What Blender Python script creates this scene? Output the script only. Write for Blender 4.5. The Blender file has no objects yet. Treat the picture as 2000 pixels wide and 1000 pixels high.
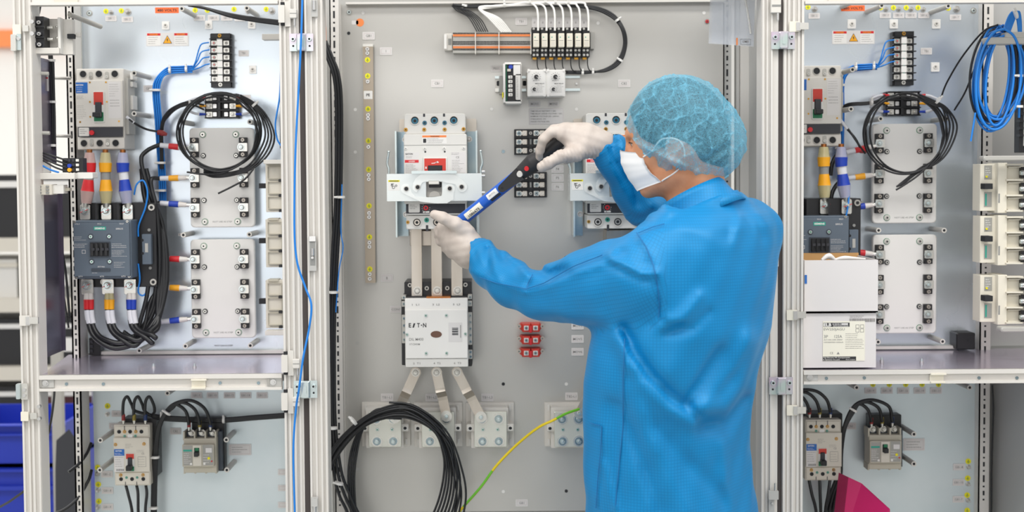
import bpy, math, random
import numpy as np
from mathutils import Vector, Matrix, Euler
C = bpy.context.scene.collection
R = math.radians
random.seed(4)
# ------------------------------------------------------------ camera
FPX = 2800.0; CAMZ = 1.5; PITCH = 2.75; ROLL = -0.4
SHX = 0.02; SHY = -0.0153
CM = Matrix.Translation((0, 0, CAMZ)) @ Matrix.Rotation(R(90-PITCH), 4, 'X') @ Matrix.Rotation(R(ROLL), 4, 'Z')
cd = bpy.data.cameras.new('camera'); co = bpy.data.objects.new('camera', cd); C.objects.link(co)
cd.sensor_width = 36; cd.sensor_fit = 'HORIZONTAL'; cd.lens = 36*FPX/2000
cd.shift_x = SHX; cd.shift_y = SHY; cd.clip_start = .05; cd.clip_end = 100
co.matrix_world = CM
cd.dof.use_dof = True; cd.dof.focus_distance = 3.06; cd.dof.aperture_fstop = 3.0
bpy.context.scene.camera = co
# ------------------------------------------------------------ world, lamps, exposure
sc = bpy.context.scene
sc.view_settings.view_transform = 'Standard'; sc.view_settings.look = 'None'
sc.view_settings.exposure = -0.04; sc.view_settings.gamma = 1; sc.view_settings.use_curve_mapping = False
wd = bpy.data.worlds.new('world'); sc.world = wd; wd.use_nodes = True
nt = wd.node_tree; bg = nt.nodes['Background']
tc = nt.nodes.new('ShaderNodeTexCoord'); sx = nt.nodes.new('ShaderNodeSeparateXYZ'); cr = nt.nodes.new('ShaderNodeValToRGB')
nt.links.new(tc.outputs['Generated'], sx.inputs[0]); nt.links.new(sx.outputs['Z'], cr.inputs[0])
mp = nt.nodes.new('ShaderNodeMapRange'); mp.inputs['From Min'].default_value = -1
nt.links.new(sx.outputs['Z'], mp.inputs['Value']); nt.links.new(mp.outputs[0], cr.inputs[0])
e = cr.color_ramp.elements
e[0].position = .40; e[0].color = (.34, .33, .33, 1); e[1].position = .85; e[1].color = (1, .985, .96, 1)
k = e.new(.52); k.color = (.62, .615, .61, 1)
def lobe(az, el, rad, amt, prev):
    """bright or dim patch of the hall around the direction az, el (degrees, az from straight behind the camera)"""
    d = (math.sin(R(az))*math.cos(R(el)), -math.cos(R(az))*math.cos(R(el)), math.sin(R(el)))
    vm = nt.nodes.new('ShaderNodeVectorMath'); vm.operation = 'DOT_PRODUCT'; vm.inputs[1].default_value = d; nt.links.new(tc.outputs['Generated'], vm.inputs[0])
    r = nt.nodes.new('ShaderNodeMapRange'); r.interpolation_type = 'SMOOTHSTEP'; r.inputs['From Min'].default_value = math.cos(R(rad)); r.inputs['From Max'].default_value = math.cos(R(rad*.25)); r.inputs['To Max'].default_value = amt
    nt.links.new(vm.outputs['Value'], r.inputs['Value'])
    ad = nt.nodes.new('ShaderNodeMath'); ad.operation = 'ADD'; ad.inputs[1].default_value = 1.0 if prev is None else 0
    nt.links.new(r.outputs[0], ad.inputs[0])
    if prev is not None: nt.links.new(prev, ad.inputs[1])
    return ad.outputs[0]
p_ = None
for az, el, rad, amt in ((-10.5, 0, 8, 4.6), (-15.5, 5, 4, -.6), (18, -3, 5, -.95), (20, -11, 6, -.7), (12.5, 3, 5, 1.0), (0, 5, 7, 1.4), (-2.5, -4.5, 5, -.9), (-9, -12, 8, 2.2)): p_ = lobe(az, el, rad, amt, p_)  # added bright and dim world patches, aimed so the plates mirror them
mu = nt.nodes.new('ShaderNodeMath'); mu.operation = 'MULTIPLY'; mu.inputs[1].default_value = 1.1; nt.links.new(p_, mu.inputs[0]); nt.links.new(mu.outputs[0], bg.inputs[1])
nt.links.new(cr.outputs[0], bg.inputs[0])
def lamp(name, loc, rot, sx_, sy_, power, col=(1, 1, 1)):
    l = bpy.data.lights.new(name, 'AREA'); l.shape = 'RECTANGLE'; l.size = sx_; l.size_y = sy_; l.energy = power; l.color = col
    o = bpy.data.objects.new(name, l); C.objects.link(o); o.location = loc; o.rotation_euler = rot
    return o
lamp('ceiling_light', (-1.6, 1.9, 3.2), (R(8), 0, 0), 2.6, .5, 38, (1, .985, .96))
lamp('ceiling_light', (1.4, 1.9, 3.2), (R(8), 0, 0), 2.6, .5, 38, (1, .985, .96))
lamp('ceiling_light', (-.4, -1.2, 3.2), (R(45), 0, 0), 4.5, .9, 34, (.97, .98, 1))
lamp('ceiling_light', (-3, 6.5, 3.4), (0, 0, 0), 4, 3, 160, (1, .99, .96))
# ------------------------------------------------------------ pixel <-> place
def W(px, py, Y):
    d = Vector((((px-1000)/2000+SHX)*2000/FPX, ((500-py)/2000+SHY)*2000/FPX, -1))
    d = CM.to_3x3() @ d
    t = Y/d.y
    return Vector((d.x*t, Y, CAMZ+d.z*t))
def S(Y): return Y/FPX
YF = 3.08; YP = 3.45
# ------------------------------------------------------------ materials
def lin(c):
    if isinstance(c, str):
        c = [int(c[i:i+2], 16)/255 for i in (0, 2, 4)]
    return tuple((x/12.92 if x <= .04045 else ((x+.055)/1.055)**2.4) for x in c)+(1,)
def new_mat(name, col, rough=.5, metal=0, spec=.5, emit=None):
    m = bpy.data.materials.new(name); m.use_nodes = True
    b = m.node_tree.nodes['Principled BSDF']
    b.inputs['Base Color'].default_value = lin(col); b.inputs['Roughness'].default_value = rough
    b.inputs['Metallic'].default_value = metal
    b.inputs['Specular IOR Level'].default_value = spec
    m.diffuse_color = lin(col)
    return m
def noisy(m, c1, c2, scale=8, bump=0, rr=None, stretch=(1, 1, 1), detail=3):
    n = m.node_tree; b = n.nodes['Principled BSDF']
    t = n.nodes.new('ShaderNodeTexCoord'); mpn = n.nodes.new('ShaderNodeMapping'); mpn.inputs['Scale'].default_value = stretch
    no = n.nodes.new('ShaderNodeTexNoise'); no.inputs['Scale'].default_value = scale; no.inputs['Detail'].default_value = detail
    r = n.nodes.new('ShaderNodeValToRGB'); r.color_ramp.elements[0].color = lin(c1); r.color_ramp.elements[1].color = lin(c2)
    r.color_ramp.elements[0].position = .35; r.color_ramp.elements[1].position = .65
    n.links.new(t.outputs['Object'], mpn.inputs[0]); n.links.new(mpn.outputs[0], no.inputs[0]); n.links.new(no.outputs[0], r.inputs[0])
    n.links.new(r.outputs[0], b.inputs['Base Color'])
    if rr:
        mr = n.nodes.new('ShaderNodeMapRange'); mr.inputs['To Min'].default_value = rr[0]; mr.inputs['To Max'].default_value = rr[1]
        n.links.new(no.outputs[0], mr.inputs[0]); n.links.new(mr.outputs[0], b.inputs['Roughness'])
    if bump:
        bp = n.nodes.new('ShaderNodeBump'); bp.inputs['Strength'].default_value = bump; bp.inputs['Distance'].default_value = .002
        n.links.new(no.outputs[0], bp.inputs['Height']); n.links.new(bp.outputs[0], b.inputs['Normal'])
    return m
M = {}
def dm(k, *a, **kw): M[k] = new_mat(k, *a, **kw)
dm('frame', 'dfdbd6', .35); noisy(M['frame'], 'd6d2cc', 'dbd7d1', 3)
dm('frame_dark', 'b9b8b4', .4)
dm('panel_mid', 'c2c0bb', .34, .5); noisy(M['panel_mid'], 'bebcb7', 'c5c3be', 2.5, rr=(.28, .40))
dm('panel_side', 'c9d2da', .3, .75); noisy(M['panel_side'], 'ccd6df', 'd8dfe5', 3, rr=(.2, .32))
dm('panel_low', 'b3c3ca', .35, .55); noisy(M['panel_low'], 'c8d4d8', 'd4dde0', 6, rr=(.28, .42))
dm('shelf_zinc', 'a79ab0', .22, .8); noisy(M['shelf_zinc'], 'cdc8dc', 'e6d3e0', 2.2, rr=(.14, .26), stretch=(1, .4, 1))
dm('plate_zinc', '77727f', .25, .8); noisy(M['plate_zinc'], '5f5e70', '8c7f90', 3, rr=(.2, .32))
dm('wall_grey', 'bdbdbb', .45, .2)
dm('slot', '26272a', .8); dm('gasket', '4a4442', .85)
dm('plast_w', 'dcdad5', .35); dm('plast_g', 'd8d4cd', .38); dm('plast_g2', 'b4b2ac', .4); dm('beige', 'd6d0c3', .42); dm('beige2', 'beb8a8', .45)
dm('cream', 'e6e0d0', .4)
dm('black', '1c1c1f', .42); dm('black_s', '17181b', .3); dm('cable', '1b1c1f', .35); dm('dark', '33343a', .5)
dm('slate', '5b6774', .45); dm('slate_d', '3c444f', .45)
dm('red', 'd2232b', .4); dm('red2', 'cc3a2c', .42); dm('orange', 'f08a4b', .45); dm('amber', 'f2aa1c', .4); dm('yellow', 'f0e50f', .45); dm('blue', '1c3fae', .4)
dm('bluewire', '1a7fd8', .35); dm('bluewire2', '0f66bf', .35); dm('bluelabel', '1f66b8', .4); dm('green', '1c7a50', .4); dm('teal', '22a08c', .4); dm('greenwire', '6bbf2a', .4)
dm('white', 'e9e7e3', .4); dm('paper', 'e9e6e2', .6); dm('paper_txt', '77736f', .7); dm('ink', '2b2b2e', .6); dm('greytxt', '8d8a88', .7); dm('palegrey', 'dcd9d7', .5)
dm('label_edge', 'cfc6c4', .5)
dm('steel', 'd2d1cf', .24, .8); dm('steel2', 'b4b1ab', .3, .75); dm('zinc', 'cdd8d8', .22, .75); dm('brass', 'c9963c', .3, .85); dm('copper', 'b0703f', .3, .9)
dm('strap', 'c5bcb0', .3, .7); noisy(M['strap'], 'bdb3a6', 'cdc5ba', 20, stretch=(1, 1, .2))
dm('bar_brown', 'a89c8c', .32, .6); dm('nickel', 'd9d7d0', .25, .7); dm('zinc_irid', 'cdbfd0', .2, .6); noisy(M['zinc_irid'], 'd6bfd3', 'c2d2cd', 25)
dm('zinc_blue', '8fa3ad', .22, .85); noisy(M['zinc_blue'], '7f97a6', 'a6b3b4', 9)
dm('boot_w', 'ded8d2', .3); dm('sleeve_lbl', 'd7d8de', .45)
dm('card', 'dcd8d7', .75); dm('cardbrown', 'c79a63', .8); dm('magenta', 'c2125f', .4); dm('bin_blue', '1a34b0', .45); dm('knob_teal', '2a6d86', .3)
dm('wall', 'eae8e4', .8); dm('floor', 'b9bbb8', .5); noisy(M['floor'], 'b2b4b1', 'c0c2bf', 3)
dm('grey2', 'a09f99', .5); dm('orange2', 'ee6a2c', .5); dm('darkred', '8c2626', .4)
dm('olive', '8a7a2c', .45); dm('navy', '1c3566', .4); dm('cream2', 'ece8d9', .6)
dm('maroon', '4a1f24', .5)
dm('tool_blue', '1f5fc4', .3); dm('tool_black', '2c2b2d', .55); dm('grey', '8f8f8c', .5); dm('lens', '6a4a3a', .3)
def glassy(name, col, alpha, rough=.15):
    m = new_mat(name, col, rough); n = m.node_tree; b = n.nodes['Principled BSDF']
    tr = n.nodes.new('ShaderNodeBsdfTransparent'); mx = n.nodes.new('ShaderNodeMixShader'); mx.inputs[0].default_value = alpha
    n.links.new(tr.outputs[0], mx.inputs[1]); n.links.new(b.outputs[0], mx.inputs[2]); n.links.new(mx.outputs[0], n.nodes['Material Output'].inputs[0])
    M[name] = m
glassy('pouch', 'dfe3ea', .33); glassy('clear_red', 'd8b8b4', .7, .2); glassy('clear_y', 'd6cc9c', .7, .2); glassy('clear_b', 'b8bcd8', .7, .2)
# green / yellow stripe for the earth wire is built from two half tubes (see tube())
# ------------------------------------------------------------ mesh collector
_txt = {}
def text_geo(s, bold=0.0):
    key = (s, bold)
    if key not in _txt:
        cu = bpy.data.curves.new('t', 'FONT'); cu.body = s; cu.align_x = 'CENTER'; cu.align_y = 'CENTER'; cu.resolution_u = 2; cu.size = 1; cu.offset = bold
        o = bpy.data.objects.new('t', cu); C.objects.link(o)
        dg = bpy.context.evaluated_depsgraph_get(); me = bpy.data.meshes.new_from_object(o.evaluated_get(dg))
        vs = [(v.co.x, v.co.y) for v in me.vertices]; fs = [tuple(p.vertices) for p in me.polygons]
        if vs:
            x0 = min(v[0] for v in vs); x1 = max(v[0] for v in vs); y0 = min(v[1] for v in vs); y1 = max(v[1] for v in vs)
            vs = [((a-(x0+x1)/2), (b-(y0+y1)/2)) for a, b in vs]
            _txt[key] = (vs, fs, x1-x0, y1-y0)
        else: _txt[key] = ([], [], 1, 1)
        bpy.data.objects.remove(o); bpy.data.curves.remove(cu); bpy.data.meshes.remove(me)
    return _txt[key]
def spline(pts, sub=8):
    P = [Vector(p) for p in pts]
    if len(P) < 3: return P
    out = []
    Q = [P[0]*2-P[1]]+P+[P[-1]*2-P[-2]]
    for i in range(1, len(Q)-2):
        a, b, c, d = Q[i-1:i+3]
        for j in range(sub):
            t = j/sub
            out.append(.5*((2*b)+(c-a)*t+(2*a-5*b+4*c-d)*t*t+(3*b-a-3*c+d)*t**3))
    out.append(P[-1]); return out
class MB:
    def __init__(s, fr=None, org=None):
        s.fr = fr; s.org = Vector(org) if org else Vector((0, 0, 0)); s.v = []; s.f = []; s.m = []; s.sm = []; s.mats = []
    def p(s, px, py, h):
        if s.fr:
            cx, cy, u = s.fr; return Vector(((px-cx)*u, -h, (cy-py)*u))
        return W(px, py, h)-s.org
    @property
    def u(s): return s.fr[2] if s.fr else S(3.3)
    def mi(s, mat):
        if mat not in s.mats: s.mats.append(mat)
        return s.mats.index(mat)
    def add(s, vs, fs, mat, smooth=False):
        o = len(s.v); s.v += [tuple(x) for x in vs]; k = s.mi(mat)
        for f in fs: s.f.append(tuple(i+o for i in f)); s.m.append(k); s.sm.append(smooth)
    def wbox(s, x0, x1, y0, y1, z0, z1, mat):
        vs = [(x, y, z) for x in (x0, x1) for y in (y0, y1) for z in (z0, z1)]
        s.add([Vector(v)-s.org for v in vs], [(0, 1, 3, 2), (4, 6, 7, 5), (0, 4, 5, 1), (2, 3, 7, 6), (0, 2, 6, 4), (1, 5, 7, 3)], mat)
    def prism(s, outline, h0, h1, mat, c=0, smooth=False):
        # outline: px points; extruded from h0 (back) to h1 (front), chamfer c px at the front
        n = len(outline); ctr = Vector((sum(p[0] for p in outline)/n, sum(p[1] for p in outline)/n))
        A = [s.p(x, y, h0) for x, y in outline]
        if c:
            w = max(p[0] for p in outline)-min(p[0] for p in outline); hh = max(p[1] for p in outline)-min(p[1] for p in outline)
            kx = 1-2*c/w; ky = 1-2*c/hh
            B = [s.p(x, y, h1-c*s.u) for x, y in outline]; D = [s.p(ctr.x+(x-ctr.x)*kx, ctr.y+(y-ctr.y)*ky, h1) for x, y in outline]
            vs = A+B+D; L = 3
        else:
            vs = A+[s.p(x, y, h1) for x, y in outline]; L = 2
        fs = []
        for l in range(L-1):
            for i in range(n):
                j = (i+1) % n; fs.append((l*n+i, l*n+j, (l+1)*n+j, (l+1)*n+i))
        fs.append(tuple(range(n))[::-1]); fs.append(tuple((L-1)*n+i for i in range(n)))
        s.add(vs, fs, mat, smooth)
    def rr(s, x0, y0, x1, y1, r):
        if r <= 0: return [(x0, y1), (x1, y1), (x1, y0), (x0, y0)]
        pts = []
        for cx, cy, a0 in ((x1-r, y1-r, 0), (x1-r, y0+r, 1), (x0+r, y0+r, 2), (x0+r, y1-r, 3)):
            for k in range(4):
                a = (a0-1+k/3)*math.pi/2
                pts.append((cx+r*math.cos(a), cy-r*math.sin(a)))
        return pts
    def box(s, x0, y0, x1, y1, h0, h1, mat, r=0, c=0):
        if x0 > x1: x0, x1 = x1, x0
        if y0 > y1: y0, y1 = y1, y0
        s.prism(s.rr(x0, y0, x1, y1, min(r, (x1-x0)/2.01, (y1-y0)/2.01)), h0, h1, mat, c)
    def frame(s, x0, y0, x1, y1, t, h0, h1, mat):
        s.box(x0, y0, x1, y0+t, h0, h1, mat); s.box(x0, y1-t, x1, y1, h0, h1, mat)
        s.box(x0, y0+t, x0+t, y1-t, h0, h1, mat); s.box(x1-t, y0+t, x1, y1-t, h0, h1, mat)
    def cyl(s, x, y, h0, h1, r, mat, r2=None, n=14):
        r2 = r if r2 is None else r2
        vs = []
        for h, q in ((h0, r), (h1, r2)):
            c = s.p(x, y, h)
            for i in range(n):
                a = 2*math.pi*i/n; vs.append(c+Vector((math.cos(a), 0, math.sin(a)))*q*s.u)
        fs = [(i, (i+1) % n, n+(i+1) % n, n+i) for i in range(n)]
        s.add(vs, fs, mat, True); s.add(vs, [tuple(range(n))[::-1], tuple(range(n, 2*n))], mat)
    def ring(s, x, y, h0, h1, r, ri, mat, n=16):
        vs = []
        for h, q in ((h0, r), (h1, r), (h1, ri), (h0, ri)):
            c = s.p(x, y, h)
            for i in range(n):
                a = 2*math.pi*i/n; vs.append(c+Vector((math.cos(a), 0, math.sin(a)))*q*s.u)
        s.add(vs, [(l*n+i, l*n+(i+1) % n, ((l+1) % 4)*n+(i+1) % n, ((l+1) % 4)*n+i) for l in range(4) for i in range(n)], mat)
    def screw(s, x, y, h, r, mat, hole='slot', hh=.0025, slot=True):
        s.cyl(x, y, h, h+hh, r, mat, r*.85)
        if slot:
            a = random.uniform(0, 3.14); k = r*.62; q = r*.14
            dx, dy = math.cos(a), math.sin(a)
            for ex, ey in ((dx, dy), (-dy, dx)):
                s.prism([(x+ex*k-ey*q, y+ey*k+ex*q), (x+ex*k+ey*q, y+ey*k-ex*q), (x-ex*k+ey*q, y-ey*k-ex*q), (x-ex*k-ey*q, y-ey*k+ex*q)], h+hh, h+hh+.0003, M[hole] if isinstance(hole, str) else hole)
    def hexbolt(s, x, y, h, r, mat, hh=.006, washer=True):
        if washer: s.cyl(x, y, h, h+.0015, r, mat, n=18); s.cyl(x, y, h+.0015, h+.0028, r*.78, M['steel2'], n=16)
        a0 = random.uniform(0, 1)
        s.prism([(x+r*.6*math.cos(a0+i*math.pi/3), y-r*.6*math.sin(a0+i*math.pi/3)) for i in range(6)], h, h+hh, mat, c=r*.08)
        s.cyl(x, y, h+hh, h+hh+.004, r*.3, mat, r*.24, n=10)
    def hexnutc(s, x, y, h, r, mat):      # socket ring
        s.cyl(x, y, h, h+.004, r, mat); s.cyl(x, y, h+.004, h+.0043, r*.55, M['dark'])
    def rod(s, a, b, r, mat, r2=None, n=12, caps=True):   # a,b=(px,py,h); r px
        A = s.p(*a); B = s.p(*b); s._rod(A, B, r*s.u, (r if r2 is None else r2)*s.u, mat, n)
    def _rod(s, A, B, ra, rb, mat, n=12):
        d = (B-A).normalized(); q = d.to_track_quat('Z', 'Y'); X = q @ Vector((1, 0, 0)); Yv = q @ Vector((0, 1, 0))
        vs = []
        for c, rr in ((A, ra), (B, rb)):
            for i in range(n):
                t = 2*math.pi*i/n; vs.append(c+(X*math.cos(t)+Yv*math.sin(t))*rr)
        s.add(vs, [(i, (i+1) % n, n+(i+1) % n, n+i) for i in range(n)], mat, True)
        s.add(vs, [tuple(range(n))[::-1], tuple(range(n, 2*n))], mat)
    def tube(s, pts, r, mat, n=9, sub=8, mat2=None, raw=False):    # r px or list; smooth path
        P = [Vector(p) for p in pts] if raw else [s.p(*p) for p in pts]
        k0 = len(P); P = spline(P, sub); N = len(P)
        rs = [r if not isinstance(r, (list, tuple)) else float(np.interp(i/(N-1)*(k0-1), range(k0), r)) for i in range(N)]
        up = None; vs = []
        for i, c in enumerate(P):
            t = (P[min(i+1, N-1)]-P[max(i-1, 0)]).normalized()
            if up is None: up = t.orthogonal().normalized()
            up = (up-t*up.dot(t)).normalized(); v = t.cross(up)
            for j in range(n):
                a = 2*math.pi*j/n; vs.append(c+(up*math.cos(a)+v*math.sin(a))*rs[i]*s.u)
        f1 = []; f2 = []
        for i in range(N-1):
            for j in range(n):
                q = (i*n+j, i*n+(j+1) % n, (i+1)*n+(j+1) % n, (i+1)*n+j)
                (f2 if (mat2 and ((j*3)//n+i//14) % 3 == 0) else f1).append(q)
        s.add(vs, f1, mat, True)
        if f2: s.add(vs, f2, mat2, True)
        s.add(vs, [tuple(range(n))[::-1], tuple((N-1)*n+j for j in range(n))], mat)
    def ball(s, x, y, h, r, mat, n=12, sc=(1, 1, 1)):
        c = s.p(x, y, h); vs = []; fs = []; m_ = n//2
        for i in range(m_+1):
            th = math.pi*i/m_
            for j in range(n):
                a = 2*math.pi*j/n; vs.append(c+Vector((math.sin(th)*math.cos(a)*sc[0], math.sin(th)*math.sin(a)*sc[1], math.cos(th)*sc[2]))*r*s.u)
        for i in range(m_):
            for j in range(n): fs.append((i*n+j, (i+1)*n+j, (i+1)*n+(j+1) % n, i*n+(j+1) % n))
        s.add(vs, fs, mat, True)
    def text(s, st, x, y, h, size, mat, wid=None, bold=.01, rot=0, d=(1, 0)):
        # size = letter height in px ; optional overall width
        vs, fs, w, hh = text_geo(st, bold)
        cap = .68 if hh < .8 else hh/1.0
        ky = size/(hh if hh < .9 else hh); kx = ky if wid is None else wid/w
        ca, sa = math.cos(R(rot)), math.sin(R(rot))
        out = []
        for a, b in vs:
            a *= kx; b *= ky; out.append(s.p(x+a*ca-b*sa, y-(a*sa+b*ca), h))
        s.add(out, fs, mat)
    def lines(s, x0, y0, x1, y1, n, h, mat, t=.9, seed=1):       # small print, as rows of short strokes
        rd = random.Random(seed); 
        for i in range(n):
            y = y0+(y1-y0)*(i+.5)/n; x = x0; xe = x0+(x1-x0)*rd.uniform(.55, 1)
            while x < xe:
                w = rd.uniform(1.2, 4.5); w = min(w, xe-x)
                if w > .4: s.prism([(x, y+t/2), (x+w, y+t/2), (x+w, y-t/2), (x, y-t/2)], h, h+.00015, mat)
                x += w+rd.uniform(.5, 1)
    def build(s, name, parent=None, bevel=0):
        me = bpy.data.meshes.new(name); me.from_pydata(s.v, [], s.f)
        for m in s.mats: me.materials.append(m)
        me.polygons.foreach_set('material_index', s.m); me.polygons.foreach_set('use_smooth', s.sm)
        me.update()
        o = bpy.data.objects.new(name, me); C.objects.link(o)
        if parent: o.parent = parent
        elif not s.fr: o.location = s.org
        return o
def tag(o, label=None, cat=None, group=None, kind=None):
    if label: o['label'] = label
    if cat: o['category'] = cat
    if group: o['group'] = group
    if kind: o['kind'] = kind
    return o
def thing(name, label, cat, loc, group=None):
    o = bpy.data.objects.new(name, None); C.objects.link(o); o.location = loc; o.empty_display_size = .05
    return tag(o, label, cat, group)
def scale_at(cx, cy, Y): return (W(cx+10, cy, Y).x-W(cx-10, cy, Y).x)/20
def dev(name, label, cat, cx, cy, hf, group=None, base=YP):
    """a device on the plate at depth `base`, whose front face (hf metres proud) is centred on pixel (cx, cy)"""
    Y = base-hf; w = W(cx, cy, Y)
    o = thing(name, label, cat, (w.x, base, w.z), group)
    return o, (cx, cy, scale_at(cx, cy, Y))
def one(name, label, cat, cx, cy, hf, group=None, base=YP):
    """same, for a thing that is a single mesh: returns (mb, finish)"""
    Y = base-hf; w = W(cx, cy, Y); mb = MB((cx, cy, scale_at(cx, cy, Y)))
    def fin():
        o = mb.build(name); o.location = (w.x, base, w.z); return tag(o, label, cat, group)
    return mb, fin
def dup(root, loc, label=None, group=None):
    def cp(o, par):
        c = o.copy(); C.objects.link(c); c.parent = par
        for ch in list(o.children): cp(ch, c)
        return c
    r = cp(root, None); r.location = loc
    if label: r['label'] = label
    if group: r['group'] = group
    return r
def at(cx, cy, hf, base=YP):
    w = W(cx, cy, base-hf); return (w.x, base, w.z)
def harness(name, label, cat, cables, ties=(), group=None, part='cable', ends=()):
    """cables: (points (px,py,Y), r px, material); ties: (px,py,Y,r px, angle deg of the cable in the picture plane)"""
    o0 = W(*cables[0][0][len(cables[0][0])//2])
    root = thing(name, label, cat, o0, group)
    for c in cables:
        mb = MB(None, o0); mb.tube(c[0], c[1], c[2], mat2=c[3] if len(c) > 3 else None); mb.build(part, root)
    for (x, y, Y, r, a) in ties:
        mb = MB(None, o0); c = mb.p(x, y, Y); d = Vector((math.cos(R(a)), 0, math.sin(R(a))))
        u = mb.u; mb._rod(c-d*2.2*u, c+d*2.2*u, r*u, r*u, M['white'], 14)
        n = Vector((-d.z, 0, d.x)); mb._rod(c+n*r*.6*u-Vector((0, r*u*.8, 0)), c+n*(r+3)*u-Vector((0, r*u*.8, 0)), 2.2*u, 2.2*u, M['white'], 6)
        mb.build('cable_tie', root)
    return root
# ============================================================ the room
def struct(mb, name):
    o = mb.build(name); o['kind'] = 'structure'; return o
m = MB(None, (0, 0, 0)); m.wbox(-9, 9, -5, 11, -.1, 0, M['floor']); struct(m, 'floor')
m = MB(None, (-2, 10, 1)); m.wbox(-9, 9, 10, 10.2, 0, 5, M['wall']); struct(m, 'wall_back')
m = MB(None, (-2, 9.9, 2.1)); m.wbox(-9, 0, 9.93, 10, 2.38, 2.5, M['orange']); struct(m, 'trim_1')

# ============================================================ cabinets
def xw(px, Y, py=500): return W(px, py, Y).x
def zw(py, Y, px=1000): return W(px, py, Y).z
def post_geo(mb, x0, x1, y0, y1, z0=.06, z1=1.95, ribs=(.0, .25, .45, .62, .8), mat='frame'):
    """extruded steel profile: a core with shallow ribs running the full height"""
    w = x1-x0; mb.wbox(x0, x1, y0+.004, y1, z0, z1, M[mat])
    for i, r in enumerate(ribs):
        a = x0+w*r; mb.wbox(a+.0008, a+w*.13, y0-(.003 if i % 2 == 0 else 0), y0+.006, z0, z1, M[mat])
def slots(mb, x, y, z0, z1, w=.0045):
    """punched row: small holes alternating with long slots"""
    z = z0; i = 0
    while z < z1:
        L = (.004, .011, .004, .017)[i % 4]
        mb.wbox(x-w/2, x+w/2, y-.0004, y+.001, z, z+L, M['slot']); z += L+.0085; i += 1
def punched_post(parent, xa, xb, Ya, xc, xd, Yb):
    mb = MB(None, (xa, Ya, 1)); mb.wbox(xa, xb, Ya, Ya+.003, .06, 1.95, M['frame']); mb.wbox(xb-.004, xb, Ya, Yb, .06, 1.95, M['frame'])
    mb.wbox(xc, xd, Yb, Yb+.003, .06, 1.95, M['frame_dark']); mb.wbox(xa, xa+.004, Ya, Ya+.07, .06, 1.95, M['frame'])
    slots(mb, (xa+xb)/2, Ya, .7, 1.95); slots(mb, (xc+xd)/2+.001, Yb, .7, 1.95)
    o = mb.build('rear_post', parent); o.location = mb.org-Vector(parent.location); return o
def put(mb, name, parent, label=None):
    """link a world-space mesh under its thing"""
    o = mb.build(name, parent); pl = Vector(parent.location); pp = parent.parent
    while pp: pl += Vector(pp.location); pp = pp.parent
    o.location = mb.org-pl
    if label: o['label'] = label
    return o
def wb(name, parent, x0, x1, y0, y1, z0, z1, mat):
    mb = MB(None, ((x0+x1)/2, y0, (z0+z1)/2)); mb.wbox(x0, x1, y0, y1, z0, z1, M[mat]); return put(mb, name, parent)

cab1 = thing('electrical_cabinet', 'narrow open grey cabinet left of the wide one, blue wire hanging down its right post', 'cabinet', (xw(310, YF), YF, .06), None)
cab2 = thing('electrical_cabinet', 'wide open grey cabinet that the blue-gowned worker is reaching into', 'cabinet', (xw(1060, YF), YF, .06), None)
cab3 = thing('electrical_cabinet', 'open grey cabinet right of the worker with white cartons on its shelf', 'cabinet', (xw(1830, YF), YF, .06), None)
# fronts
def fpost(cab, px0, px1, **k):
    x0, x1 = xw(px0, YF), xw(px1, YF); mb = MB(None, (x0, YF, 1)); post_geo(mb, x0, x1, YF, YF+.06, **k); return put(mb, 'front_post', cab)
p1l = fpost(cab1, 36, 71, ribs=(0, .3, .55, .85))
p1r = fpost(cab1, 551, 589, ribs=(0, .22, .5, .75))
p2l = fpost(cab2, 600, 636, ribs=(0, .3, .6, .85))
p2r = fpost(cab2, 1487, 1520, ribs=(0, .25, .5))
p3l = fpost(cab3, 1529, 1569, ribs=(0, .2, .42, .68, .86))
for cab, a, b in ((cab1, 589, 600), (cab3, 1520, 1529)):
    wb('gasket', cab, xw(a, YF)+.0005, xw(b, YF)-.0005, YF+.004, YF+.05, .06, 1.95, 'gasket')
x3r = xw(2170, YF); wb('front_post', cab3, x3r, x3r+.04, YF, YF+.06, .06, 1.95, 'frame')
# tops, bottoms
for cab, a, b, py in ((cab1, 71, 551, 9), (cab2, 636, 1487, -14), (cab3, 1569, 2170, 6)):
    z = zw(py, YF, (a+b)/2); x0, x1 = xw(a, YF)+.001, xw(b, YF)-.001
    mb = MB(None, (x0, YF, z)); mb.wbox(x0, x1, YF+.004, YF+.05, z+.003, 1.95, M['frame']); mb.wbox(x0, x1, YF-.006, YF+.012, z, z+.006, M['frame'])
    mb.wbox(x0+.05, x0+.1, YF-.004, YF+.01, z+.006, z+.014, M['beige'])
    put(mb, 'top_rail', cab)
    wb('bottom_rail', cab, x0, x1, YF+.004, YF+.06, .06, .12, 'frame')
# rear posts
P1 = punched_post(cab1, xw(137, 3.38), xw(153, 3.38), 3.38, xw(156, 3.44), xw(168, 3.44), 3.44)
mb = None
def rear2(cab, pa, pb, Y, pw=None, mat='frame'):
    xa, xb = xw(pa, Y), xw(pb, Y); mb = MB(None, (xa, Y, 1)); mb.wbox(xa, xb, Y, Y+.003, .06, 1.95, M[mat]); mb.wbox(xa, xa+.003, Y, Y+.06, .06, 1.95, M[mat]); slots(mb, (xa+xb)/2, Y, .7, 1.95)
    return put(mb, 'rear_post', cab)
rear2(cab2, 649, 667, 3.41)
rear2(cab2, 1412, 1428, 3.46, mat='frame_dark'); rear2(cab3, 1915, 1936, 3.42)
wb('rear_post', cab1, xw(560, 3.42), xw(575, 3.42), 3.42, 3.48, .06, 1.95, 'frame')
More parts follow.
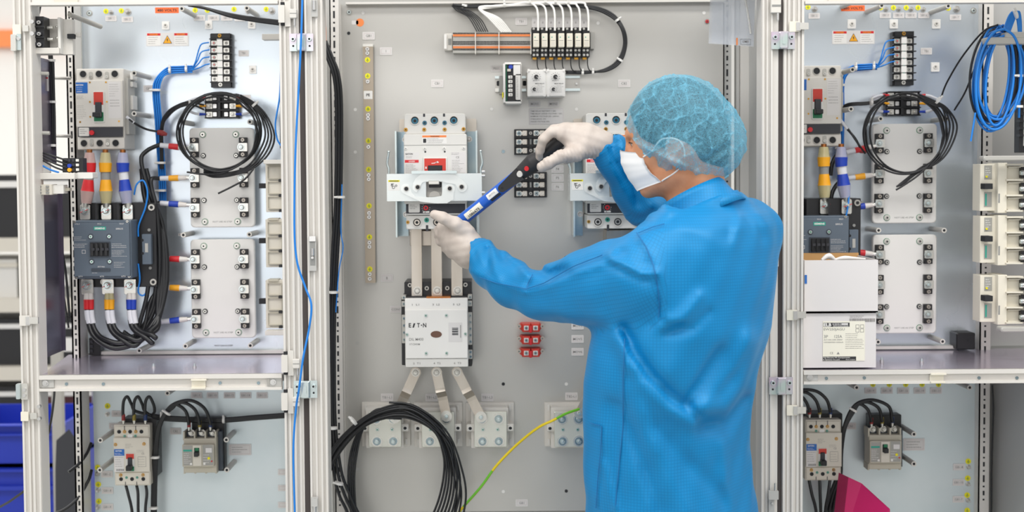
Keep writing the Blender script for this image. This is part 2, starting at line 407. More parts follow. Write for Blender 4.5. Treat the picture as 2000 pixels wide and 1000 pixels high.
# plates
def plate_px(cab, px0, px1, py0, py1, mat, name='mounting_plate'):
    x0, x1 = xw(px0, YP), xw(px1, YP); z1, z0 = zw(py0, YP, (px0+px1)/2), zw(py1, YP, (px0+px1)/2)
    mb = MB(None, (x0, YP, z0)); mb.wbox(x0, x1, YP, YP+.003, z0, z1, M[mat]); o = put(mb, name, cab)
    return o
plate1 = plate_px(cab1, 168, 572, -20, 689, 'panel_side')
plate1b = plate_px(cab1, 176, 572, 745, 1300, 'panel_low')
plate2 = plate_px(cab2, 673, 1412, 7, 998, 'panel_mid')
plate3 = plate_px(cab3, 1505, 1911, -25, 681, 'panel_side')
plate3b = plate_px(cab3, 1505, 1908, 738, 1300, 'panel_low')
for cab, a, b, y in ((cab1, 196, 572, 690), (cab3, 1520, 1868, 681)):
    wb('plate_lip', cab, xw(a, 3.44, y), xw(b, 3.44, y), 3.425, 3.449, zw(y, 3.43, (a+b)/2)-.001, zw(y-5, 3.43, (a+b)/2), 'frame')
wb('plate_lip', cab2, xw(683, YP), xw(1412, YP), 3.425, 3.45, zw(8, YP, 1040), zw(4, YP, 1040), 'frame')
wb('plate_lip', cab2, xw(673, YP)-.003, xw(673, YP), 3.425, 3.45, zw(998, YP), zw(7, YP), 'frame')
wb('rear_panel', cab2, xw(640, 3.52), xw(1430, 3.52), 3.55, 3.56, .06, 1.95, 'frame_dark')
wb('rear_panel', cab3, xw(1500, 3.52), xw(2160, 3.52), 3.55, 3.56, .06, 1.95, 'wall_grey')
wb('rear_panel', cab1, xw(176, 3.52), xw(580, 3.52), 3.55, 3.56, .06, 1.95, 'wall_grey')
# cabinet 2 right flank, cabinet 3 right flank
xs = xw(1443, 3.46)
mb = MB(None, (xs, 3.2, 1)); mb.wbox(xs+.02, xs+.024, 3.141, 3.48, .06, 1.95, M['wall_grey']); mb.wbox(xs, xs+.02, 3.44, 3.48, .06, 1.95, M['frame']); mb.wbox(xs-.008, xs-.001, 3.45, 3.48, .06, 1.95, M['frame_dark'])
put(mb, 'side_panel', cab2)
xs3 = xw(1940, 3.46); wb('side_panel', cab3, xs3, xs3+.003, 3.14, 3.5, .06, zw(750, 3.3), 'wall_grey')
xg = xw(1941, 3.46)
wb('side_panel', cab3, xg+.155, xg+.158, 3.1, 3.5, zw(700, 3.3), 1.95, 'panel_mid')
wb('back_infill', cab3, xw(1936, 3.48), xg+.155, 3.48, 3.485, zw(690, 3.4), 1.95, 'wall_grey')
# shelves
def shelf(cab, pxa, pxb, pxbl, pxbr, rail_top, rail_bot, back, front_py):
    xa, xb = xw(pxa, YF, 740), xw(pxb, YF, 740); mid = (pxa+pxb)/2
    zt, zb = zw(rail_top, YF, mid), zw(rail_bot, YF, mid)
    mb = MB(None, (xa, YF, zt)); t = zt-.001
    vs = [(xa, YF+.012, t), (xb, YF+.012, t), (xw(pxbr, YP, back), YP-.004, t), (xw(pxbl, YP, back), YP-.004, t)]
    vs += [(x, y, z-.003) for x, y, z in vs]
    mb.add([Vector(v)-mb.org for v in vs], [(0, 1, 2, 3), (7, 6, 5, 4), (0, 4, 5, 1), (1, 5, 6, 2), (2, 6, 7, 3), (3, 7, 4, 0)], M['shelf_zinc'])
    s = put(mb, 'shelf', cab)
    mb = MB(None, (xa, YF, zt)); mb.wbox(xa, xb, YF, YF+.012, zt-.009, zt, M['frame']); mb.wbox(xa, xb, YF, YF+.012, zb, zb+.006, M['frame']); mb.wbox(xa, xb, YF+.008, YF+.014, zb, zt, M['frame'])
    r = put(mb, 'shelf_rail', cab)
    return s, r, zt
sh1, rail1, zs1 = shelf(cab1, 76, 550, 135, 572, 732, 763, 690, 732)
sh3, rail3, zs3 = shelf(cab3, 1570, 2170, 1545, 2060, 722, 749, 681, 722)
def on(parent, name, fn, Y, cx, cy, label=None):
    """a detail modelled in front units at depth Y, as a child"""
    w = W(cx, cy, Y); mb = MB((cx, cy, scale_at(cx, cy, Y))); fn(mb); mb.org = Vector((w.x, Y, w.z)); mb2 = mb
    return put(mb2, name, parent, label)
for x, y in ((130, 750), (202, 750), (330+100, 748), (505, 748)):
    on(rail1, 'rivet', lambda b: b.cyl(x, y, 0, .0015, 3.2, M['zinc_blue']), YF+.008, x, y)
for x, y in ((1614, 739), (1688, 738), (1912, 738), (1986, 738)):
    on(rail3, 'rivet', lambda b: b.cyl(x, y, 0, .0015, 3.2, M['zinc_blue']), YF+.008, x, y)
def clip(b, x, y):
    b.box(x-15, y-9, x+15, y-6, 0, .012, M['cream']); b.box(x-15, y+7, x+13, y+10, 0, .012, M['cream']); b.box(x-15, y-8, x+12, y+9, 0, .004, M['cream'])
on(rail1, 'plastic_clip', lambda b: clip(b, 390, 748), YF+.007, 390, 748); on(rail3, 'plastic_clip', lambda b: clip(b, 1830, 737), YF+.007, 1830, 737)
def corner(b, x, y):
    b.box(x-14, y-9, x+14, y+9, 0, .003, M['frame_dark'], 1); b.cyl(x-2, y, .003, .005, 6, M['steel'], n=16); b.cyl(x-2, y, .005, .008, 3.4, M['steel'], n=6); b.box(x-13, y-7, x-9, y+7, .003, .004, M['steel2'])
for r, x, y in ((rail1, 92, 748), (rail1, 536, 746), (rail3, 1583, 736)):
    on(r, 'corner_bracket', lambda b: corner(b, x, y), YF+.007, x, y)
for s, x, y in ((sh1, 300, 716), (sh1, 380, 716), (sh1, 88, 721), (sh3, 1722, 704), (sh3, 1800, 706)):
    def f(b):
        b.rod((x, y+5, 0), (x, y-1, 0), 4, M['steel']); b.rod((x, y, 0), (x, y-6, 0), 2.2, M['zinc'])
    on(s, 'screw', f, 3.2, x, y)
# post fittings -------------------------------------------------------
def hinge(x, y, flip=False):     # lift-off hinge leaf with pin, on the cabinet 1/2 seam
    def f(b):
        b.box(x-14, y-16, x-2, y+18, 0, .012, M['plast_g'], 1); b.box(x-2, y-24, x+9, y+25, 0, .006, M['plast_g'], 1); b.box(x-10, y-22, x-3, y-16, 0, .007, M['slot']); b.box(x-10, y+18, x-3, y+23, 0, .007, M['slot'])
        b.box(x+8, y-8, x+22, y+10, .002, .016, M['plast_g'], 2, c=1); b.box(x+9, y, x+22, y+1.2, .016, .0165, M['grey'])
        b.rod((x+17, y+10, .009), (x+17, y+24, .009), 2.6, M['steel']); b.rod((x+17, y+24, .009), (x+17, y+27, .009), 1.6, M['steel'])
    return f
def bracket(x, y, irid='zinc_irid'):
    def f(b):
        b.box(x-23, y-17, x+23, y+17, 0, .003, M[irid], 1); b.box(x-9, y-17, x+9, y+17, .003, .012, M[irid], 2, c=2)
        b.box(x-3, y-8, x+3, y+8, .012, .014, M[irid], 2)
        for dx in (-16, 16):
            b.cyl(x+dx, y-6, .003, .009, 5, M['zinc'], 4.2); b.cyl(x+dx, y-6, .009, .0095, 2.2, M['slot']); b.cyl(x+dx, y+7, .003, .0034, 2, M['slot'])
    return f
def latch(b, x, y, h=34):
    b.box(x-7, y-h, x+7, y+h, 0, .003, M['frame_dark'], 1); b.box(x-6, y-h, x+6, y-h+10, .003, .006, M['steel'], 1); b.box(x-5, y-h+11, x+5, y+h-11, .003, .0035, M['grey']); b.rod((x, y-10, .004), (x, y+4, .004), 3.6, M['steel']); b.hexbolt(x, y+8, .003, 5, M['steel'], washer=False)
def gclip(x, y, side=1, cols=('cream', 'steel')):
    def f(b):
        b.box(x-19, y-10, x+1, y+10, 0, .004, M[cols[0]], 1); b.box(x-6, y-8, x+3, y+8, .004, .006, M[cols[1]]); b.box(x+1, y-7, x+18, y+6, 0, .007, M['nickel'], 1)
    return f
on(p1r, 'hinge', hinge(559, 27), YF, 559, 27); on(p1r, 'hinge', hinge(565, 708), YF, 565, 708); on(p1r, 'hinge', hinge(565, 782), YF, 565, 782)
for x, y, mt, lb in ((589, 83, 'zinc_irid', 'iridescent joining bracket behind the blue wire, level with the yellow ground stickers'), (597, 760, 'zinc', 'greenish zinc joining bracket level with the left cabinet shelf rail'), (1529, 79, 'zinc_irid', 'iridescent joining bracket on the seam right of the clear document pouch'), (1525, 753, 'zinc_irid', 'iridescent joining bracket on the seam beside the right shelf rail, level with the worker\'s waist')):
    mb, fin = one('joining_bracket', lb, 'bracket', x, y, 0, 'brackets joining the cabinets', YF-.0035); bracket(x, y, mt)(mb); fin()
on(p2l, 'latch', lambda b: latch(b, 611, 495), YF-.003, 611, 495); on(p2l, 'latch', lambda b: (b.box(608, 0, 621, 33, 0, .004, M['frame_dark'], 1), b.rod((614, 2, .005), (614, 20, .005), 4, M['steel'])), YF-.003, 614, 15)
on(p2l, 'latch', lambda b: (b.box(608, 970, 622, 1003, 0, .004, M['frame_dark'], 1), b.box(609, 972, 621, 988, .004, .007, M['steel'], 1), b.rod((615, 988, .005), (615, 1003, .005), 3.5, M['steel'])), YF-.003, 614, 985)
on(p2r, 'latch', lambda b: (b.box(1504, -5, 1524, 26, 0, .01, M['plast_g'], 1, c=1), b.rod((1518, 26, .006), (1518, 40, .006), 2.8, M['steel']), b.rod((1518, 40, .006), (1518, 43, .006), 1.8, M['steel']), b.box(1506, 10, 1524, 14, .01, .0105, M['grey'])), YF-.004, 1512, 10)
on(p2r, 'latch', lambda b: (b.box(1508, 500, 1519, 520, 0, .01, M['plast_g'], 1), b.rod((1515, 482, .006), (1515, 500, .006), 2.5, M['steel']), b.rod((1515, 520, .006), (1515, 527, .006), 2, M['steel'])), YF-.004, 1512, 510)
on(p2r, 'latch', lambda b: (b.box(1500, 957, 1519, 974, 0, .01, M['frame_dark'], 1), b.rod((1513, 942, .006), (1513, 958, .006), 2.5, M['steel']), b.box(1501, 974, 1512, 1003, 0, .004, M['frame_dark']), b.hexbolt(1507, 982, .004, 4, M['steel'], washer=False)), YF-.004, 1512, 970)
on(p3l, 'edge_clip', gclip(1560, 52), YF-.004, 1560, 52); on(p3l, 'edge_clip', gclip(1555, 615), YF-.004, 1555, 615); on(p3l, 'edge_clip', gclip(1555, 801), YF-.004, 1555, 801)
def topclip(b):
    b.box(26, 48, 42, 68, 0, .004, M['cream'], 1); b.box(46, 50, 57, 62, 0, .006, M['nickel'], 1); b.box(24, 68, 34, 100, 0, .012, M['nickel'], 2); b.box(34, 66, 42, 98, 0, .005, M['zinc'], 1); b.cyl(38, 76, .005, .009, 3.5, M['steel']); b.cyl(64, 43, .0, .006, 4, M['steel']); b.cyl(64, 66, 0, .006, 4, M['steel'])
on(p1l, 'edge_clip', topclip, YF-.004, 40, 70)
on(p1l, 'edge_clip', gclip(58, 626, cols=('plast_g', 'steel')), YF-.004, 58, 626)
def lowclip(b):
    b.box(35, 748, 43, 778, 0, .012, M['zinc'], 2); b.box(43, 748, 56, 780, 0, .005, M['nickel'], 1); b.cyl(50, 760, .005, .009, 3.5, M['steel']); b.cyl(50, 771, .005, .009, 3.5, M['steel'])
    b.box(41, 804, 56, 822, 0, .004, M['cream'], 1); b.box(60, 806, 73, 818, 0, .006, M['nickel'], 1)
    for y in (794, 818): b.cyl(76, y, -.006, .004, 3.5, M['steel'])
on(p1l, 'edge_clip', lowclip, YF-.004, 50, 785)
# ------------------------------------------------------------ small fittings on the plates
def standoff(pl, x, y, L=.13, r=5.2, mat='plast_g2', cab_top=False, Y=YP):
    # (x, y) = picture position of the near end
    def f(b):
        b.rod((x, y, 0), (x, y, L), r, M[mat], n=14); b.ring(x, y, L, L+.001, r*.95, r*.55, M['plast_g'], n=14); b.cyl(x, y, L, L+.0004, r*.5, M['slot'], n=12)
    w = W(x, y, Y-L); mb = MB((x, y, scale_at(x, y, Y-L))); f(mb); mb.org = Vector((w.x, Y, w.z)); return put(mb, 'standoff', pl)
def np_(pl, x, y, w, h, txt, ts=None, name='name_plate', bold=.01, mat='palegrey', tm='greytxt', lines=0, brd=True):
    def f(b):
        b.box(x-w/2, y-h/2, x+w/2, y+h/2, 0, .0012, M[mat], 1)
        if brd: b.frame(x-w/2+2.5, y-h/2+2.5, x+w/2-2.5, y+h/2-2.5, .8, .0012, .0015, M['label_edge'] if tm == 'greytxt' else M['greytxt'])
        if txt: b.text(txt, x, y, .0016, ts or h*.32, M[tm], bold=bold)
        if lines: b.lines(x-w/2+6, y-h/2+4, x+w/2-6, y+h/2-4, lines, .0016, M['greytxt'], seed=int(x))
    on(pl, name, f, YP-.0005, x, y)
def earth(pl, x, y, r=5.5):
    def f(b):
        b.cyl(x, y, 0, .0008, r, M['yellow'], n=18); b.box(x-.5, y-r*.6, x+.5, y, .0008, .001, M['green'])
        for k, q in enumerate((.55, .38, .2)): b.box(x-r*q, y+k*1.4, x+r*q, y+k*1.4+.6, .0008, .001, M['green'])
    on(pl, 'earth_sticker', f, YP-.0005, x, y)
def scr(pl, x, y, r=6, mat='zinc', name='screw'):
    on(pl, name, lambda b: (b.cyl(x, y, 0, .001, r, M['steel2'], n=18), b.cyl(x, y, .001, .004, r*.72, M[mat], r*.6), b.cyl(x, y, .004, .0043, r*.3, M['dark'], n=6)), YP-.0003, x, y)
def hole(pl, x, y, r=4, mat='white'):
    on(pl, 'hole', lambda b: (b.ring(x, y, 0, .0004, r*1.15, r, M['frame_dark']), b.cyl(x, y, 0, .0003, r, M[mat], n=16)), YP-.0002, x, y)
def bolt(pl, x, y, r=6.5):
    on(pl, 'earth_bolt', lambda b: (b.cyl(x, y, 0, .002, r, M['steel'], n=18), b.cyl(x, y, .002, .006, r*.75, M['steel2'], n=6), b.cyl(x, y, .006, .016, r*.4, M['steel'], n=10)), YP-.0003, x, y)
# plate of the wide cabinet
P = plate2
for x, y, t in ((720, 70, 'GB1'), (754, 100, '1'), (854, 163, 'CB1'), (1219, 163, 'CB2'), (756, 543, 'B'), (1018, 43, 'TB1'), (1131, 43, '')):
    if t and (x, y) != (1018, 43): np_(P, x, y, 24, 15, t)
np_(P, 1018, 42, 23, 14, 'TB1'); np_(P, 773, 604, 22, 14, 'CON1'); np_(P, 756, 776, 24, 15, 'TB1-L1'[:7]); np_(P, 843, 776, 24, 15, 'TB1-L2'); np_(P, 952, 776, 24, 15, 'TB1-L3'); np_(P, 1116, 774, 24, 15, 'TB2-L1')
np_(P, 1019, 982, 24, 14, 'GB1'); np_(P, 969, 134, 20, 12, 'PSU1')
np_(P, 1044, 203, 22, 12, 'MON1', brd=True); np_(P, 1081, 203, 22, 12, 'MON2')
for i, t in enumerate(('F4', 'F5', 'F6')): np_(P, 1089, 330+i*17.5, 24, 15, t)
for y, t in ((636, 'MOV4'), (662, 'MOV5'), (687, 'MOV6')): np_(P, 1128, y, 24, 15, t)
def spec(b):
    b.box(1033, 211, 1101, 243, 0, .001, M['palegrey'], 2); b.frame(1034, 212, 1100, 242, .6, .001, .0013, M['label_edge'])
    for i, t in enumerate(('TIME RELAY RESTART: 1 SEC', 'TIME RELAY UNDER VOLTAGE: 1 SEC', 'NOMINAL VOLTAGE 220 - 240VAC', 'UNBALANCE: 10%', 'UNDER VOLTAGE: 80%')):
        wd_ = (50, 62, 56, 30, 37)[i]; b.text(t, 1036+wd_/2, 217+i*5.1, .0014, 2.6, M['greytxt'], wid=wd_)
on(P, 'rating_label', spec, YP-.0005, 1067, 227)
for x, y, k in ((709, 25, 'white'), (681, 65, 'slot'), (694, 214, 'white'), (694, 297, 'white'), (960, 213, 'white'), (1126, 213, 'white'), (1168, 45, 'white'), (1375, 25, 'white'), (983, 296, 'zinc_blue'), (1105, 503, 'slot'), (983, 750, 'slot'), (1106, 750, 'white'), (983, 960, 'white'), (1106, 959, 'slot'), (699, 917, 'frame_dark'), (698, 670, 'frame_dark')):
    hole(P, x, y, 3.3, M[k].name)
on(P, 'keyhole', lambda b: (b.cyl(703, 44, 0, .0004, 8, M['orange']), b.box(687, 40, 700, 48, 0, .0004, M['palegrey'], 2)), YP-.0002, 700, 44)
scr(P, 682, 24, 6.5); scr(P, 1381, 42, 5, 'red')
# plate of the left cabinet
P = plate1
for x, y in ((207, 22), (237, 21), (381, 20), (405, 20), (457, 18), (520, 18)): earth(P, x, y, 5)
for x, y, r in ((217, 24, 5), (250, 23, 7), (484, 22, 5), (531, 21, 7)): bolt(P, x, y, r)
for x, y, t in ((217, 36, 'GB1-1'), (249, 38, 'GB1-2'), (390, 35, 'GB1-3'), (417, 35, 'GB1-4'), (443, 35, 'GB1-5'), (469, 36, 'GB1-6')): np_(P, x, y, 22, 11, t)
np_(P, 476, 104, 20, 12, 'TB1'); np_(P, 290, 173, 20, 13, 'GB1'); np_(P, 481, 189, 18, 8, ''); np_(P, 361, 458, 26, 5, '')
for x, y in ((324, 50), (408, 49), (492, 48), (494, 136)):
    on(P, 'tie_base', lambda b: (b.box(x-7, y-8, x+7, y+8, 0, .004, M['white'], 1), b.ring(x, y, .004, .006, 4, 2, M['plast_g']), b.cyl(x, y, .004, .0045, 2, M['grey'])), YP, x, y)
scr(P, 175, 26, 6)
on(P, 'rating_label', lambda b: b.text('NOT USE AS STEP', 437, 675, .0006, 3, M['greytxt'], wid=36), YP-.0005, 437, 675)
for x, y, L in ((262, 143, .14), (262, 222, .14), (355, 17, .14), (482, 16, .14), (358, 239, .1), (488, 238, .1), (358, 459, .1), (487, 458, .1), (272, 685, .13), (362, 676, .1), (489, 675, .1), (563/2.857, 20, .0)):
    if L: standoff(P, x, y, L)
P = plate1b
for x, y in ((210, 793), (191, 913), (192, 946), (193, 979)): earth(P, x, y, 5.5)
for x, y in ((210, 809), (191, 925), (192, 957), (192, 990)): bolt(P, x, y, 5)
np_(P, 229, 808, 22, 12, 'GB1-1'); np_(P, 221, 832, 16, 12, ''); np_(P, 209, 926, 23, 13, 'GB1-2'); np_(P, 210, 958, 23, 13, 'GB1-8'); np_(P, 210, 990, 23, 13, 'GB1-9'); np_(P, 343, 842, 22, 13, 'CB2')
for x, t in ((384, 'GB1-9'), (415, 'GB1-10'), (448, 'GB1-12'), (480, 'GB1-14'), (512, 'GB1-11')): np_(P, x, 772, 22, 12, t)
for y in (922, 953, 986): np_(P, 553, y, 20, 12, '')
np_(P, 469, 878, 44, 22, '', lines=3)
for x, y, L in ((196, 860, .12), (195, 918, .12), (327, 768, .1), (442, 859, .1), (443, 918, .1)): standoff(P, x, y, L)
# plate of the right cabinet
P = plate3
for x, y in ((1578, 14), (1720, 15), (1745, 15), (1770, 15), (1793, 15), (1852, 16)): earth(P, x, y, 5)
for x, y, r in ((1591, 18, 6), (1730, 18, 5), (1755, 18, 5), (1779, 18, 5), (1803, 19, 5), (1868, 18, 7)): bolt(P, x, y, r)
for x, y, t in ((1590, 31, 'GB1-2'), (1729, 30, 'GB1-3'), (1755, 30, 'GB1-4'), (1779, 30, 'GB1-5'), (1804, 30, 'GB1-6'), (1866, 34, 'GB1-7')): np_(P, x, y, 22, 11, t)
np_(P, 1809, 100, 22, 13, 'TB1'); np_(P, 1679, 347, 18, 10, ''); np_(P, 1676, 397, 16, 9, '')
for x, y in ((1663, 47), (1745, 47), (1828, 47), (1826, 131)):
    on(P, 'tie_base', lambda b: (b.box(x-8, y-9, x+8, y+9, 0, .004, M['white'], 1), b.ring(x, y, .004, .006, 4, 2, M['plast_g']), b.cyl(x, y, .004, .0045, 2, M['grey'])), YP, x, y)
scr(P, 1901, 21, 6)
for x, y, L in ((1665, 136, .14), (1662, 213, .14), (1672, 0, .13), (1722, 11, .13), (1852, 12, .13), (1720, 232, .1), (1848, 232, .1), (1716, 450, .1), (1844, 450, .1), (1841, 667, .1), (1715, 668, .08)): standoff(P, x, y, L)
P = plate3b
for x, y in ((1891, 901), (1890, 934), (1889, 967), (1889, 997)): earth(P, x, y, 5.5)
for x, y in ((1891, 912), (1890, 945), (1890, 977)): bolt(P, x, y, 4.5)
for x, y, t in ((1873, 912, 'GB1-8'), (1872, 942, 'GB1-10'), (1872, 975, 'GB1-7')): np_(P, x, y, 23, 13, t)
for x, t in ((1700, 'GB1-9'), (1732, 'GB1-10'), (1764, 'GB1-12'), (1796, 'GB1-14'), (1828, 'GB1-11')):
    np_(P, x, 763, 23, 12, t); earth(P, x+5, 751, 5)
np_(P, 1785, 868, 42, 24, '', lines=3); np_(P, 1661, 832, 22, 13, 'CB2')
for x, y, L in ((1673, 757, .1), (1894, 757, .1), (1785, 848, .1), (1785, 906, .1)): standoff(P, x, y, L)
# ============================================================ wide cabinet: devices on the grey plate
# --- earth bar
mb_root, fr = dev('earth_bar', 'tall slim metal bar with yellow ground stickers and a PE tag', 'busbar', 721, 320, .02)
m = MB(fr); m.box(711, 92, 731, 553, .012, .02, M['bar_brown']); m.box(711, 87, 731, 92, .0, .02, M['nickel']); m.box(711, 548, 731, 553, .0, .012, M['strap']); m.build('bar', mb_root)
for y in (118, 149, 213, 275, 331, 402, 463, 526):
    m = MB(fr); m.cyl(720, y, .02, .0205, 5.3, M['yellow'], n=18); m.box(719.4, y-3, 720.6, y, .0205, .0208, M['green'])
    for k, q in enumerate((3, 2, 1)): m.box(720-q, y+k*1.4, 720+q, y+k*1.4+.6, .0205, .0208, M['green'])
    m.build('earth_sticker', mb_root)
for y in (97, 105, 160, 225, 232, 287, 342, 350, 416, 424, 474, 482, 536, 545):
    m = MB(fr); m.screw(720, y, .02, 4.2, M['steel'], 'grey', .003); m.build('screw', mb_root)
m = MB(fr); m.box(712, 178, 729, 194, .02, .0205, M['white'], 1); m.text('PE', 720.5, 186, .0207, 5.5, M['ink'], bold=.02); m.build('tag', mb_root)

# --- big moulded-case breaker with locking bracket
def big_breaker():
    root, fr = dev('circuit_breaker', 'large grey three-pole breaker with red switch window, worker\'s tool held against it', 'circuit breaker', 851, 336, .155, 'large breakers on the wide plate')
    m = MB(fr)   # back mounting plate, steel
    m.box(773, 228, 795, 262, .0, .008, M['strap'], 3); m.box(905, 228, 930, 262, 0, .008, M['strap'], 3); m.box(776, 232, 926, 460, 0, .006, M['steel2']); m.build('back_plate', root)
    for sgn, xa, xb in ((-1, 768, 790), (1, 910, 932)):
        m = MB(fr); m.box(xa, 254, xb, 466, .008, .018, M['zinc_blue']); m.box(xa if sgn < 0 else xb-3, 254, xa+3 if sgn < 0 else xb, 466, .018, .085, M['zinc'])
        for y in (270, 422): m.hexbolt((785 if sgn < 0 else 915), y, .018, 6, M['steel'])
        m.build('side_rail', root)
    m = MB(fr)
    m.box(789, 262, 912, 398, .01, .155, M['plast_w'], 3, c=1.2); m.box(790, 222, 910, 262, .01, .148, M['plast_w'], 5, c=1.2)
    m.box(789, 283, 912, 283.8, .155, .1555, M['grey']); m.box(793, 395, 911, 420, .01, .150, M['plast_w'], 2, c=1); m.box(792, 421, 911, 448, .01, .145, M['plast_w'], 3, c=1.2)
    for x in (829, 868): m.box(x-2, 222, x+2, 228, .148, .1485, M['dark'])
    m.box(830.5, 440, 835, 452, .145, .146, M['dark']); m.build('housing', root)
    for x in (811, 849, 887):
        m = MB(fr); m.ring(x, 235, .148, .1505, 9, 7.5, M['plast_g']); m.cyl(x, 235, .148, .1488, 7.6, M['slot']); m.cyl(x, 236, .1488, .15, 6, M['knob_teal']); m.cyl(x, 236, .15, .1505, 3, M['slot']); m.build('terminal', root)
    for x, k in ((813, 'slot'), (852, 'slot'), (890, 'slot')):
        m = MB(fr); m.ring(x, 434.5, .145, .148, 9, 7.5, M['plast_g']); m.cyl(x, 434.5, .145, .1458, 7.6, M[k]); m.ring(x, 434.5, .1458, .147, 5.5, 3, M['strap']); m.build('terminal', root)
    for x, y, r, k in ((830, 240, 4.6, 'knob_teal'), (869, 240, 4.6, 'knob_teal'), (793, 253, 4, 'brass'), (829, 253, 4, 'brass'), (869, 253, 4, 'brass'), (906, 252.5, 4, 'brass'), (832, 430, 4.8, 'teal'), (795, 434, 3.4, 'brass')):
        m = MB(fr); m.screw(x, y, .148 if y < 300 else .145, r, M[k], 'slot'); m.build('screw', root)
    for x in (793, 830, 868, 906):
        m = MB(fr); m.screw(x, 290, .155, 3, M['white'], 'grey'); m.build('screw', root)
    m = MB(fr); m.cyl(831, 296.5, .155, .1553, 1.8, M['slot']); m.cyl(869, 296.5, .155, .1553, 1.8, M['slot']); m.build('test_port', root)
    m = MB(fr); m.box(825, 264, 873, 281, .155, .1556, M['white'], .5); m.box(825.5, 264.5, 872.5, 268.5, .1556, .1558, M['orange']); m.text('WARNING', 850, 266.5, .156, 2.6, M['ink']); m.box(827, 271, 833, 279, .1556, .1558, M['ink'], 1); m.lines(835, 269.5, 871, 280, 4, .1557, M['greytxt'], .7); m.build('warning_label', root)
    m = MB(fr); m.box(791, 297, 819, 338, .155, .1554, M['palegrey']); m.text('EATON', 799.5, 300.5, .1556, 3.3, M['ink'], bold=.03); m.lines(793, 304, 813, 309, 2, .1555, M['greytxt'], .6)
    m.box(791, 312, 818, 317.5, .1554, .1557, M['red']); m.text('LG3200', 804.5, 314.8, .1559, 2.8, M['white'], bold=.02); m.lines(792, 320, 818, 337, 7, .1556, M['greytxt'], .6); m.build('rating_label', root)
    m = MB(fr); m.box(881, 297, 909, 338, .155, .1554, M['palegrey']); m.text('CE', 894, 307.5, .1556, 4, M['greytxt']); m.lines(882, 298, 906, 303, 2, .1556, M['greytxt'], .5); m.lines(883, 312, 908, 337, 8, .1556, M['greytxt'], .5); m.build('approval_label', root)
    m = MB(fr); m.box(826, 307, 874, 345, .155, .158, M['plast_w'], 2, c=1); m.box(829, 309.5, 871, 345, .158, .1585, M['red2'], 1); m.prism([(843, 318.5), (849, 318), (855, 314.5), (855.6, 315.6), (849.4, 319.3), (843, 319.6)], .1585, .1588, M['white']); m.box(851, 316, 857, 318, .1585, .1588, M['white']); m.box(831, 325.5, 833.5, 329.5, .1585, .1588, M['white'])
    m.box(836, 323, 864, 345, .1585, .159, M['slot']); m.build('switch_window', root)
    m = MB(fr); m.box(838, 352, 862, 366, .155, .178, M['black'], 1.5, c=1.2); m.box(838, 324, 862, 352, .155, .162, M['black_s'], 1); m.build('handle', root)
    m = MB(fr); m.box(792, 396, 908, 417, .150, .1505, M['dark'], 1); m.box(797, 397.5, 819, 415, .1505, .151, M['plast_w'], 2); m.lines(800, 399, 815, 409, 3, .1511, M['greytxt']); m.cyl(831, 406, .1505, .156, 4.8, M['red']); m.cyl(831, 406, .156, .1565, 2.2, M['dark'])
    for k in range(9):
        a = k*.5+2.3; m.cyl(831+7.5*math.cos(a), 406-7.5*math.sin(a), .1505, .1508, .7, M['white'], n=6)
    m.box(825, 412.5, 838, 416, .1505, .151, M['white']); m.box(829, 413, 830, 415.6, .151, .1512, M['slot']); m.build('trip_unit', root)
    # locking bracket: broad bent steel band across the front
    m = MB(fr)
    B0, B1 = .180, .184
    def holed(y0, y1, xh0, xh1):     # band split round the handle window
        m.box(757, y0, xh0, y1, B0, B1, M['steel_b']); m.box(xh1, y0, 941, y1, B0, B1, M['steel_b'])
    holed(339, 392, 833, 864); m.box(833, 339, 864, 355, B0, B1, M['steel_b']); m.box(833, 384.5, 864, 392, B0, B1, M['steel_b'])
    m.box(757, 339, 760, 392, .09, B0, M['steel_b']); m.box(938, 339, 941, 392, .09, B0, M['steel_b'])
    m.box(806, 333.5, 893, 339, .172, .200, M['zinc'], 1); m.build('locking_band', root)
    m = MB(fr)     # two S-shaped cam plates on the band
    def cam(pts, h): m.prism(pts, h, h+.003, M['steel_b2'])
    def arcpts(cx, cy, r, a0, a1, n=8): return [(cx+r*math.cos(R(a0+(a1-a0)*i/n)), cy-r*math.sin(R(a0+(a1-a0)*i/n))) for i in range(n+1)]
    cam(arcpts(794, 368, 10, 60, 250)+[(812, 388), (822, 393), (850, 396.5), (873, 396.5), (886, 389)]+arcpts(879, 369, 10, -40, 120)+[(866, 367), (863, 382), (845, 385), (812, 383), (806, 376)][0:5], B1)
    m.build('cam_plate', root)
    m = MB(fr)
    cam(arcpts(817, 365, 10, 150, 260)+[(826, 356), (833, 354), (864, 354), (874, 357), (890, 360)]+arcpts(903, 365, 10, -120, 50)+[(902, 350), (888, 341), (850, 338.8), (824, 340), (813, 348), (808, 358)], B1+.001)
    m.build('cam_plate', root)
    for x, y in ((795, 368), (817, 365), (879, 368), (902, 365)):
        m = MB(fr); m.cyl(x, y, B1+.002, B1+.007, 5.2, M['steel2']); m.cyl(x, y, B1+.007, B1+.0076, 3.8, M['slot']); m.build('pivot', root)
    m = MB(fr); m.box(838, 352.5, 859, 360, B1, B1+.010, M['nickel'], 1, c=1); m.build('latch_lip', root)
    m = MB(fr); m.box(834, 375, 864, 384, .162, .166, M['plast_g']); m.prism(arcpts(849, 384, 11, 0, 180), .166, .17, M['steel2']); m.build('inner_cam', root)
    m = MB(fr); m.box(760, 351, 782, 371, B1, B1+.0006, M['white']); m.box(760, 351, 782, 354.5, B1+.0006, B1+.0009, M['yellow']); m.box(762, 352, 780, 353.5, B1+.0009, B1+.001, M['ink'])
    for ax, ay, rr_ in ((770, 365, 3), (775, 362, 2.2), (767, 361, 2)): m.ring(ax, ay, B1+.0006, B1+.001, rr_, rr_-.9, M['ink'], n=10)
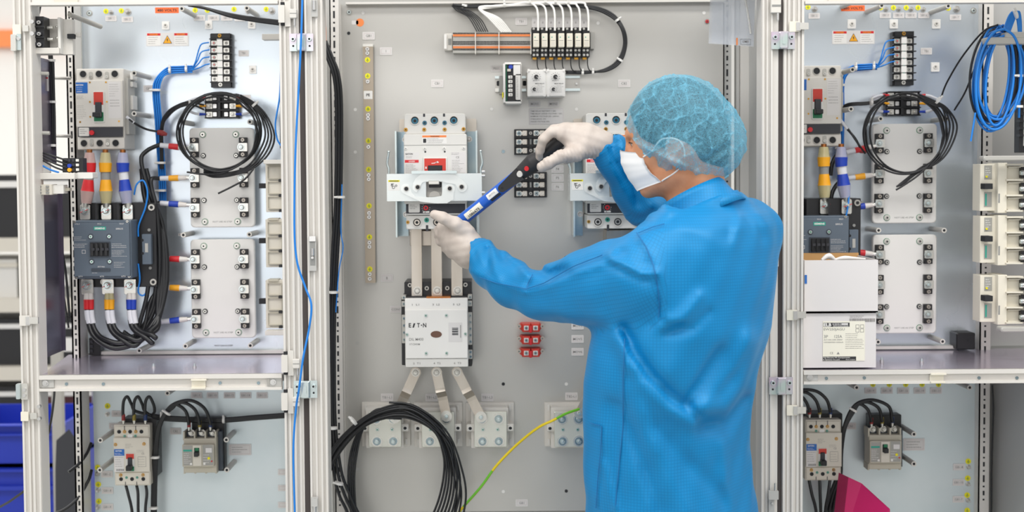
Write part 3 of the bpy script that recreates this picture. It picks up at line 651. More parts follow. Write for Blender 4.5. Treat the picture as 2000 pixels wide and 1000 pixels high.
    m.box(765, 358, 771, 359, B1+.0006, B1+.001, M['ink']); m.build('hand_warning_sticker', root)
    for sx_ in (-1, 1):
        x = 759 if sx_ < 0 else 939
        m = MB(fr); m.tube([(x, 342, .15), (x-2*sx_*-1*0, 330, .15), (x+3*(-sx_)*-1, 318, .15), (x+sx_*0, 298, .15)], 2.5, M['zinc'])
        m.ball(x, 296, .15, 3, M['zinc']); m.build('side_rod', root)
        if sx_ > 0:
            for y in (336, 344, 377):
                m = MB(fr); m.rod((941, y, .15), (947, y, .15), 3.4, M['steel']); m.build('screw', root)
            m = MB(fr); m.box(931, 392, 935, 462, .10, .13, M['zinc']); m.build('side_blade', root)
    return root
dm('steel_b', 'd3d8d8', .26, .65); noisy(M['steel_b'], 'd3d9d9', 'dfe4e2', 6, rr=(.2, .32)); dm('steel_b2', 'e2e6e4', .2, .6)
bb = big_breaker()
dup(bb, at(1206, 336-1, .155), 'large three-pole breaker half hidden by the worker\'s head and sleeve')
# --- busbars between breaker and contactor
for i, (x0, x1, tx) in enumerate(((803, 824, 'leftmost'), (842, 863, 'middle'), (881, 903, 'rightmost'))):
    mb, fin = one('busbar', 'straight flat metal bar above the white contactor, %s of the three' % tx, 'busbar', 852, 500, .11, 'straight bars above the contactor')
    mb.box(x0, 446, x1, 582, .103, .110, M['strap'], 1, c=.5); mb.hexbolt((x0+x1)/2+1, 568, .110, 8.5, M['nickel']); fin()
mb, fin = one('insulator_block', 'pale moulded block behind the bars under the large breaker', 'insulator', 850, 466, .08)
mb.box(801, 450, 905, 480, 0, .09, M['strap'], 2, c=1); fin()
mb, fin = one('insulator_block', 'pale moulded block below the breaker partly behind the worker\'s sleeve', 'insulator', 1205, 463, .08)
mb.box(1183, 449, 1240, 475, 0, .09, M['strap'], 2, c=1); fin()
# --- big contactor
root, fr = dev('contactor', 'white square contactor with an oval black window below the straight metal bars', 'contactor', 852, 650, .15)
m = MB(fr); m.box(788, 553, 921, 722, 0, .10, M['black'], 2); m.box(783, 580, 922, 716, .0, .125, M['black'], 2); m.build('base', root)
m = MB(fr); m.box(791, 583, 914, 717, .1, .145, M['white'], 1, c=1); m.box(792, 605, 913, 700, .145, .150, M['white'], 1, c=.6); m.box(792, 702, 913, 717, .145, .148, M['plast_w'], 1); m.build('housing', root)
m = MB(fr); m.cyl(0, 0, 0, .001, .1, M['dark'], n=4); m = MB(fr)
m.prism([(852+11*math.cos(i*math.pi/12), 653-6.6*math.sin(i*math.pi/12)) for i in range(24)], .150, .1506, M['lens']); m.build('inspection_window', root)
m = MB(fr); m.text('E', 800.8, 635, .1502, 8.6, M['ink'], wid=5, bold=.03); m.text('T', 817.4, 635, .1502, 8.6, M['ink'], wid=5.6, bold=.03)
m.prism([(805.5, 639.5), (808, 631), (811.5, 631), (810, 635), (808.6, 639.5)], .15, .1504, M['ink']); m.text('N', 829.5, 635, .1502, 8.6, M['ink'], wid=6.6, bold=.03); m.cyl(823.4, 635, .15, .1504, 1.3, M['ink'])
m.text('DIL M400', 813, 662.5, .1502, 5.5, M['greytxt'], wid=28, bold=.01); m.text('XTCE400M', 809.5, 672.2, .1502, 3.6, M['greytxt'], wid=21)
for x, t in ((812, '1  L1'), (852, '3  L2'), (892, '5  L3')): m.text(t, x, 595, .1456, 3.6, M['greytxt'], wid=14)
for x, t in ((813, '2  T1'), (853, '4  T2'), (893, '6  T3')): m.text(t, x, 710, .1485, 3.6, M['greytxt'], wid=14)
m.build('lettering', root)
m = MB(fr); m.box(876, 630, 903, 668, .15, .1505, M['palegrey'])
for i, w in enumerate((.8, 1.6, .6, 1.8, .8, 1.2, 1.6, .7)): m.box(883, 640+i*2, 895, 640+i*2+w, .1505, .1508, M['dark'])
m.box(899, 635, 900.5, 660, .1505, .1508, M['greytxt']); m.build('barcode_label', root)
for x, y in ((832, 616), (872, 616), (832, 690), (872, 690), (795, 653), (909, 652.5)):
    m = MB(fr); m.screw(x, y, .15, 3.3, M['zinc'], 'green'); m.build('screw', root)
for x0, x1, ys in ((784, 792, ((578, 586), (589, 600), (616, 672))), (914, 922, ((578, 586), (589, 600), (612, 676), (686, 704)))):
    for (a, b_) in ys:
        m = MB(fr); m.box(x0, a, x1, b_, .1, .13, M['plast_g2'], 1); n_ = max(1, int((b_-a)/15)+1)
        for k in range(n_): m.screw((x0+x1)/2+.5, a+(k+.5)*(b_-a)/n_, .13, 2.6, M['zinc_blue'])
        m.build('auxiliary_terminal', root)
m = MB(fr)
for x in (799, 832.5, 873, 909): m.ring(x, 566 if 820 < x < 880 else 559.5, .1, .103, 4.2, 2.2, M['steel2']); m.cyl(x, 566 if 820 < x < 880 else 559.5, .1, .102, 2.2, M['slot'])
m.build('mounting_screw', root)
m = MB(fr); m.box(833, 579.5, 880, 583, .1, .14, M['copper']); m.build('copper_strip', root)
# --- bent lower bars
def lower_bar(x0, y0, x1, y1, lab, w=9.5):
    mb, fin = one('busbar', lab, 'busbar', 850, 770, .10, 'bent bars below the contactor')
    mb2 = mb; n = 14; d = Vector((x1-x0, y1-y0)); L = d.length; d /= L; q = Vector((-d.y, d.x))
    pts = []
    for i in range(n+1):
        t = i/n; s_ = 0 if t < .4 else (1 if t > .6 else (1-math.cos(math.pi*(t-.4)/.2))/2)
        pts.append((x0+(x1-x0)*t, y0+(y1-y0)*t, .10-.02*s_+(.006*math.exp(-((t-.42)/.03)**2))))
    vs = []; fs = []
    for x, y, h in pts:
        for sgn, dh in ((-1, 0), (1, 0), (1, -.004), (-1, -.004)): vs.append(mb.p(x+q.x*w*sgn, y+q.y*w*sgn, h+dh))
    for i in range(n):
        for k in range(4): fs.append((i*4+k, i*4+(k+1) % 4, i*4+4+(k+1) % 4, i*4+4+k))
    fs += [(3, 2, 1, 0), tuple(n*4+k for k in range(4))]
    mb.add(vs, fs, M['strap'])
    mb.cyl(x0, y0, .0962, .0997, w+1, M['strap']); mb.cyl(x1, y1, .0762, .0797, w+1, M['strap'])
    mb.cyl(x1, y1, .0797, .0815, w+1.5, M['nickel'], n=22); mb.hexbolt(x1, y1, .0815, 7.5, M['zinc'], .008, washer=False)
    mb.hexbolt(x0, y0, .10, 8, M['nickel']); fin()
lower_bar(812, 727, 770, 818, 'bent metal bar slanting down-left from the white contactor')
lower_bar(853, 727, 871, 816, 'bent metal bar in the middle below the white contactor')
lower_bar(893, 727, 939, 818, 'bent metal bar slanting down-right from the white contactor')
lower_bar(1168, 745, 1133, 812, 'bent metal bar end showing beside the blue gown', 9)
# --- terminal blocks with bolted plates
def tblock(x0, px, lab, first=None):
    cx, cy = (x0+x0+95)/2, 838
    if first: return dup(first, at(cx, cy, .08), lab)
    root, fr = dev('terminal_block', lab, 'terminal block', cx, cy, .08, 'bolted terminal blocks at the foot of the plate')
    m = MB(fr); m.box(x0, 795, x0+96, 883, 0, .012, M['plast_g'], 1, c=.5); m.box(x0+11, 800, x0+84, 880, .012, .05, M['plast_g'], 2); m.box(x0+2, 832, x0+95, 847, .012, .055, M['plast_g'], 3, c=1)
    for x in (x0+9, x0+88): m.ring(x, 840, .055, .058, 5, 3.4, M['plast_w']); m.cyl(x, 840, .055, .056, 3.3, M['slot'])
    for x in (x0+8, x0+88):
        for y in (805, 873): m.box(x-2, y-6, x+2, y+6, .012, .016, M['plast_w'], 1.5)
    m.build('base', root)
    m = MB(fr); m.box(x0+17, 806, x0+81, 876, .055, .066, M['cond'], 2, c=.8); m.build('conductor_plate', root)
    for x, y in ((x0+32, 820), (x0+65, 820), (x0+33, 864), (x0+65, 864)):
        m = MB(fr); m.cyl(x, y, .066, .0675, 11, M['nickel'], n=22); m.cyl(x, y, .0675, .069, 8, M['zinc_blue'], n=18); m.hexbolt(x, y, .069, 8, M['zinc'], .008, washer=False); m.build('bolt', root)
    for x in (x0+34, x0+63):
        m = MB(fr); m.screw(x, 841, .066, 3.6, M['zinc'], 'green'); m.build('screw', root)
    return root
dm('cond', 'd5d5cb', .3, .45)
tb = tblock(702, 0, 'four-bolt terminal block in front of the cable coil, far left one on the plate foot')
tblock(806, 0, 'four-bolt terminal block half covered by the black cable coil', tb)
tblock(909, 0, 'four-bolt terminal block right of the cable coil, under the bar slanting right', tb)
tblock(1066, 0, 'four-bolt terminal block at the gown\'s edge, crossed by the yellow-green wire', tb)
# --- DIN rail and terminal strip
root, fr = dev('din_rail', 'long metal rail behind the orange and black terminal strip', 'rail', 1014, 82, .01)
m = MB(fr); m.box(868, 66, 1160, 98, 0, .002, M['steel2']); m.box(868, 66, 1160, 71, .002, .008, M['steel']); m.box(868, 93, 1160, 98, .002, .008, M['steel']); m.box(1153, 77, 1158, 87, .002, .0025, M['slot'], 2)
m.build('rail', root); m = MB(fr); m.box(868, 66, 884, 99, .002, .03, M['plast_g'], 2, c=1); m.box(868, 68, 873, 96, .03, .034, M['white'], 1); m.box(876, 76, 882, 88, .03, .031, M['grey']); m.build('end_clamp', root)
m = MB(fr); m.box(1152, 64, 1160, 98, .002, .025, M['plast_g2'], 1, c=1); m.build('end_clamp', root)
DOFF = 1
xs_ = 884.5; n_t = 56; first = None
pitch = (1036.5-884.5)/n_t
for i in range(n_t):
    x = 884.5+(i+.5)*pitch; side = 'from the strip end clamp' if True else ''
    if first is None:
        root, fr = dev('terminal', 'narrow grey push-in terminal with orange levers and black wire holes on the long strip', 'terminal', x, 82, .05, 'push-in terminals on the long strip')
        w = pitch*.47; m = MB(fr); m.box(x-w, 63, x+w, 103, .01, .045, M['plast_g2'])
        
        for y in (65, 81.5, 85.5, 96.5): m.box(x-w*.75, y-1.6, x+w*.75, y+1.6, .045, .0455, M['slot'], .6)
        m.build('body', root)
        for y in (68.8, 92): m = MB(fr); m.box(x-w*.95, y-2, x+w*.95, y+2, .045, .047, M['orange']); m.build('lever', root)
        first = root
    else: dup(first, at(x, 82, .05))
for x, lb in ((928.5, 'left'), (974.5, 'middle'), (1037, 'right')):
    mb, fin = one('terminal_partition', 'grey divider plate standing proud of the terminal strip, %s one of three' % lb, 'divider', x, 84, .06, 'dividers in the terminal strip')
    mb.box(x-.9, 63, x+.9, 105, .01, .058, M['plast_g']); fin()
# --- relays
first = None; words = ('nearest the orange terminals', 'second from the orange terminals', 'third from the orange terminals', 'middle of the seven', 'third from the black cable loop', 'second from the black cable loop', 'rightmost, by the rail end')
for i in range(7):
    x = 1047+i*16.4
    if first is None:
        root, fr = dev('relay', 'slim white-capped relay in a black socket, '+words[0], 'relay', x, 81, .07, 'plug-in relays on the rail')
        m = MB(fr); m.box(x-8, 52, x+7.4, 110, .01, .05, M['black'], 1, c=.5); m.box(x-6, 57, x+7, 64, .05, .056, M['black_s']); m.build('socket', root)
        m = MB(fr); m.box(x-5.5, 65.5, x+6, 92, .05, .075, M['cream'], 1, c=.8); m.box(x-4, 79, x+4, 80, .075, .0753, M['greytxt']); m.cyl(x-2, 73, .075, .0755, 1.1, M['teal']); m.box(x-4, 82, x+4, 90, .075, .0752, M['beige']); m.build('cap', root)
        for xx, y in ((x-4, 55), (x+3, 61), (x-4, 97), (x+3, 97), (x-4, 106), (x+3, 106)):
            m = MB(fr); m.screw(xx, y, .05, 2.6, M['nickel'], 'grey', .004); m.build('screw', root)
        m = MB(fr); m.box(x-6, 110, x+2, 114, .02, .04, M['brass']); m.build('tab', root)
        m = MB(fr); m.box(x-6.5, 28, x+5, 50, .0, .002, M['palegrey']); m.text('R1', x-1, 38, .0023, 3, M['greytxt'], rot=90); m.build('tag', root)
        first = root
    else: dup(first, at(x, 81, .07), 'slim white-capped relay in a black socket, '+words[i])
# --- second rail: power supply, two timers
root, fr = dev('din_rail', 'short metal rail behind the power supply and the two dial timers', 'rail', 1050, 162, .01)
m = MB(fr); m.box(967, 148, 1133, 178, 0, .002, M['steel2']); m.box(967, 148, 1133, 153, .002, .008, M['zinc']); m.box(967, 173, 1133, 178, .002, .008, M['zinc']); m.hexbolt(1126, 164, .002, 5, M['steel'], washer=False); m.box(1021, 157, 1028, 167, .002, .0023, M['slot'], 2); m.box(970, 157, 977, 167, .002, .0023, M['slot'], 2); m.build('rail', root)
m = MB(fr); m.box(975, 148, 982, 184, .002, .02, M['grey'], 1); m.box(967, 172, 974, 179, .002, .016, M['white'], 1); m.build('end_clamp', root)
root, fr = dev('power_supply', 'small white power supply with a column of screw terminals left of the dial timers', 'power supply', 1000, 162, .10)
m = MB(fr); m.box(983, 124, 987, 200, .005, .10, M['white'], 1); m.box(986, 121, 1018, 125, .01, .09, M['white'], 1); m.box(987, 198, 1018, 202, .005, .10, M['white']); m.box(987, 124, 1018, 200, .005, .08, M['slate_d']); m.box(1003, 127, 1018, 147, .08, .1, M['white'], 1); m.box(1007, 145, 1018, 195, .08, .1, M['plast_w'], 2); m.box(1017, 124, 1019, 200, .01, .1, M['plast_g']); m.build('housing', root)
m = MB(fr); m.box(992, 141, 1007, 197, .08, .086, M['black']); m.build('terminal_strip', root)
for i in range(5):
    m = MB(fr); m.box(993, 147+i*8.6, 1001, 153+i*8.6, .086, .09, M['nickel'], 1); m.screw(997.5, 150+i*8.6, .09, 2.6, M['steel'], 'dark'); m.build('screw_terminal', root)
m = MB(fr); m.cyl(998, 130, .08, .088, 4.2, M['blue']); m.build('adjuster', root); m = MB(fr); m.box(991, 134, 998, 139, .08, .09, M['beige']); m.box(981, 180, 984, 190, .02, .1, M['yellow']); m.lines(1009, 150, 1012, 190, 12, .1003, M['greytxt'], .8); m.box(988.5, 125, 990, 198, .08, .088, M['green']); m.build('connector', root)
def timer(x0, lab, first=None):
    if first: return dup(first, at(x0+18.5, 162, .085), lab)
    root, fr = dev('timer_relay', lab, 'timer', x0+18.5, 162, .085, 'dial timers')
    m = MB(fr); m.box(x0, 136, x0+37.5, 188, .01, .08, M['white'], 4, c=1.5); m.box(x0-.2, 138, x0+2.4, 142, .08, .084, M['white'], 1)
    for y in (136.5, 185): m.box(x0+1, y-2, x0+6, y+3, .01, .082, M['white'], 1); m.box(x0+32, y-2, x0+37, y+3, .01, .082, M['white'], 1)
    m.build('housing', root)
    for x, y, r in ((x0+18, 150, 4.6), (x0+14, 174, 3.6)):
        m = MB(fr); m.cyl(x, y, .08, .092, r, M['black'], r*.85); m.prism([(x-.6, y-.4), (x+.5, y+.8), (x+r*1.1, y+r*.7), (x+r*.9, y+r*.3)], .092, .0925, M['white'])
        for k in range(11):
            a = -.9+k*.5; m.rod((x+r*1.5*math.cos(a), y-r*1.5*math.sin(a), .0802), (x+r*2*math.cos(a), y-r*2*math.sin(a), .0802), .25, M['dark'], n=4)
        m.build('dial', root)
    m = MB(fr); m.text('MEAS RELAY', x0+25, 163, .0803, 2.2, M['ink'], wid=18); m.lines(x0+20, 165, x0+35, 181, 6, .0802, M['greytxt'], .5); m.lines(x0+11, 156.5, x0+26, 158.5, 1, .0802, M['greytxt'], .7); m.build('printing', root)
    return root
t1 = timer(1029.5, 'white two-dial timer next to the power supply, left of its twin'); timer(1067, 'white two-dial timer on the open rail end, right of its twin', t1)
# --- fuse terminal blocks
def fuse_block(cx, cy, lab, first=None):
    if first: return dup(first, at(cx, cy, .03), lab)
    root, fr = dev('fuse_block', lab, 'fuse block', cx, cy, .03, 'black three-way fuse blocks')
    m = MB(fr); m.box(cx-32, cy-25, cx+32, cy+25, 0, .02, M['black'], 1, c=.6); m.box(cx-3, cy-22, cx+3, cy+22, .02, .026, M['black_s'])
    for y in (-8.5, 8.5): m.box(cx-31, cy+y-.8, cx+31, cy+y+.8, .02, .03, M['black_s'])
    m.build('base', root)
    for j in range(3):
        y = cy-17+j*17
        for sx_ in (-1, 1):
            x = cx+sx_*17
            m = MB(fr); m.box(x-11, y-5, x-1, y+5, .02, .024, M['nickel'], 1); m.box(x+1, y-5, x+10, y+5, .02, .026, M['strap'], 1); m.box(x-3, y-3, x+2, y+3, .02, .025, M['nickel']); m.ring(x+5, y, .026, .028, 3, 1.6, M['nickel']); m.screw(x-5.5, y, .024, 4.6, M['zinc_blue'], 'dark', .004); m.build('fuse_clip', root)
    m = MB(fr)
    for j in (-17, 17): m.cyl(cx, cy+j, .026, .03, 3, M['steel2']); m.cyl(cx, cy+j, .03, .0303, 1.4, M['slot'])
    m.box(cx-1.5, cy-5, cx+1.5, cy+5, .026, .027, M['grey']); m.build('mounting_screw', root)
    return root
fb = fuse_block(1036.5, 277, 'black three-way fuse block behind the fingers of the raised glove')
fuse_block(1036.5, 361, 'black three-way fuse block below the tool\'s black grip, beside the F4 F5 F6 tags', fb)
# --- red insulators
def red_block(cx, cy, lab, first=None):
    if first: return dup(first, at(cx, cy, .05), lab)
    root, fr = dev('surge_module', lab, 'surge protector', cx, cy, .05, 'red modules')
    m = MB(fr); o = [(cx-24, cy), (cx-18, cy-8), (cx+19, cy-8), (cx+24, cy-1), (cx+18, cy+8), (cx-15, cy+8)]
    m.prism(o, 0, .03, M['red2']); m.box(cx-16, cy-8, cx-6+6, cy+8, .03, .045, M['red2'], 1, c=1); m.box(cx+2, cy-8, cx+18, cy+8, .03, .045, M['red2'], 1, c=1); m.box(cx-2, cy-4, cx+3, cy+9, .03, .05, M['red'], 1, c=.5); m.build('body', root)
    for x in (cx-8, cx+10):
        m = MB(fr); m.box(x-4.5, cy-4.5, x+4.5, cy+4.5, .045, .047, M['white'], 1); m.screw(x, cy, .047, 3.5, M['zinc_blue'], 'dark'); m.build('terminal', root)
    for x in (cx-22, cx+24):
        m = MB(fr); m.rod((x, cy-2, .02), (x, cy-2, .032), 4, M['strap']); m.screw(x, cy-2, .032, 2.6, M['steel2'], 'dark'); m.build('screw', root)
    return root
r1 = red_block(1036, 641, 'red two-terminal module, top of the stack of three'); red_block(1036, 665, 'red two-terminal module in the middle of the stack of three', r1); red_block(1036, 690, 'red two-terminal module at the bottom of the stack of three', r1)
# --- clear document pouch
root = thing('document_pouch', 'clear plastic document pouch hanging at the top right of the wide cabinet', 'document pouch', tuple(W(1430, 0, 3.2)))
def pouch_sheet(pts, Y, th, mat, name):
    o = W(1430, 0, 3.2); mb = MB(None, o); q = [mb.p(x, y, Y) for x, y in pts]; r_ = [v+Vector((0, th, 0)) for v in q]
    n = len(q); mb.add(q+r_, [tuple(range(n))[::-1], tuple(range(n, 2*n))]+[(i, (i+1) % n, n+(i+1) % n, n+i) for i in range(n)], M[mat]); return mb.build(name, root)
pouch_sheet([(1389, -60), (1384, 85), (1472, 91), (1477, -60)], 3.16, .0006, 'pouch', 'front_sheet'); pouch_sheet([(1391, -60), (1390, 83), (1471, 89), (1475, -60)], 3.168, .0006, 'pouch', 'back_sheet')
mb = MB(None, W(1430, 0, 3.2)); mb.tube([(1452, -20, 3.158), (1460, 25, 3.158), (1466, 66, 3.158)], 2, M['white']); mb.build('tie_strap', root)
pouch_sheet([(1445, 74), (1445, 87), (1467, 88), (1467, 75)], 3.1588, .0005, 'pouch', 'name_tag'); pouch_sheet([(1438, 74), (1438, 88), (1441, 88), (1441, 74)], 3.1587, .0005, 'orange', 'orange_mark')
w = W(1456, 81, 3.158); m2 = MB((1456, 81, scale_at(1456, 81, 3.158))); m2.text('GMB', 1456, 81, .0003, 4.5, M['greytxt']); m2.frame(1446, 76, 1466, 87, .7, 0, .0004, M['grey']); m2.org = w; put(m2, 'lettering', root)
# ---------------- cables of the wide cabinet
Yc = 3.40
blk = []
for i in range(6):
    d = i*1.5; blk.append(([(872+10+i*3, 11+i*.8, 3.42), (888+i*5+6, 22, 3.42), (915+i*5, 34+i, 3.41), (932+i*4.2, 62, 3.405)], 1.15, M['cable']))
harness('wire_bundle', 'thin black wires curving down onto the orange terminal strip', 'wires', blk+[([(884, 9, 3.42), (895, 11, 3.42), (912, 12, 3.42)], 3, M['cable'])], [(909, 11, 3.42, 4, 80)], part='wire')
wh = []
for i in range(6): wh.append(([(990, 12, 3.425), (945, 12+i, 3.42), (936+i*1.5, 18+i*.8, 3.41), (955+i*4, 36, 3.405), (980+i*3.6, 63, 3.405)], 1.9, M['white']))
for i in range(7):
    x = 1050.5+i*16.4; wh.append(([(945, 13, 3.42), (1000, 9+(i % 3), 3.42), (x-22, 5+i % 2*2, 3.415), (x-5, 12, 3.41), (x, 28, 3.40), (x+.5, 60, 3.393)], 2.1, M['white']))
harness('wire_bundle', 'white wires running from the terminal strip along the plate top to the relays', 'wires', wh, [(985, 9, 3.41, 6, 0), (1035, 4, 3.41, 4, 0), (1065, 3, 3.41, 4, 0), (1085, 3, 3.41, 4, 0), (1110, 4, 3.41, 4, 0)], part='wire')
lp = []
for i in range(3):
    d = (i-1)*2.2
    lp.append(([(905, 12+i, 3.43), (960, 11+d, 3.43), (1050, 8+d, 3.435), (1145, 13+d, 3.42), (1190-d, 27+d, 3.42), (1214-d, 52, 3.41), (1221-d, 85, 3.41), (1210-d, 118-d, 3.41), (1185, 136-d, 3.41), (1150, 141+d*.6, 3.42), (1105, 141+d*.6, 3.42)], 2.3, M['cable']))
for i in range(7):
    x = 1049+i*16.4; lp.append(([(x, 112, 3.40), (x+.5, 128, 3.405), (x+4, 137, 3.41), (x+12, 141, 3.42)], 1.1, M['cable']))
harness('cable_loop', 'thick black cable looping right of the relays with white ties', 'cable', lp, [(1206, 39, 3.41, 6, -55), (1212, 118, 3.41, 6, 60), (1138, 142, 3.415, 5, 0), (1158, 141, 3.415, 5, 0)])
# black trunk at the left edge
tr = []
for i in range(6):
    dx = (i % 3)*5.2; Y = 3.34+(i//3)*.03
    tr.append(([(630+dx*.6, 80, Y), (638+dx, 110, Y), (652+dx, 150, Y), (657+dx, 220, Y), (655+dx, 400, Y), (650+dx, 480, Y), (645+dx*.9, 600, Y), (644+dx*.9, 720, Y), (645+dx, 830, Y), (652+dx*1.4, 920, Y), (662+dx*2, 965, Y), (678+dx*2, 1000, Y), (700+dx*3, 1060, Y)], 3.2, M['cable']))
harness('cable_bundle', 'thick black cable trunk running down the left edge of the wide cabinet', 'cable', tr, [(651, 571, 3.33, 9, 90), (650, 836, 3.33, 9, 90), (662, 944, 3.33, 9, 75), (665, 385, 3.33, 9, 90)])
mb = MB(None, W(668, 520, 3.33)); mb.tube([(668, 360, 3.33), (666, 450, 3.33), (670, 485, 3.33), (662, 530, 3.33), (656, 610, 3.33)], 1.1, M['bluewire']); o = mb.build('wire'); tag(o, 'thin blue wire beside the black trunk at the wide cabinet\'s left edge', 'wire'); 
cl = []
for i in range(7):
    k = i; Y = 3.315-.006*(i % 3)
    cl.append(([(634, 915+k*7, Y+.03), (655, 868+k*5, Y+.02), (700, 824+k*3, Y), (748, 797+k*3.5, Y-.01), (800, 790+k*4.5, Y-.01), (848, 820+k*5.6-k*k*.3, Y-.01), (880-k*2.4, 868+k*3, Y), (897-k*5, 925, Y), (896-k*6.5, 975, Y), (880-k*7.5, 1030, Y)], 2.3, M['cable']))
for i in range(3):
    cl.append(([(760+i*10, 786+i*8, 3.30), (800, 790+i*8, 3.295), (845, 815+i*9, 3.295), (880, 855+i*9, 3.30), (903-i*9, 920, 3.31), (910-i*9, 970, 3.32), (900-i*9, 1030, 3.32)], 2.1, M['cable']))
for i in range(4):
    cl.append(([(785, 803+i*5, 3.33), (735, 800+i*6, 3.33), (705+i*2, 835, 3.33), (686+i*4, 880, 3.33), (680+i*4, 940, 3.34), (688+i*3, 1020, 3.34)], 2, M['cable']))
harness('cable_coil', 'large loose coil of black cable over the lower terminal blocks', 'cable', cl, [(690, 822, 3.30, 10, 40)])
dm('yellow2', 'f0d21a', .4)
harness('earth_wire', 'yellow and green striped earth wire sweeping across the lower plate', 'wire', [([(1131, 799, 3.36), (1105, 808, 3.34), (1080, 821, 3.33), (1050, 836, 3.34), (1010, 868, 3.37), (970, 909, 3.38), (940, 950, 3.38), (905, 990, 3.37), (885, 1015, 3.37)], 2.7, M['yellow2'], M['greenwire'])], part='wire')
# cables running behind posts on the left seam
mb = MB(None, W(590, 400, 3.04)); mb.tube([(591, -20, 3.05), (588, 80, 3.045), (583, 180, 3.055), (577, 300, 3.055), (575, 440, 3.055), (580, 510, 3.055), (596, 560, 3.055), (608, 595, 3.05), (604, 640, 3.05), (592, 700, 3.04), (584, 760, 3.04), (578, 800, 3.055), (573, 880, 3.055), (576, 1010, 3.055)], 2.0, M['bluewire']); o = mb.build('blue_wire'); tag(o, 'single blue wire hanging loosely in front of the cabinet seam', 'wire')
# ============================================================ narrow cabinets: shared devices
def toggle_breaker():
    root, fr = dev('circuit_breaker', 'grey three-pole breaker with blue maker\'s patch above the coloured cable boots, left cabinet', 'circuit breaker', 194.5, 213, .10, 'toggle breakers')
    m = MB(fr); m.box(148, 134, 241, 292, .0, .092, M['plast_g'], 2, c=1.5); m.box(148.5, 157, 240.5, 248, .09, .10, M['plast_g'], 2, c=1); m.box(149, 268, 241, 291, .09, .096, M['plast_g'], 3, c=1); m.box(241, 152, 247, 262, .02, .08, M['plast_g2'], 1); m.build('housing', root)
    for x in (162, 193, 224):
        for y, h in ((144.5, .092), (279.5, .096)): m = MB(fr); m.ring(x, y, h, h+.002, 7.6, 6.4, M['plast_g2']); m.cyl(x, y, h, h+.0008, 6.6, M['slot']); m.build('terminal_port', root)
    for x in (177, 208.5):
        for y, h in ((147, .092), (278, .096)):
            m = MB(fr); m.box(x-4, y-7, x+4, y+8, h, h+.001, M['plast_g2'], 3); m.screw(x, y+3, h+.001, 3.2, M['nickel'], 'grey', .003); m.build('screw', root)
    for x, y in ((176.5, 161), (208, 161), (176, 199), (209, 199), (176, 228), (156, 238), (232, 237)):
        m = MB(fr); m.cyl(x, y, .10, .101, 1.8, M['brass'], n=10); m.build('rivet', root)
    m = MB(fr); m.box(148.8, 161, 172, 182, .10, .1006, M['bluelabel'], .5); m.text('EATON', 156.5, 166, .1008, 3.2, M['white'], wid=14, bold=.03); m.lines(150.5, 169, 170, 176, 2, .1007, M['white'], .5); m.text('JG250', 156, 179, .1008, 2.6, M['white'], wid=11, bold=.02); m.build('maker_label', root)
    m = MB(fr); m.lines(150, 186, 171, 194, 3, .1001, M['greytxt'], .6); m.lines(150, 205, 170, 232, 8, .1001, M['greytxt'], .45, 3); m.box(212, 160, 237, 231, .10, .1004, M['palegrey'], .5); m.lines(214, 163, 235, 190, 6, .1005, M['greytxt'], .45, 5); m.lines(215, 193, 235, 210, 3, .1005, M['greytxt'], .8, 6); m.build('rating_label', root)
    m = MB(fr); m.box(182, 178, 205, 240, .10, .103, M['plast_w'], 3, c=1); m.box(184, 180, 202.5, 205, .103, .1035, M['red2'], 1); m.box(184, 205, 202.5, 219, .103, .1035, M['white']); m.box(184, 219, 202.5, 237, .103, .1035, M['green'], 1); m.box(187, 200, 199.5, 230, .1035, .104, M['slot']); m.build('switch_window', root)
    m = MB(fr); m.box(188, 200, 199, 222, .104, .110, M['dark'], .5); m.box(185.5, 220, 200.5, 229, .104, .125, M['black'], 1.5, c=1); m.build('toggle', root)
    m = MB(fr); m.box(151, 248, 239, 267, .098, .0995, M['dark'], .5); m.box(153, 249, 173, 265.5, .0995, .100, M['plast_w'], 1.5); m.lines(155, 251, 170, 262, 3, .1002, M['greytxt']); m.prism([(179+5*math.cos(k*math.pi/3.5), 259-5*math.sin(k*math.pi/3.5)) for k in range(7)], .0995, .105, M['red']); m.build('trip_unit', root)
    for y0, y1 in ((140, 154), (158, 168), (185, 213)): m = MB(fr); m.box(247, y0, 252, y1, .02, .06, M['plast_w'], 1); m.build('auxiliary_cover', root)
    return root
tb1 = toggle_breaker(); dup(tb1, at(1597.5, 207, .10), 'grey three-pole breaker with red and green switch window, right cabinet beside the blue trunk')
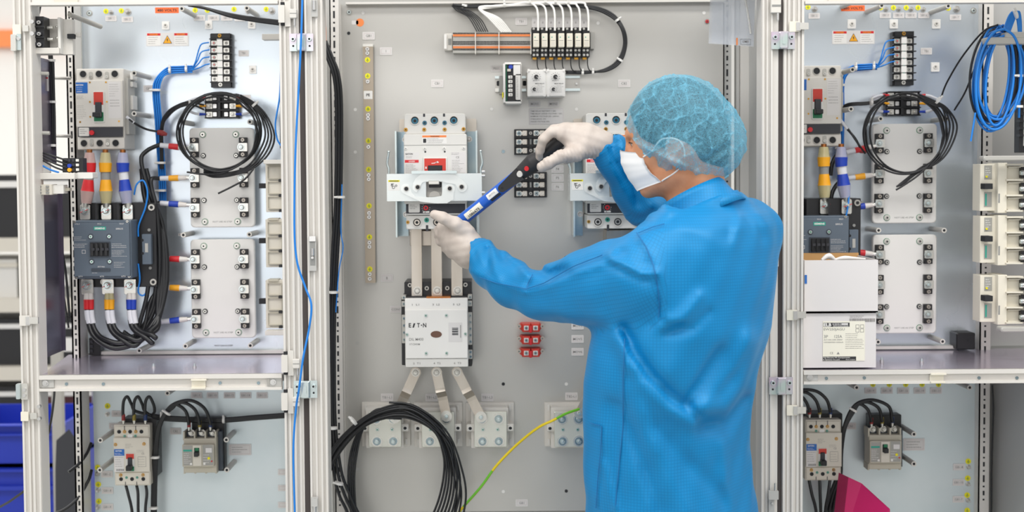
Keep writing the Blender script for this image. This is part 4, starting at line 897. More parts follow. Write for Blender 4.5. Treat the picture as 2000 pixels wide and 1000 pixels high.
def contactor_grey():
    root, fr = dev('contactor', 'slate-grey contactor between six coloured cable boots in the left cabinet', 'contactor', 198.5, 487.5, .18, 'slate contactors')
    m = MB(fr); m.box(146, 398, 292, 566, 0, .11, M['black'], 2, c=1); m.box(178, 398, 182, 430, .11, .14, M['black']); m.box(221, 398, 225, 430, .11, .14, M['black']); m.build('base', root)
    m = MB(fr); m.box(142, 431, 255, 545, .08, .172, M['slate'], 2, c=1.5); m.box(144, 436, 253, 540, .17, .18, M['slate'], 1, c=.8); m.build('housing', root)
    m = MB(fr); m.box(176, 472, 216, 502, .18, .184, M['slate_d'], 1); m.box(178, 474, 214, 500, .184, .185, M['slot'])
    for k in range(4): m.box(179.5+k*9, 475, 184+k*9, 499, .185, .189, M['black_s'], 1); m.box(181+k*9, 484, 187+k*9, 489, .185, .190, M['dark'])
    m.build('vent', root)
    for x, y in ((178, 462), (214, 462), (179, 511), (214, 511)):
        m = MB(fr); m.cyl(x, y, .18, .1805, 5.6, M['slate_d']); m.screw(x, y, .1805, 3.8, M['zinc'], 'green'); m.build('screw', root)
    for x, y in ((145, 433), (248, 433), (146, 543), (250, 541)):
        m = MB(fr); m.screw(x, y, .172, 2.8, M['nickel']); m.build('screw', root)
    m = MB(fr); m.box(184, 442.5, 207.5, 449.5, .18, .1805, M['teal']); m.text('SIEMENS', 195.7, 446, .1807, 3.8, M['white'], wid=20, bold=.03); m.text('SIRIUS', 234, 447, .1802, 3.4, M['palegrey'], wid=14); m.build('maker_label', root)
    m = MB(fr); m.lines(145, 461, 170, 470, 3, .1802, M['palegrey'], .5); m.lines(145, 475, 171, 484, 3, .1802, M['palegrey'], .7, 2); m.lines(218, 475, 248, 485, 3, .1802, M['palegrey'], .7, 4); m.lines(218, 488, 248, 502, 5, .1802, M['palegrey'], .5, 5); m.lines(222, 511, 246, 524, 4, .1802, M['palegrey'], .5, 6)
    m.frame(160, 488, 167, 495, .7, .18, .1803, M['palegrey']); m.text('3RT1466', 197, 521, .1802, 2.8, M['palegrey']); m.box(178, 524, 215, 530, .18, .182, M['slate_d'], 1); m.lines(179, 532, 195, 534, 1, .1802, M['palegrey'], .6)
    for k, t in enumerate(('1/L1', '3/L2', '5/L3')): m.text(t, 152+k*43, 437, .1802, 2.6, M['palegrey'], wid=8); m.text(('2/T1', '4/T2', '6/T3')[k], 156+k*42, 540, .1802, 2.6, M['palegrey'], wid=8)
    m.build('lettering', root)
    m = MB(fr); m.box(266, 460, 284, 520, .1, .125, M['slate'], 1, c=.6); m.box(272, 478, 278, 496, .125, .126, M['plast_g2']); m.cyl(267, 472, .125, .1255, 2.8, M['slot']); m.cyl(267, 498, .125, .1255, 2.8, M['slot']); m.cyl(278, 452, .11, .113, 3, M['grey']); m.cyl(279, 528, .11, .113, 3, M['grey']); m.build('auxiliary_block', root)
    for y in (427, 548):     # terminal tongues
        for x in (167, 209, 250):
            m = MB(fr); m.box(x-11, y-20 if y < 480 else y-6, x+11, y+6 if y < 480 else y+18, .10, .105, M['nickel'], 1); m.build('terminal_tongue', root)
    for x, y in ((186, 555), (284, 407), (285, 556)):
        m = MB(fr); m.cyl(x, y, .11, .116, 6.5, M['steel2'], n=16); m.cyl(x, y, .116, .1165, 3.6, M['slot'], n=6); m.build('mounting_screw', root)
    return root
ct1 = contactor_grey(); dup(ct1, at(1603, 478.5, .18), 'slate-grey contactor half hidden behind the white cartons')
# boots of the big power links ---------------------------------------
def power_link(ph, dxy, lab, xs=0):
    col, clr, x0, x1 = {'r': ('red', 'clear_red', 175, 167), 'y': ('amber', 'clear_y', 206, 208), 'b': ('blue', 'clear_b', 240, 250)}[ph]
    dx, dy = dxy; o = W(x0+dx, 360+dy, 3.33)
    root = thing('power_link', lab, 'cable', o, 'booted cable links')
    def seg(name, y0, y1, r0, r1, mat, Ya=3.33):
        mb = MB(None, o); f = lambda y: x0+(x1-x0)*(max(0, y-330)/85)
        yy = [y0+(y1-y0)*k/4 for k in range(5)]
        mb.tube([(f(y)+dx, y+dy, Ya) for y in yy], [r0, (r0*1.4+r1*.6)/2, (r0+r1)/2, (r0*.6+r1*1.4)/2, r1], mat, n=14, sub=3); mb.build(name, root)
    seg('boot', 298, 320, 8.5, 12.5, M[clr]); seg('coloured_sleeve', 318, 336, 12.8, 11.5, M[col]); seg('marker_sleeve', 335, 352, 9.5, 9.5, M['grey'] if ph != 'b' else M['sleeve_lbl'])
    seg('coloured_sleeve', 351, 374, 9.6, 13.2, M[col]); seg('boot', 373, 397, 13.6, 9.5, M[clr]); seg('core', 292, 396, 5.5, 5.5, M['copper'], 3.331)
    mb = MB(None, o); mb.tube([(x1+dx, 392+dy, 3.33), (x1+dx, 404+dy, 3.334)], 7.5, M['nickel'], n=12); mb.build('lug', root)
    w = W(x1+dx, 412+dy, 3.333); mb = MB((x1+dx, 412+dy, scale_at(x1+dx, 412+dy, 3.333))); X, Yp_ = x1+dx, 412+dy
    mb.box(X-10, Yp_-12, X+10, Yp_+17, 0, .004, M['nickel'], 3, c=.5); mb.hexbolt(X, Yp_-1, .004, 9.5, M['zinc'], .010); mb.rod((X-8, Yp_+3, .0145), (X+8, Yp_-3, .0145), .7, M['red'], n=5); mb.org = w; put(mb, 'lug_bolt', root)
    return root
for ph, w_ in (('r', 'red'), ('y', 'yellow'), ('b', 'blue')): power_link(ph, (0, 0), 'short thick cable link with %s boots above the slate contactor, left cabinet' % w_)
for ph, w_ in (('y', 'yellow'), ('b', 'blue')): power_link(ph, (1403, -11), 'short thick cable link with %s boots below the right cabinet\'s breaker' % w_)
# --- terminal strip, six-way block, insulating plates
def term_strip():
    root, fr = dev('terminal_strip', 'upright black terminal strip with white middle, blue wires on its left, left cabinet', 'terminal strip', 430, 117, .035, 'upright terminal strips')
    m = MB(fr); m.box(409, 65, 451, 170, 0, .022, M['black'], 1, c=.8); m.box(412, 65, 449, 74, .022, .03, M['black_s']); m.box(412, 161, 449, 170, .022, .03, M['black_s'])
    for k in range(7): m.box(409, 75+k*14, 453, 77+k*14, .02, .034, M['black_s'])
    m.build('base', root)
    m = MB(fr); m.box(424, 75, 434, 160, .022, .034, M['white']); [m.cyl(429, 90+k*14, .034, .0342, .9, M['teal'], n=6) for k in range(5)]; m.build('marker_strip', root)
    m = MB(fr); m.screw(429, 69.5, .03, 4, M['brass']); m.build('screw', root); m = MB(fr); m.screw(429, 165, .03, 4.5, M['nickel']); m.build('screw', root)
    for k in range(6):
        for x in (417, 441):
            m = MB(fr); m.box(x-5.5, 79+k*14, x+5.5, 88+k*14, .022, .026, M['nickel'], 1); m.screw(x, 83.5+k*14, .026, 3.2, M['steel2'], 'red' if (x < 420 and k < 4) else 'dark'); m.build('terminal', root)
    return root
ts = term_strip(); dup(ts, at(1767, 113, .035), 'upright black terminal strip with white middle in the right cabinet')
def six_block():
    root, fr = dev('fuse_block', 'black three-row terminal block crossed by the black cable coil, left cabinet', 'fuse block', 431, 207, .035, 'three-row blocks')
    m = MB(fr); m.box(398, 183, 465, 231, 0, .022, M['black'], 1, c=.8); m.box(425, 183, 430, 231, .022, .034, M['black_s'])
    for y in (183, 198, 214, 229): m.box(399, y, 464, y+2, .022, .034, M['black_s'])
    m.build('base', root)
    for k in range(3):
        y = 191+k*16
        for x in (407, 453):
            m = MB(fr); m.box(x-6, y-5, x+6, y+5, .022, .026, M['nickel'], 1); m.hexbolt(x, y, .026, 5, M['nickel'], .006); m.box(x+(8 if x < 430 else -16), y-4, x+(15 if x < 430 else -9), y+4, .022, .03, M['steel'], 1); m.build('terminal', root)
    return root
sb = six_block(); dup(sb, at(1766, 202, .035), 'black three-row terminal block above the upper plate, right cabinet')
def insulating_plate(first=None, c=None, lab=None):
    if first: return dup(first, at(c[0], c[1], .05), lab)
    cx, cy = 433.5, 347
    root, fr = dev('insulating_plate', 'rounded off-white plate with six screw terminals under the cable coil, left cabinet', 'terminal plate', cx, cy, .05, 'off-white terminal plates')
    m = MB(fr); m.box(371, 250, 496, 444, .035, .05, M['white'], 7, c=1.5); m.text('NOT USE AS STEP', 433, 433, .0502, 3, M['grey'], wid=38); m.build('plate', root)
    for x, y, r in ((397.5, 263, 6.5), (462, 263, 6.5), (399, 433, 6.5), (463, 433, 6.5), (398, 304, 5.5), (462, 304, 5.5), (398, 391, 5.5), (462, 391, 5.5)):
        m = MB(fr); m.cyl(x, y, .05, .0505, r, M['green'] if r > 6 else M['grey'], n=18); m.cyl(x, y, .0505, .052, r*.85, M['plast_w'] if r > 6 else M['dark'], n=18); m.cyl(x, y, .052, .055, r*.6, M['nickel']); m.cyl(x, y, .055, .0555, r*.3, M['slot'], n=6); m.build('mounting_screw', root)
    for y in (288, 347, 405):
        for x, s_ in ((382, -1), (477, 1)):
            m = MB(fr); m.box(x-8, y-19, x+8, y+19, .05, .062, M['black'], 1, c=.8); m.box(x-8, y-8, x+9, y+8, .062, .068, M['nickel'], 1)
            m.build('terminal_base', root)
            for d in (-14, 14): m = MB(fr); m.screw(x, y+d, .062, 4, M['strap'], 'dark', .005); m.build('screw', root)
            m = MB(fr); m.hexbolt(x-(3 if s_ < 0 else 3), y, .068, 7, M['zinc'], .008); m.build('bolt', root)
    return root
ip = insulating_plate()
insulating_plate(ip, (435.5, 564), 'rounded off-white plate with six screw terminals above the shelf, left cabinet')
insulating_plate(ip, (1767, 339), 'rounded off-white plate crossed by the black coil, right cabinet')
insulating_plate(ip, (1767, 555), 'rounded off-white plate beside the white cartons, right cabinet')
# --- small breakers in the lower bays
def small_breaker():
    root, fr = dev('circuit_breaker', 'small grey three-pole breaker with blue patch in the left cabinet\'s lower bay', 'circuit breaker', 257, 889, .085, 'small lower breakers')
    m = MB(fr); m.box(232, 822, 300, 938, 0, .05, M['black'], 2); m.build('rear_base', root)
    m = MB(fr); m.box(222, 830, 292, 950, .03, .078, M['beige'], 2, c=1); m.box(222, 855, 292, 922, .07, .085, M['beige'], 1, c=.8); m.box(224, 924, 290, 948, .07, .08, M['beige'], 1, c=.8); m.box(224, 833, 290, 853, .07, .08, M['beige'], 1, c=.8)
    for x in (243, 265): m.box(x-.7, 832, x+.7, 841, .08, .0803, M['dark']); m.box(x-.7, 942, x+.7, 949, .08, .0803, M['dark'])
    m.build('housing', root)
    m = MB(fr)
    for x in (232.5, 254, 276):
        m.cyl(x, 843.5, .08, .0805, 3.8, M['slot']); m.cyl(x+2, 937, .08, .0805, 3.8, M['slot'])
    m.box(249, 849, 259, 859, .08, .081, M['white'], 1); m.build('terminal_port', root)
    for x, y in ((243, 843.5), (265, 843.5), (226, 868), (281.5, 867), (234, 929), (277.5, 929)):
        m = MB(fr); m.screw(x, y, .08 if not 855 < y < 922 else .085, 3.3, M['brass'], 'grey'); m.build('screw', root)
    for x, y in ((243, 852), (264, 852), (245, 934), (266, 934)):
        m = MB(fr); m.screw(x, y, .08, 2.4, M['teal'], 'grey'); m.build('screw', root)
    m = MB(fr); m.box(223, 877, 243, 890, .085, .0855, M['bluelabel']); m.text('EATON', 232, 880.5, .0857, 3, M['white'], wid=12, bold=.03); m.lines(224.5, 884, 241, 889, 2, .0856, M['white'], .5); m.build('maker_label', root)
    m = MB(fr); m.box(223, 890, 242, 922, .085, .0854, M['palegrey']); m.lines(224.5, 891, 241, 913, 5, .0855, M['greytxt'], .6, 2)
    for k in range(7): m.box(227+k*2.2, 916, 228+k*2.2, 920, .0854, .0856, M['ink'])
    m.lines(245, 866, 262, 876, 4, .0851, M['greytxt'], .5, 3); m.lines(267, 878, 288, 884, 2, .0851, M['greytxt'], .5, 4); m.text('CE', 279, 886, .0852, 3.4, M['greytxt']); m.frame(269, 892, 285, 912, .5, .085, .0852, M['greytxt']); m.lines(270, 890, 285, 910, 4, .0851, M['greytxt'], .5, 7); m.build('printing', root)
    m = MB(fr); m.box(245.5, 885, 263, 921, .085, .087, M['plast_w'], 1); m.box(246.5, 886, 262, 896, .087, .0875, M['red2']); m.box(246.5, 911, 262, 920, .087, .0875, M['green']); m.box(250, 893, 258.5, 915, .0875, .088, M['slot']); m.build('switch_window', root)
    m = MB(fr); m.box(250.5, 894, 258, 908, .088, .092, M['dark'], .5); m.box(249, 907, 259.5, 917, .088, .105, M['black'], 1.5, c=1); m.build('toggle', root)
    return root
sbk = small_breaker(); dup(sbk, at(1609, 879, .085), 'small grey three-pole breaker with blue patch in the right cabinet\'s lower bay')
def leak_breaker():
    root, fr = dev('leakage_breaker', 'small beige leakage breaker with teal stripe and bolted wires, left cabinet\'s lower bay', 'circuit breaker', 389, 893, .085, 'leakage breakers')
    m = MB(fr); m.box(366, 824, 430, 930, 0, .03, M['black'], 2, c=.5); m.box(359, 848, 428, 925, .02, .05, M['slate_d'], 1); m.build('rear_base', root)
    m = MB(fr); m.box(357, 858, 421, 926, .03, .072, M['beige2'], 1, c=1); m.box(356, 868, 418, 912, .07, .085, M['beige2'], 2, c=1)
    for x in (357, 378, 399, 419): m.box(x-1.5, 845, x+1.5, 862, .03, .07, M['beige2']); m.box(x-1.5, 916, x+1.5, 928, .03, .07, M['beige2'])
    m.build('housing', root)
    for x in (369, 390, 411):
        m = MB(fr); m.hexbolt(x, 850, .05, 6.5, M['nickel'], .010); m.build('terminal_bolt', root)
        m = MB(fr); m.box(x-6, 919, x+3, 926, .05, .06, M['brass'], 1); m.screw(x+6, 920, .055, 3, M['nickel']); m.build('terminal', root)
    m = MB(fr); m.box(358, 870, 376, 909, .085, .0855, M['grey2']); m.box(358, 878, 375, 881.5, .0855, .0858, M['teal']); m.lines(359, 884, 375, 906, 6, .0857, M['palegrey'], .9, 3); m.box(396, 869, 416, 909, .085, .0855, M['grey2']); m.box(402, 875, 414, 884, .0855, .0858, M['palegrey']); m.lines(397, 886, 414, 906, 4, .0857, M['palegrey'], .9, 4); m.cyl(408, 895, .0855, .087, 2.6, M['yellow']); m.cyl(413.5, 901, .0855, .087, 1.5, M['red']); m.box(371, 904, 375, 908, .0855, .0858, M['white']); m.box(397, 903, 401, 908, .0855, .0858, M['white']); m.build('rating_label', root)
    m = MB(fr); m.box(377, 869, 394, 910, .085, .088, M['beige'], 1, c=.6); m.box(380, 874, 390, 890, .088, .0885, M['slot'], 1); m.box(382, 874, 389, 880, .0885, .09, M['green']); m.build('switch_frame', root)
    m = MB(fr); m.box(381, 881, 389.5, 890, .0885, .10, M['black'], 1, c=.8); m.build('toggle', root)
    return root

lb = leak_breaker(); dup(lb, at(1732, 886, .085), 'small beige leakage breaker with teal stripe in the right cabinet\'s lower bay')
# --- warning labels
def danger_label(cx, cy, lab, first=None):
    if first: return dup(first, at(cx, cy, .001), lab)
    root, fr = dev('warning_label', lab, 'warning label', cx, cy, .001, 'long danger labels')
    x0 = cx-41.5; m = MB(fr); m.box(x0, cy-13, x0+83, cy+13, 0, .001, M['palegrey'], .6); m.build('sheet', root)
    for a, b_ in ((x0+2, x0+28), (x0+55, x0+81)):
        m = MB(fr); m.box(a, cy-12, b_, cy-7.5, .001, .0012, M['red']); m.text('DANGER', (a+b_)/2, cy-9.7, .0014, 3, M['amber'], wid=16); m.box(a, cy-7, b_, cy+12, .001, .0012, M['white']); m.lines(a+2, cy-6, b_-1, cy+10, 4, .0013, M['greytxt'], .7, int(a)); m.build('text_panel', root)
    m = MB(fr); t = x0+41.5; m.prism([(t-9, cy+8), (t+9, cy+8), (t, cy-8)], .001, .0013, M['ink']); m.prism([(t-7.6, cy+7.2), (t+7.6, cy+7.2), (t, cy-6.4)], .0013, .0016, M['amber']); m.prism([(t-1, cy-1), (t+1.2, cy-2), (t+.4, cy+1), (t+1.6, cy+1), (t-.8, cy+5.5), (t, cy+2), (t-1.4, cy+2)], .0016, .0018, M['ink']); m.build('hazard_triangle', root)
    return root
dl = danger_label(327, 77, 'long danger label with yellow triangle near the top of the left cabinet'); danger_label(1667, 73, 'long danger label with yellow triangle near the top of the right cabinet', dl)
for x, y, lab in ((326, 20, 'orange 480 VOLTS label at the top of the left cabinet'), (1666, 16, 'orange 480 VOLTS label at the top of the right cabinet')):
    mb, fin = one('voltage_label', lab, 'label', x, y, .001, 'orange voltage labels'); mb.box(x-23, y-5.5, x+23, y+5.5, 0, .0008, M['orange2']); mb.text('480 VOLTS', x, y, .0011, 5, M['ink'], wid=38, bold=.015); fin()

for o in bpy.data.objects:
    pass
# --- cables: left cabinet
def lead(x, y, col, dx0, lab, Y=3.385, side=-1, path=None, grp='booted leads to the terminal plates'):
    """black lead ending in a marker sleeve, coloured sleeve, clear boot and lug at terminal (x, y)"""
    o = W(x-40, y, Y); root = thing('booted_lead', lab, 'cable', o, grp); s = 1
    def t(name, xa, xb, ra, rb, mat, ya=None, yb=None):
        mb = MB(None, o); mb.tube([(xa, y+dx0*(x-xa)/60, Y), ((xa+xb)/2, y+dx0*(x-(xa+xb)/2)/60, Y), (xb, y+dx0*(x-xb)/60, Y)], [ra, (ra+rb)/2, rb], mat, n=12, sub=3); mb.build(name, root)
    t('lug', x-16, x-2, 3.5, 4, M['nickel']); t('boot', x-29, x-13, 6, 4.5, M['boot_w']); t('coloured_sleeve', x-47, x-28, 5.8, 6.5, M[col]); t('marker_sleeve', x-64, x-46, 5, 5.2, M['sleeve_lbl'])
    p = [(x-50, y+dx0*50/60, Y), (x-66, y+dx0*1.12, Y)]+path
    mb = MB(None, o); mb.tube(p, 4.3, M['cable'], n=10); mb.build('cable', root)
    return root
words = [('red', 'red', 290, -6), ('amber', 'yellow', 347, 1.5), ('blue', 'blue', 401, -4)]
for k, (c, w_, y, d) in enumerate(words):
    up = [(285, y+6, 3.37), (276, y+25, 3.36), (290+k*4, y+80, 3.355), (318-k*6, 440+k*20, 3.36), (322-k*7, 520, 3.36), (312-k*5, 600, 3.36), (285-k*10, 655, 3.35), (240, 668-k*8, 3.34)] if k == 0 else [(300-k*3, y+2, 3.36), (292+k*4, y+20, 3.355), (312-k*5, y+70, 3.35), (318-k*6, 520, 3.35), (308-k*5, 600, 3.35), (280-k*8, 655, 3.34), (240, 664-k*8, 3.335)]
    lead(377, y, c, d, 'black lead with %s sleeve on the upper terminal plate, left cabinet' % w_, path=up)
for k, (c, w_, y, d) in enumerate((('red', 'red', 507, -2), ('amber', 'yellow', 564, -3), ('blue', 'blue', 622, 6))):
    up = [(302, y+8+k*3, 3.36), (292, y+30, 3.35), (285-k*5, min(660, y+80), 3.34), (262-k*4, 668, 3.33)]
    lead(379, y, c, d, 'black lead with %s sleeve on the lower terminal plate, left cabinet' % w_, path=up)
for k, (c, w_, y, d) in enumerate((('red', 'red', 283, 14), ('amber', 'yellow', 340, 8), ('blue', 'blue', 398, 9))):
    lead(1717, y, c, d, 'black lead with %s sleeve on the upper terminal plate, right cabinet' % w_, path=[(1635, y+20, 3.37), (1625, y+38, 3.36), (1622, y+60, 3.36)])
lead(1717, 497, 'red', -6, 'black lead with red sleeve just above the white cartons', path=[(1645, 487, 3.37), (1630, 487, 3.36)])
# boots under the slate contactor with looping cables
for k, (c, w_, x) in enumerate((('red', 'red', 170), ('amber', 'yellow', 210), ('blue', 'blue', 253))):
    o = W(x, 590, 3.33); root = thing('booted_cable', 'pair of black cables leaving the slate contactor through a %s sleeve' % w_, 'cable', o, 'cables below the slate contactor')
    for j in (0, 1):
        q = j*7
        mb = MB(None, o); mb.tube([(x+q, 600, 3.325), (x+3+q, 632, 3.32), (x+12+q*1.5, 655-k*4, 3.31), (x+32+q*1.5, 672-k*6-j*6, 3.30), (x+60+q-k*8, 680-k*5-j*10, 3.30), (270+k*8+q, 668-k*6-j*8, 3.31), (300+k*4, 640-j*10, 3.33), (316-k*4, 600, 3.345), (322-k*6+j*4, 540, 3.355), (318-k*5+j*3, 460, 3.36), (300-k*8, 390, 3.37), (285-k*4, 330, 3.38)], 5.2, M['cable'], n=12); mb.build('cable', root)
        mb = MB(None, o); mb.tube([(x+q, 573, 3.328), (x+q, 586, 3.327)], [5, 6.5], M['clear_y'] if k == 1 else M['boot_w'], n=12); mb.build('boot', root)
        mb = MB(None, o); mb.tube([(x+q, 585, 3.326), (x+q, 604, 3.325)], [6.8, 6.2], M[c], n=12); mb.build('coloured_sleeve', root)
        mb = MB(None, o); mb.tube([(x+q+.5, 606, 3.324), (x+2+q, 620, 3.322), (x+4.5+q, 632, 3.32)], 6, M['sleeve_lbl'], n=12); mb.build('marker_sleeve', root)
    w = W(x, 558, 3.333); mb = MB((x, 558, scale_at(x, 558, 3.333))); mb.box(x-10, 545, x+13, 575, 0, .004, M['nickel'], 3, c=.5); mb.hexbolt(x+1, 557, .004, 9.5, M['zinc'], .010); mb.rod((x-7, 560, .0145), (x+8, 554, .0145), .7, M['red'], n=5); mb.org = w; put(mb, 'lug_bolt', root)
# blue trunk
def blue_trunk(lab, pts, fan, ties, n=6, r=1.6):
    cs = []
    for i in range(n):
        d = (i-(n-1)/2)*2.0
        cs.append(([(x+(d if vert else 0), y+(0 if vert else d), Y+.004*(i % 2)) for (x, y, Y, vert) in pts], r, M['bluewire2'] if i % 2 else M['bluewire']))
    for (p) in fan: cs.append((p, 1.4, M['bluewire']))
    return harness('wire_bundle', lab, 'wires', cs, ties, 'blue wire trunks', part='wire')
fan = [[(375, 135, 3.41), (382, 120, 3.40), (388, 98, 3.40), (394, 86, 3.40), (408, 83, 3.41)], [(375, 135, 3.41), (386, 118, 3.40), (393, 102, 3.40), (409, 97, 3.41)], [(375, 136, 3.41), (388, 124, 3.40), (396, 114, 3.40), (409, 111, 3.41)], [(375, 137, 3.41), (390, 132, 3.40), (400, 127, 3.40), (409, 125, 3.41)]]
blue_trunk('blue wire trunk rising and bending right to the terminal strip, left cabinet', [(318, 400, 3.42, 1), (317, 350, 3.42, 1), (313, 290, 3.41, 1), (309, 230, 3.41, 1), (305, 180, 3.41, 1), (310, 155, 3.41, 1), (326, 139, 3.41, 0), (350, 136, 3.41, 0), (376, 135, 3.41, 0)], fan, [(305, 176, 3.41, 9, 90), (332, 137, 3.41, 7, 0), (364, 135, 3.41, 7, 0), (315, 318, 3.41, 9, 90), (316, 372, 3.41, 9, 90)], n=7)
fan = [[(x+1338, y-5, Y) for x, y, Y in f] for f in fan]
blue_trunk('blue wire trunk rising behind the breaker and bending to the terminal strip, right cabinet', [(1641, 350, 3.42, 1), (1642, 290, 3.42, 1), (1643, 220, 3.42, 1), (1643, 165, 3.42, 1), (1650, 145, 3.42, 1), (1665, 134, 3.42, 0), (1690, 131, 3.41, 0), (1713, 130, 3.41, 0)], fan, [(1643, 166, 3.41, 8, 90), (1706, 130, 3.41, 7, 0), (1671, 132, 3.41, 7, 0), (1641, 289, 3.41, 9, 90)], n=6)
# coils
def coil(lab, cx, cy, rx, ry, n, extra, ties, seed, r=1.9, Y=3.33, group='cable coils on the terminal plates'):
    rd = random.Random(seed); cs = []
    for i in range(n):
        ax, ay = rx*rd.uniform(.9, 1.04), ry*rd.uniform(.9, 1.04); ox, oy = rd.uniform(-4, 4), rd.uniform(-3, 3); Yi = Y+i*.006
        cs.append(([(cx+ox+ax*math.cos(2*math.pi*k/12+i), cy+oy-ay*math.sin(2*math.pi*k/12+i), Yi+.004*math.sin(k*1.3)) for k in range(13)], r, M['cable']))
    cs += [(p, r, M['cable']) for p in extra]
    return harness('cable_coil', lab, 'cable', cs, ties, group)
ex = []
for i in range(4): ex.append([(470, 186+i*3, 3.34), (495, 200+i*3, 3.33), (520-i*3, 225+i*2, 3.33), (536-i*6, 265, 3.33), (525-i*7, 300, 3.33), (495-i*4, 328-i, 3.33), (455, 342-i*2, 3.34), (420, 346-i*3, 3.35), (398, 340-i*4, 3.36)])
for i in range(3): ex.append([(398, 196+i*9, 3.40), (375, 197+i*4, 3.38), (350, 204+i*3, 3.38), (326+i*2, 220+i*3, 3.39), (314+i*2, 250, 3.40), (314+i*2, 330, 3.41)])
ex.append([(495, 330, 3.33), (478, 350, 3.32), (458, 362, 3.32), (426, 378, 3.32)])
ex.append([(455, 330, 3.33), (430, 338, 3.33), (395, 340, 3.34), (365, 336, 3.34)])
coil('loose black wire coil hanging over the upper terminal plate, left cabinet', 428, 258, 80, 78, 4, ex, [(372, 204, 3.37, 5, 10), (498, 204, 3.33, 7, -50)], 3)
ex = []
for i in range(4): ex.append([(1795, 184+i*3, 3.34), (1825, 197+i*3, 3.33), (1850-i*3, 212, 3.33), (1869-i*7, 245, 3.33), (1858-i*6, 285, 3.33), (1835-i*5, 315, 3.33), (1795, 336-i*2, 3.34), (1760-i*3, 362+i, 3.34)])
for i in range(3): ex.append([(1728, 186+i*9, 3.40), (1712, 197+i*2, 3.38), (1690, 200+i*2, 3.38), (1660, 202+i*2, 3.39), (1645, 208+i*2, 3.41)])
ex.append([(1812, 325, 3.33), (1790, 345, 3.32), (1765, 362, 3.32), (1750, 371, 3.32)])
ex.append([(1690, 300, 3.35), (1672, 275, 3.35), (1655, 250, 3.36), (1640, 235, 3.37)])
coil('loose black wire coil hanging over the upper terminal plate, right cabinet', 1768, 262, 80, 80, 4, ex, [(1702, 200, 3.37, 7, 0), (1832, 196, 3.33, 8, -40)], 9)
for x, y, c_ in ((425, 378, 'yellow'),): pass
# coloured ferrules on the six-way blocks
for cx, cy, w_ in ((431, 207, 'left'), (1766, 202, 'right')):
    for k, (c, nm) in enumerate((('red', 'red'), ('amber', 'yellow'), ('blue', 'blue'))):
        for s_ in (-1, 1):
            y = cy-16+k*16; mb = MB(None, W(cx+s_*38, y, 3.40)); mb.tube([(cx+s_*30, y, 3.412), (cx+s_*42, y, 3.405)], [2, 3.3], M[c], n=10); mb.tube([(cx+s_*42, y, 3.405), (cx+s_*52, y-2*k+2, 3.40), (cx+s_*66, y-8*(k-1), 3.385)], 2.6, M['sleeve_lbl'], n=8)
            o = mb.build('wire_ferrule'); tag(o, '%s ferrule on the %s side of the %s cabinet\'s three-row block' % (nm, 'left' if s_ < 0 else 'right', w_), 'ferrule')
# red splice clips
for x, y, lab, pth in ((317, 260, 'dark red splice clip on the blue trunk, left cabinet', [(247, 228, 3.36), (262, 240, 3.36), (285, 252, 3.38), (308, 257, 3.39)]), (1683, 294, 'dark red splice clip on the slanting wire, right cabinet', [(1640, 232, 3.36), (1655, 252, 3.36), (1670, 270, 3.36), (1680, 288, 3.36)])):
    o = W(x, y, 3.38); root = thing('splice_clip', lab, 'clip', o, 'splice clips')
    mb = MB(None, o); mb.tube([(x-9, y-2, 3.385), (x, y, 3.385), (x+9, y+3, 3.385)], [5, 6, 3], M['darkred'], n=8); mb.build('clip', root)
    mb = MB(None, o); mb.tube(pth, 2.3, M['cable']); mb.build('cable', root)
    mb = MB(None, o); mb.tube(pth[:2], 3, M['sleeve_lbl']); mb.build('marker_sleeve', root)
# --- top cable and lower bay wiring, left cabinet
harness('cable_bundle', 'black cables slanting across the top of the left cabinet', 'cable', [([(368, 10, 3.40), (400, 16, 3.39), (450, 28+i*2, 3.37), (500, 36+i*2.5, 3.33), (552, 42+i*3, 3.28)], 3, M['cable']) for i in range(3)])
cs = []
for i, x in enumerate((241, 262, 284)):
    cs.append(([(x, 826, 3.38), (x-1, 800, 3.37), (x+1, 782, 3.37), (x+8, 775, 3.37), (x+16, 790, 3.38), (x+24-i*3, 803, 3.39), (300, 811+i*2, 3.40), (340, 815+i*3, 3.41), (430, 818+i*2.5, 3.41), (500, 813+i*2.5, 3.41), (570, 808+i*2.5, 3.41)], 3.1, M['cable']))
harness('cable_bundle', 'three black cables arching off the small breaker toward the right, left lower bay', 'cable', cs, [(437, 820, 3.405, 7, 0), (316, 813, 3.395, 7, 0)])
cs = []
for i, x in enumerate((369, 390, 411)):
    cs.append(([(x, 842, 3.39), (x-1, 822, 3.38), (x-7-i*3, 802-i*3, 3.37), (x-24-i*8, 790-i*4, 3.365), (338, 796-i*3, 3.365), (322-i*1.5, 812, 3.37), (310-i*2, 845, 3.38), (306-i*3, 900, 3.39), (304-i*3, 960, 3.40), (303-i*3, 1040, 3.40)], 3.4, M['cable']))
harness('cable_bundle', 'three black cables arching over and down beside the leakage breaker, left lower bay', 'cable', cs, [(327, 806, 3.365, 8, 55), (304, 893, 3.385, 8, 90), (301, 992, 3.395, 8, 90)])
cs = []
for i, (x, xb) in enumerate(((246, 258), (267, 270), (285, 284))): cs.append(([(x, 948, 3.38), (x+2+(xb-x)*.2, 965, 3.37), (xb, 1000, 3.37), (xb+3, 1060, 3.38)], 3, M['cable']))
harness('cable_bundle', 'three black cables leaving the small breaker downwards, left lower bay', 'cable', cs)
def sleeves(pairs, where):
    for x, y, c, nm, Y in pairs:
        mb = MB(None, W(x, y, Y)); mb.tube([(x, y-6, Y), (x, y+6, Y)], [3.6, 3.6], M[c], n=10); mb.tube([(x, y+5, Y), (x, y+13, Y)], [3.4, 2], M['nickel'], n=8); o = mb.build('cable_sleeve'); tag(o, '%s sleeve where a cable enters the %s' % (nm, where), 'cable sleeve')
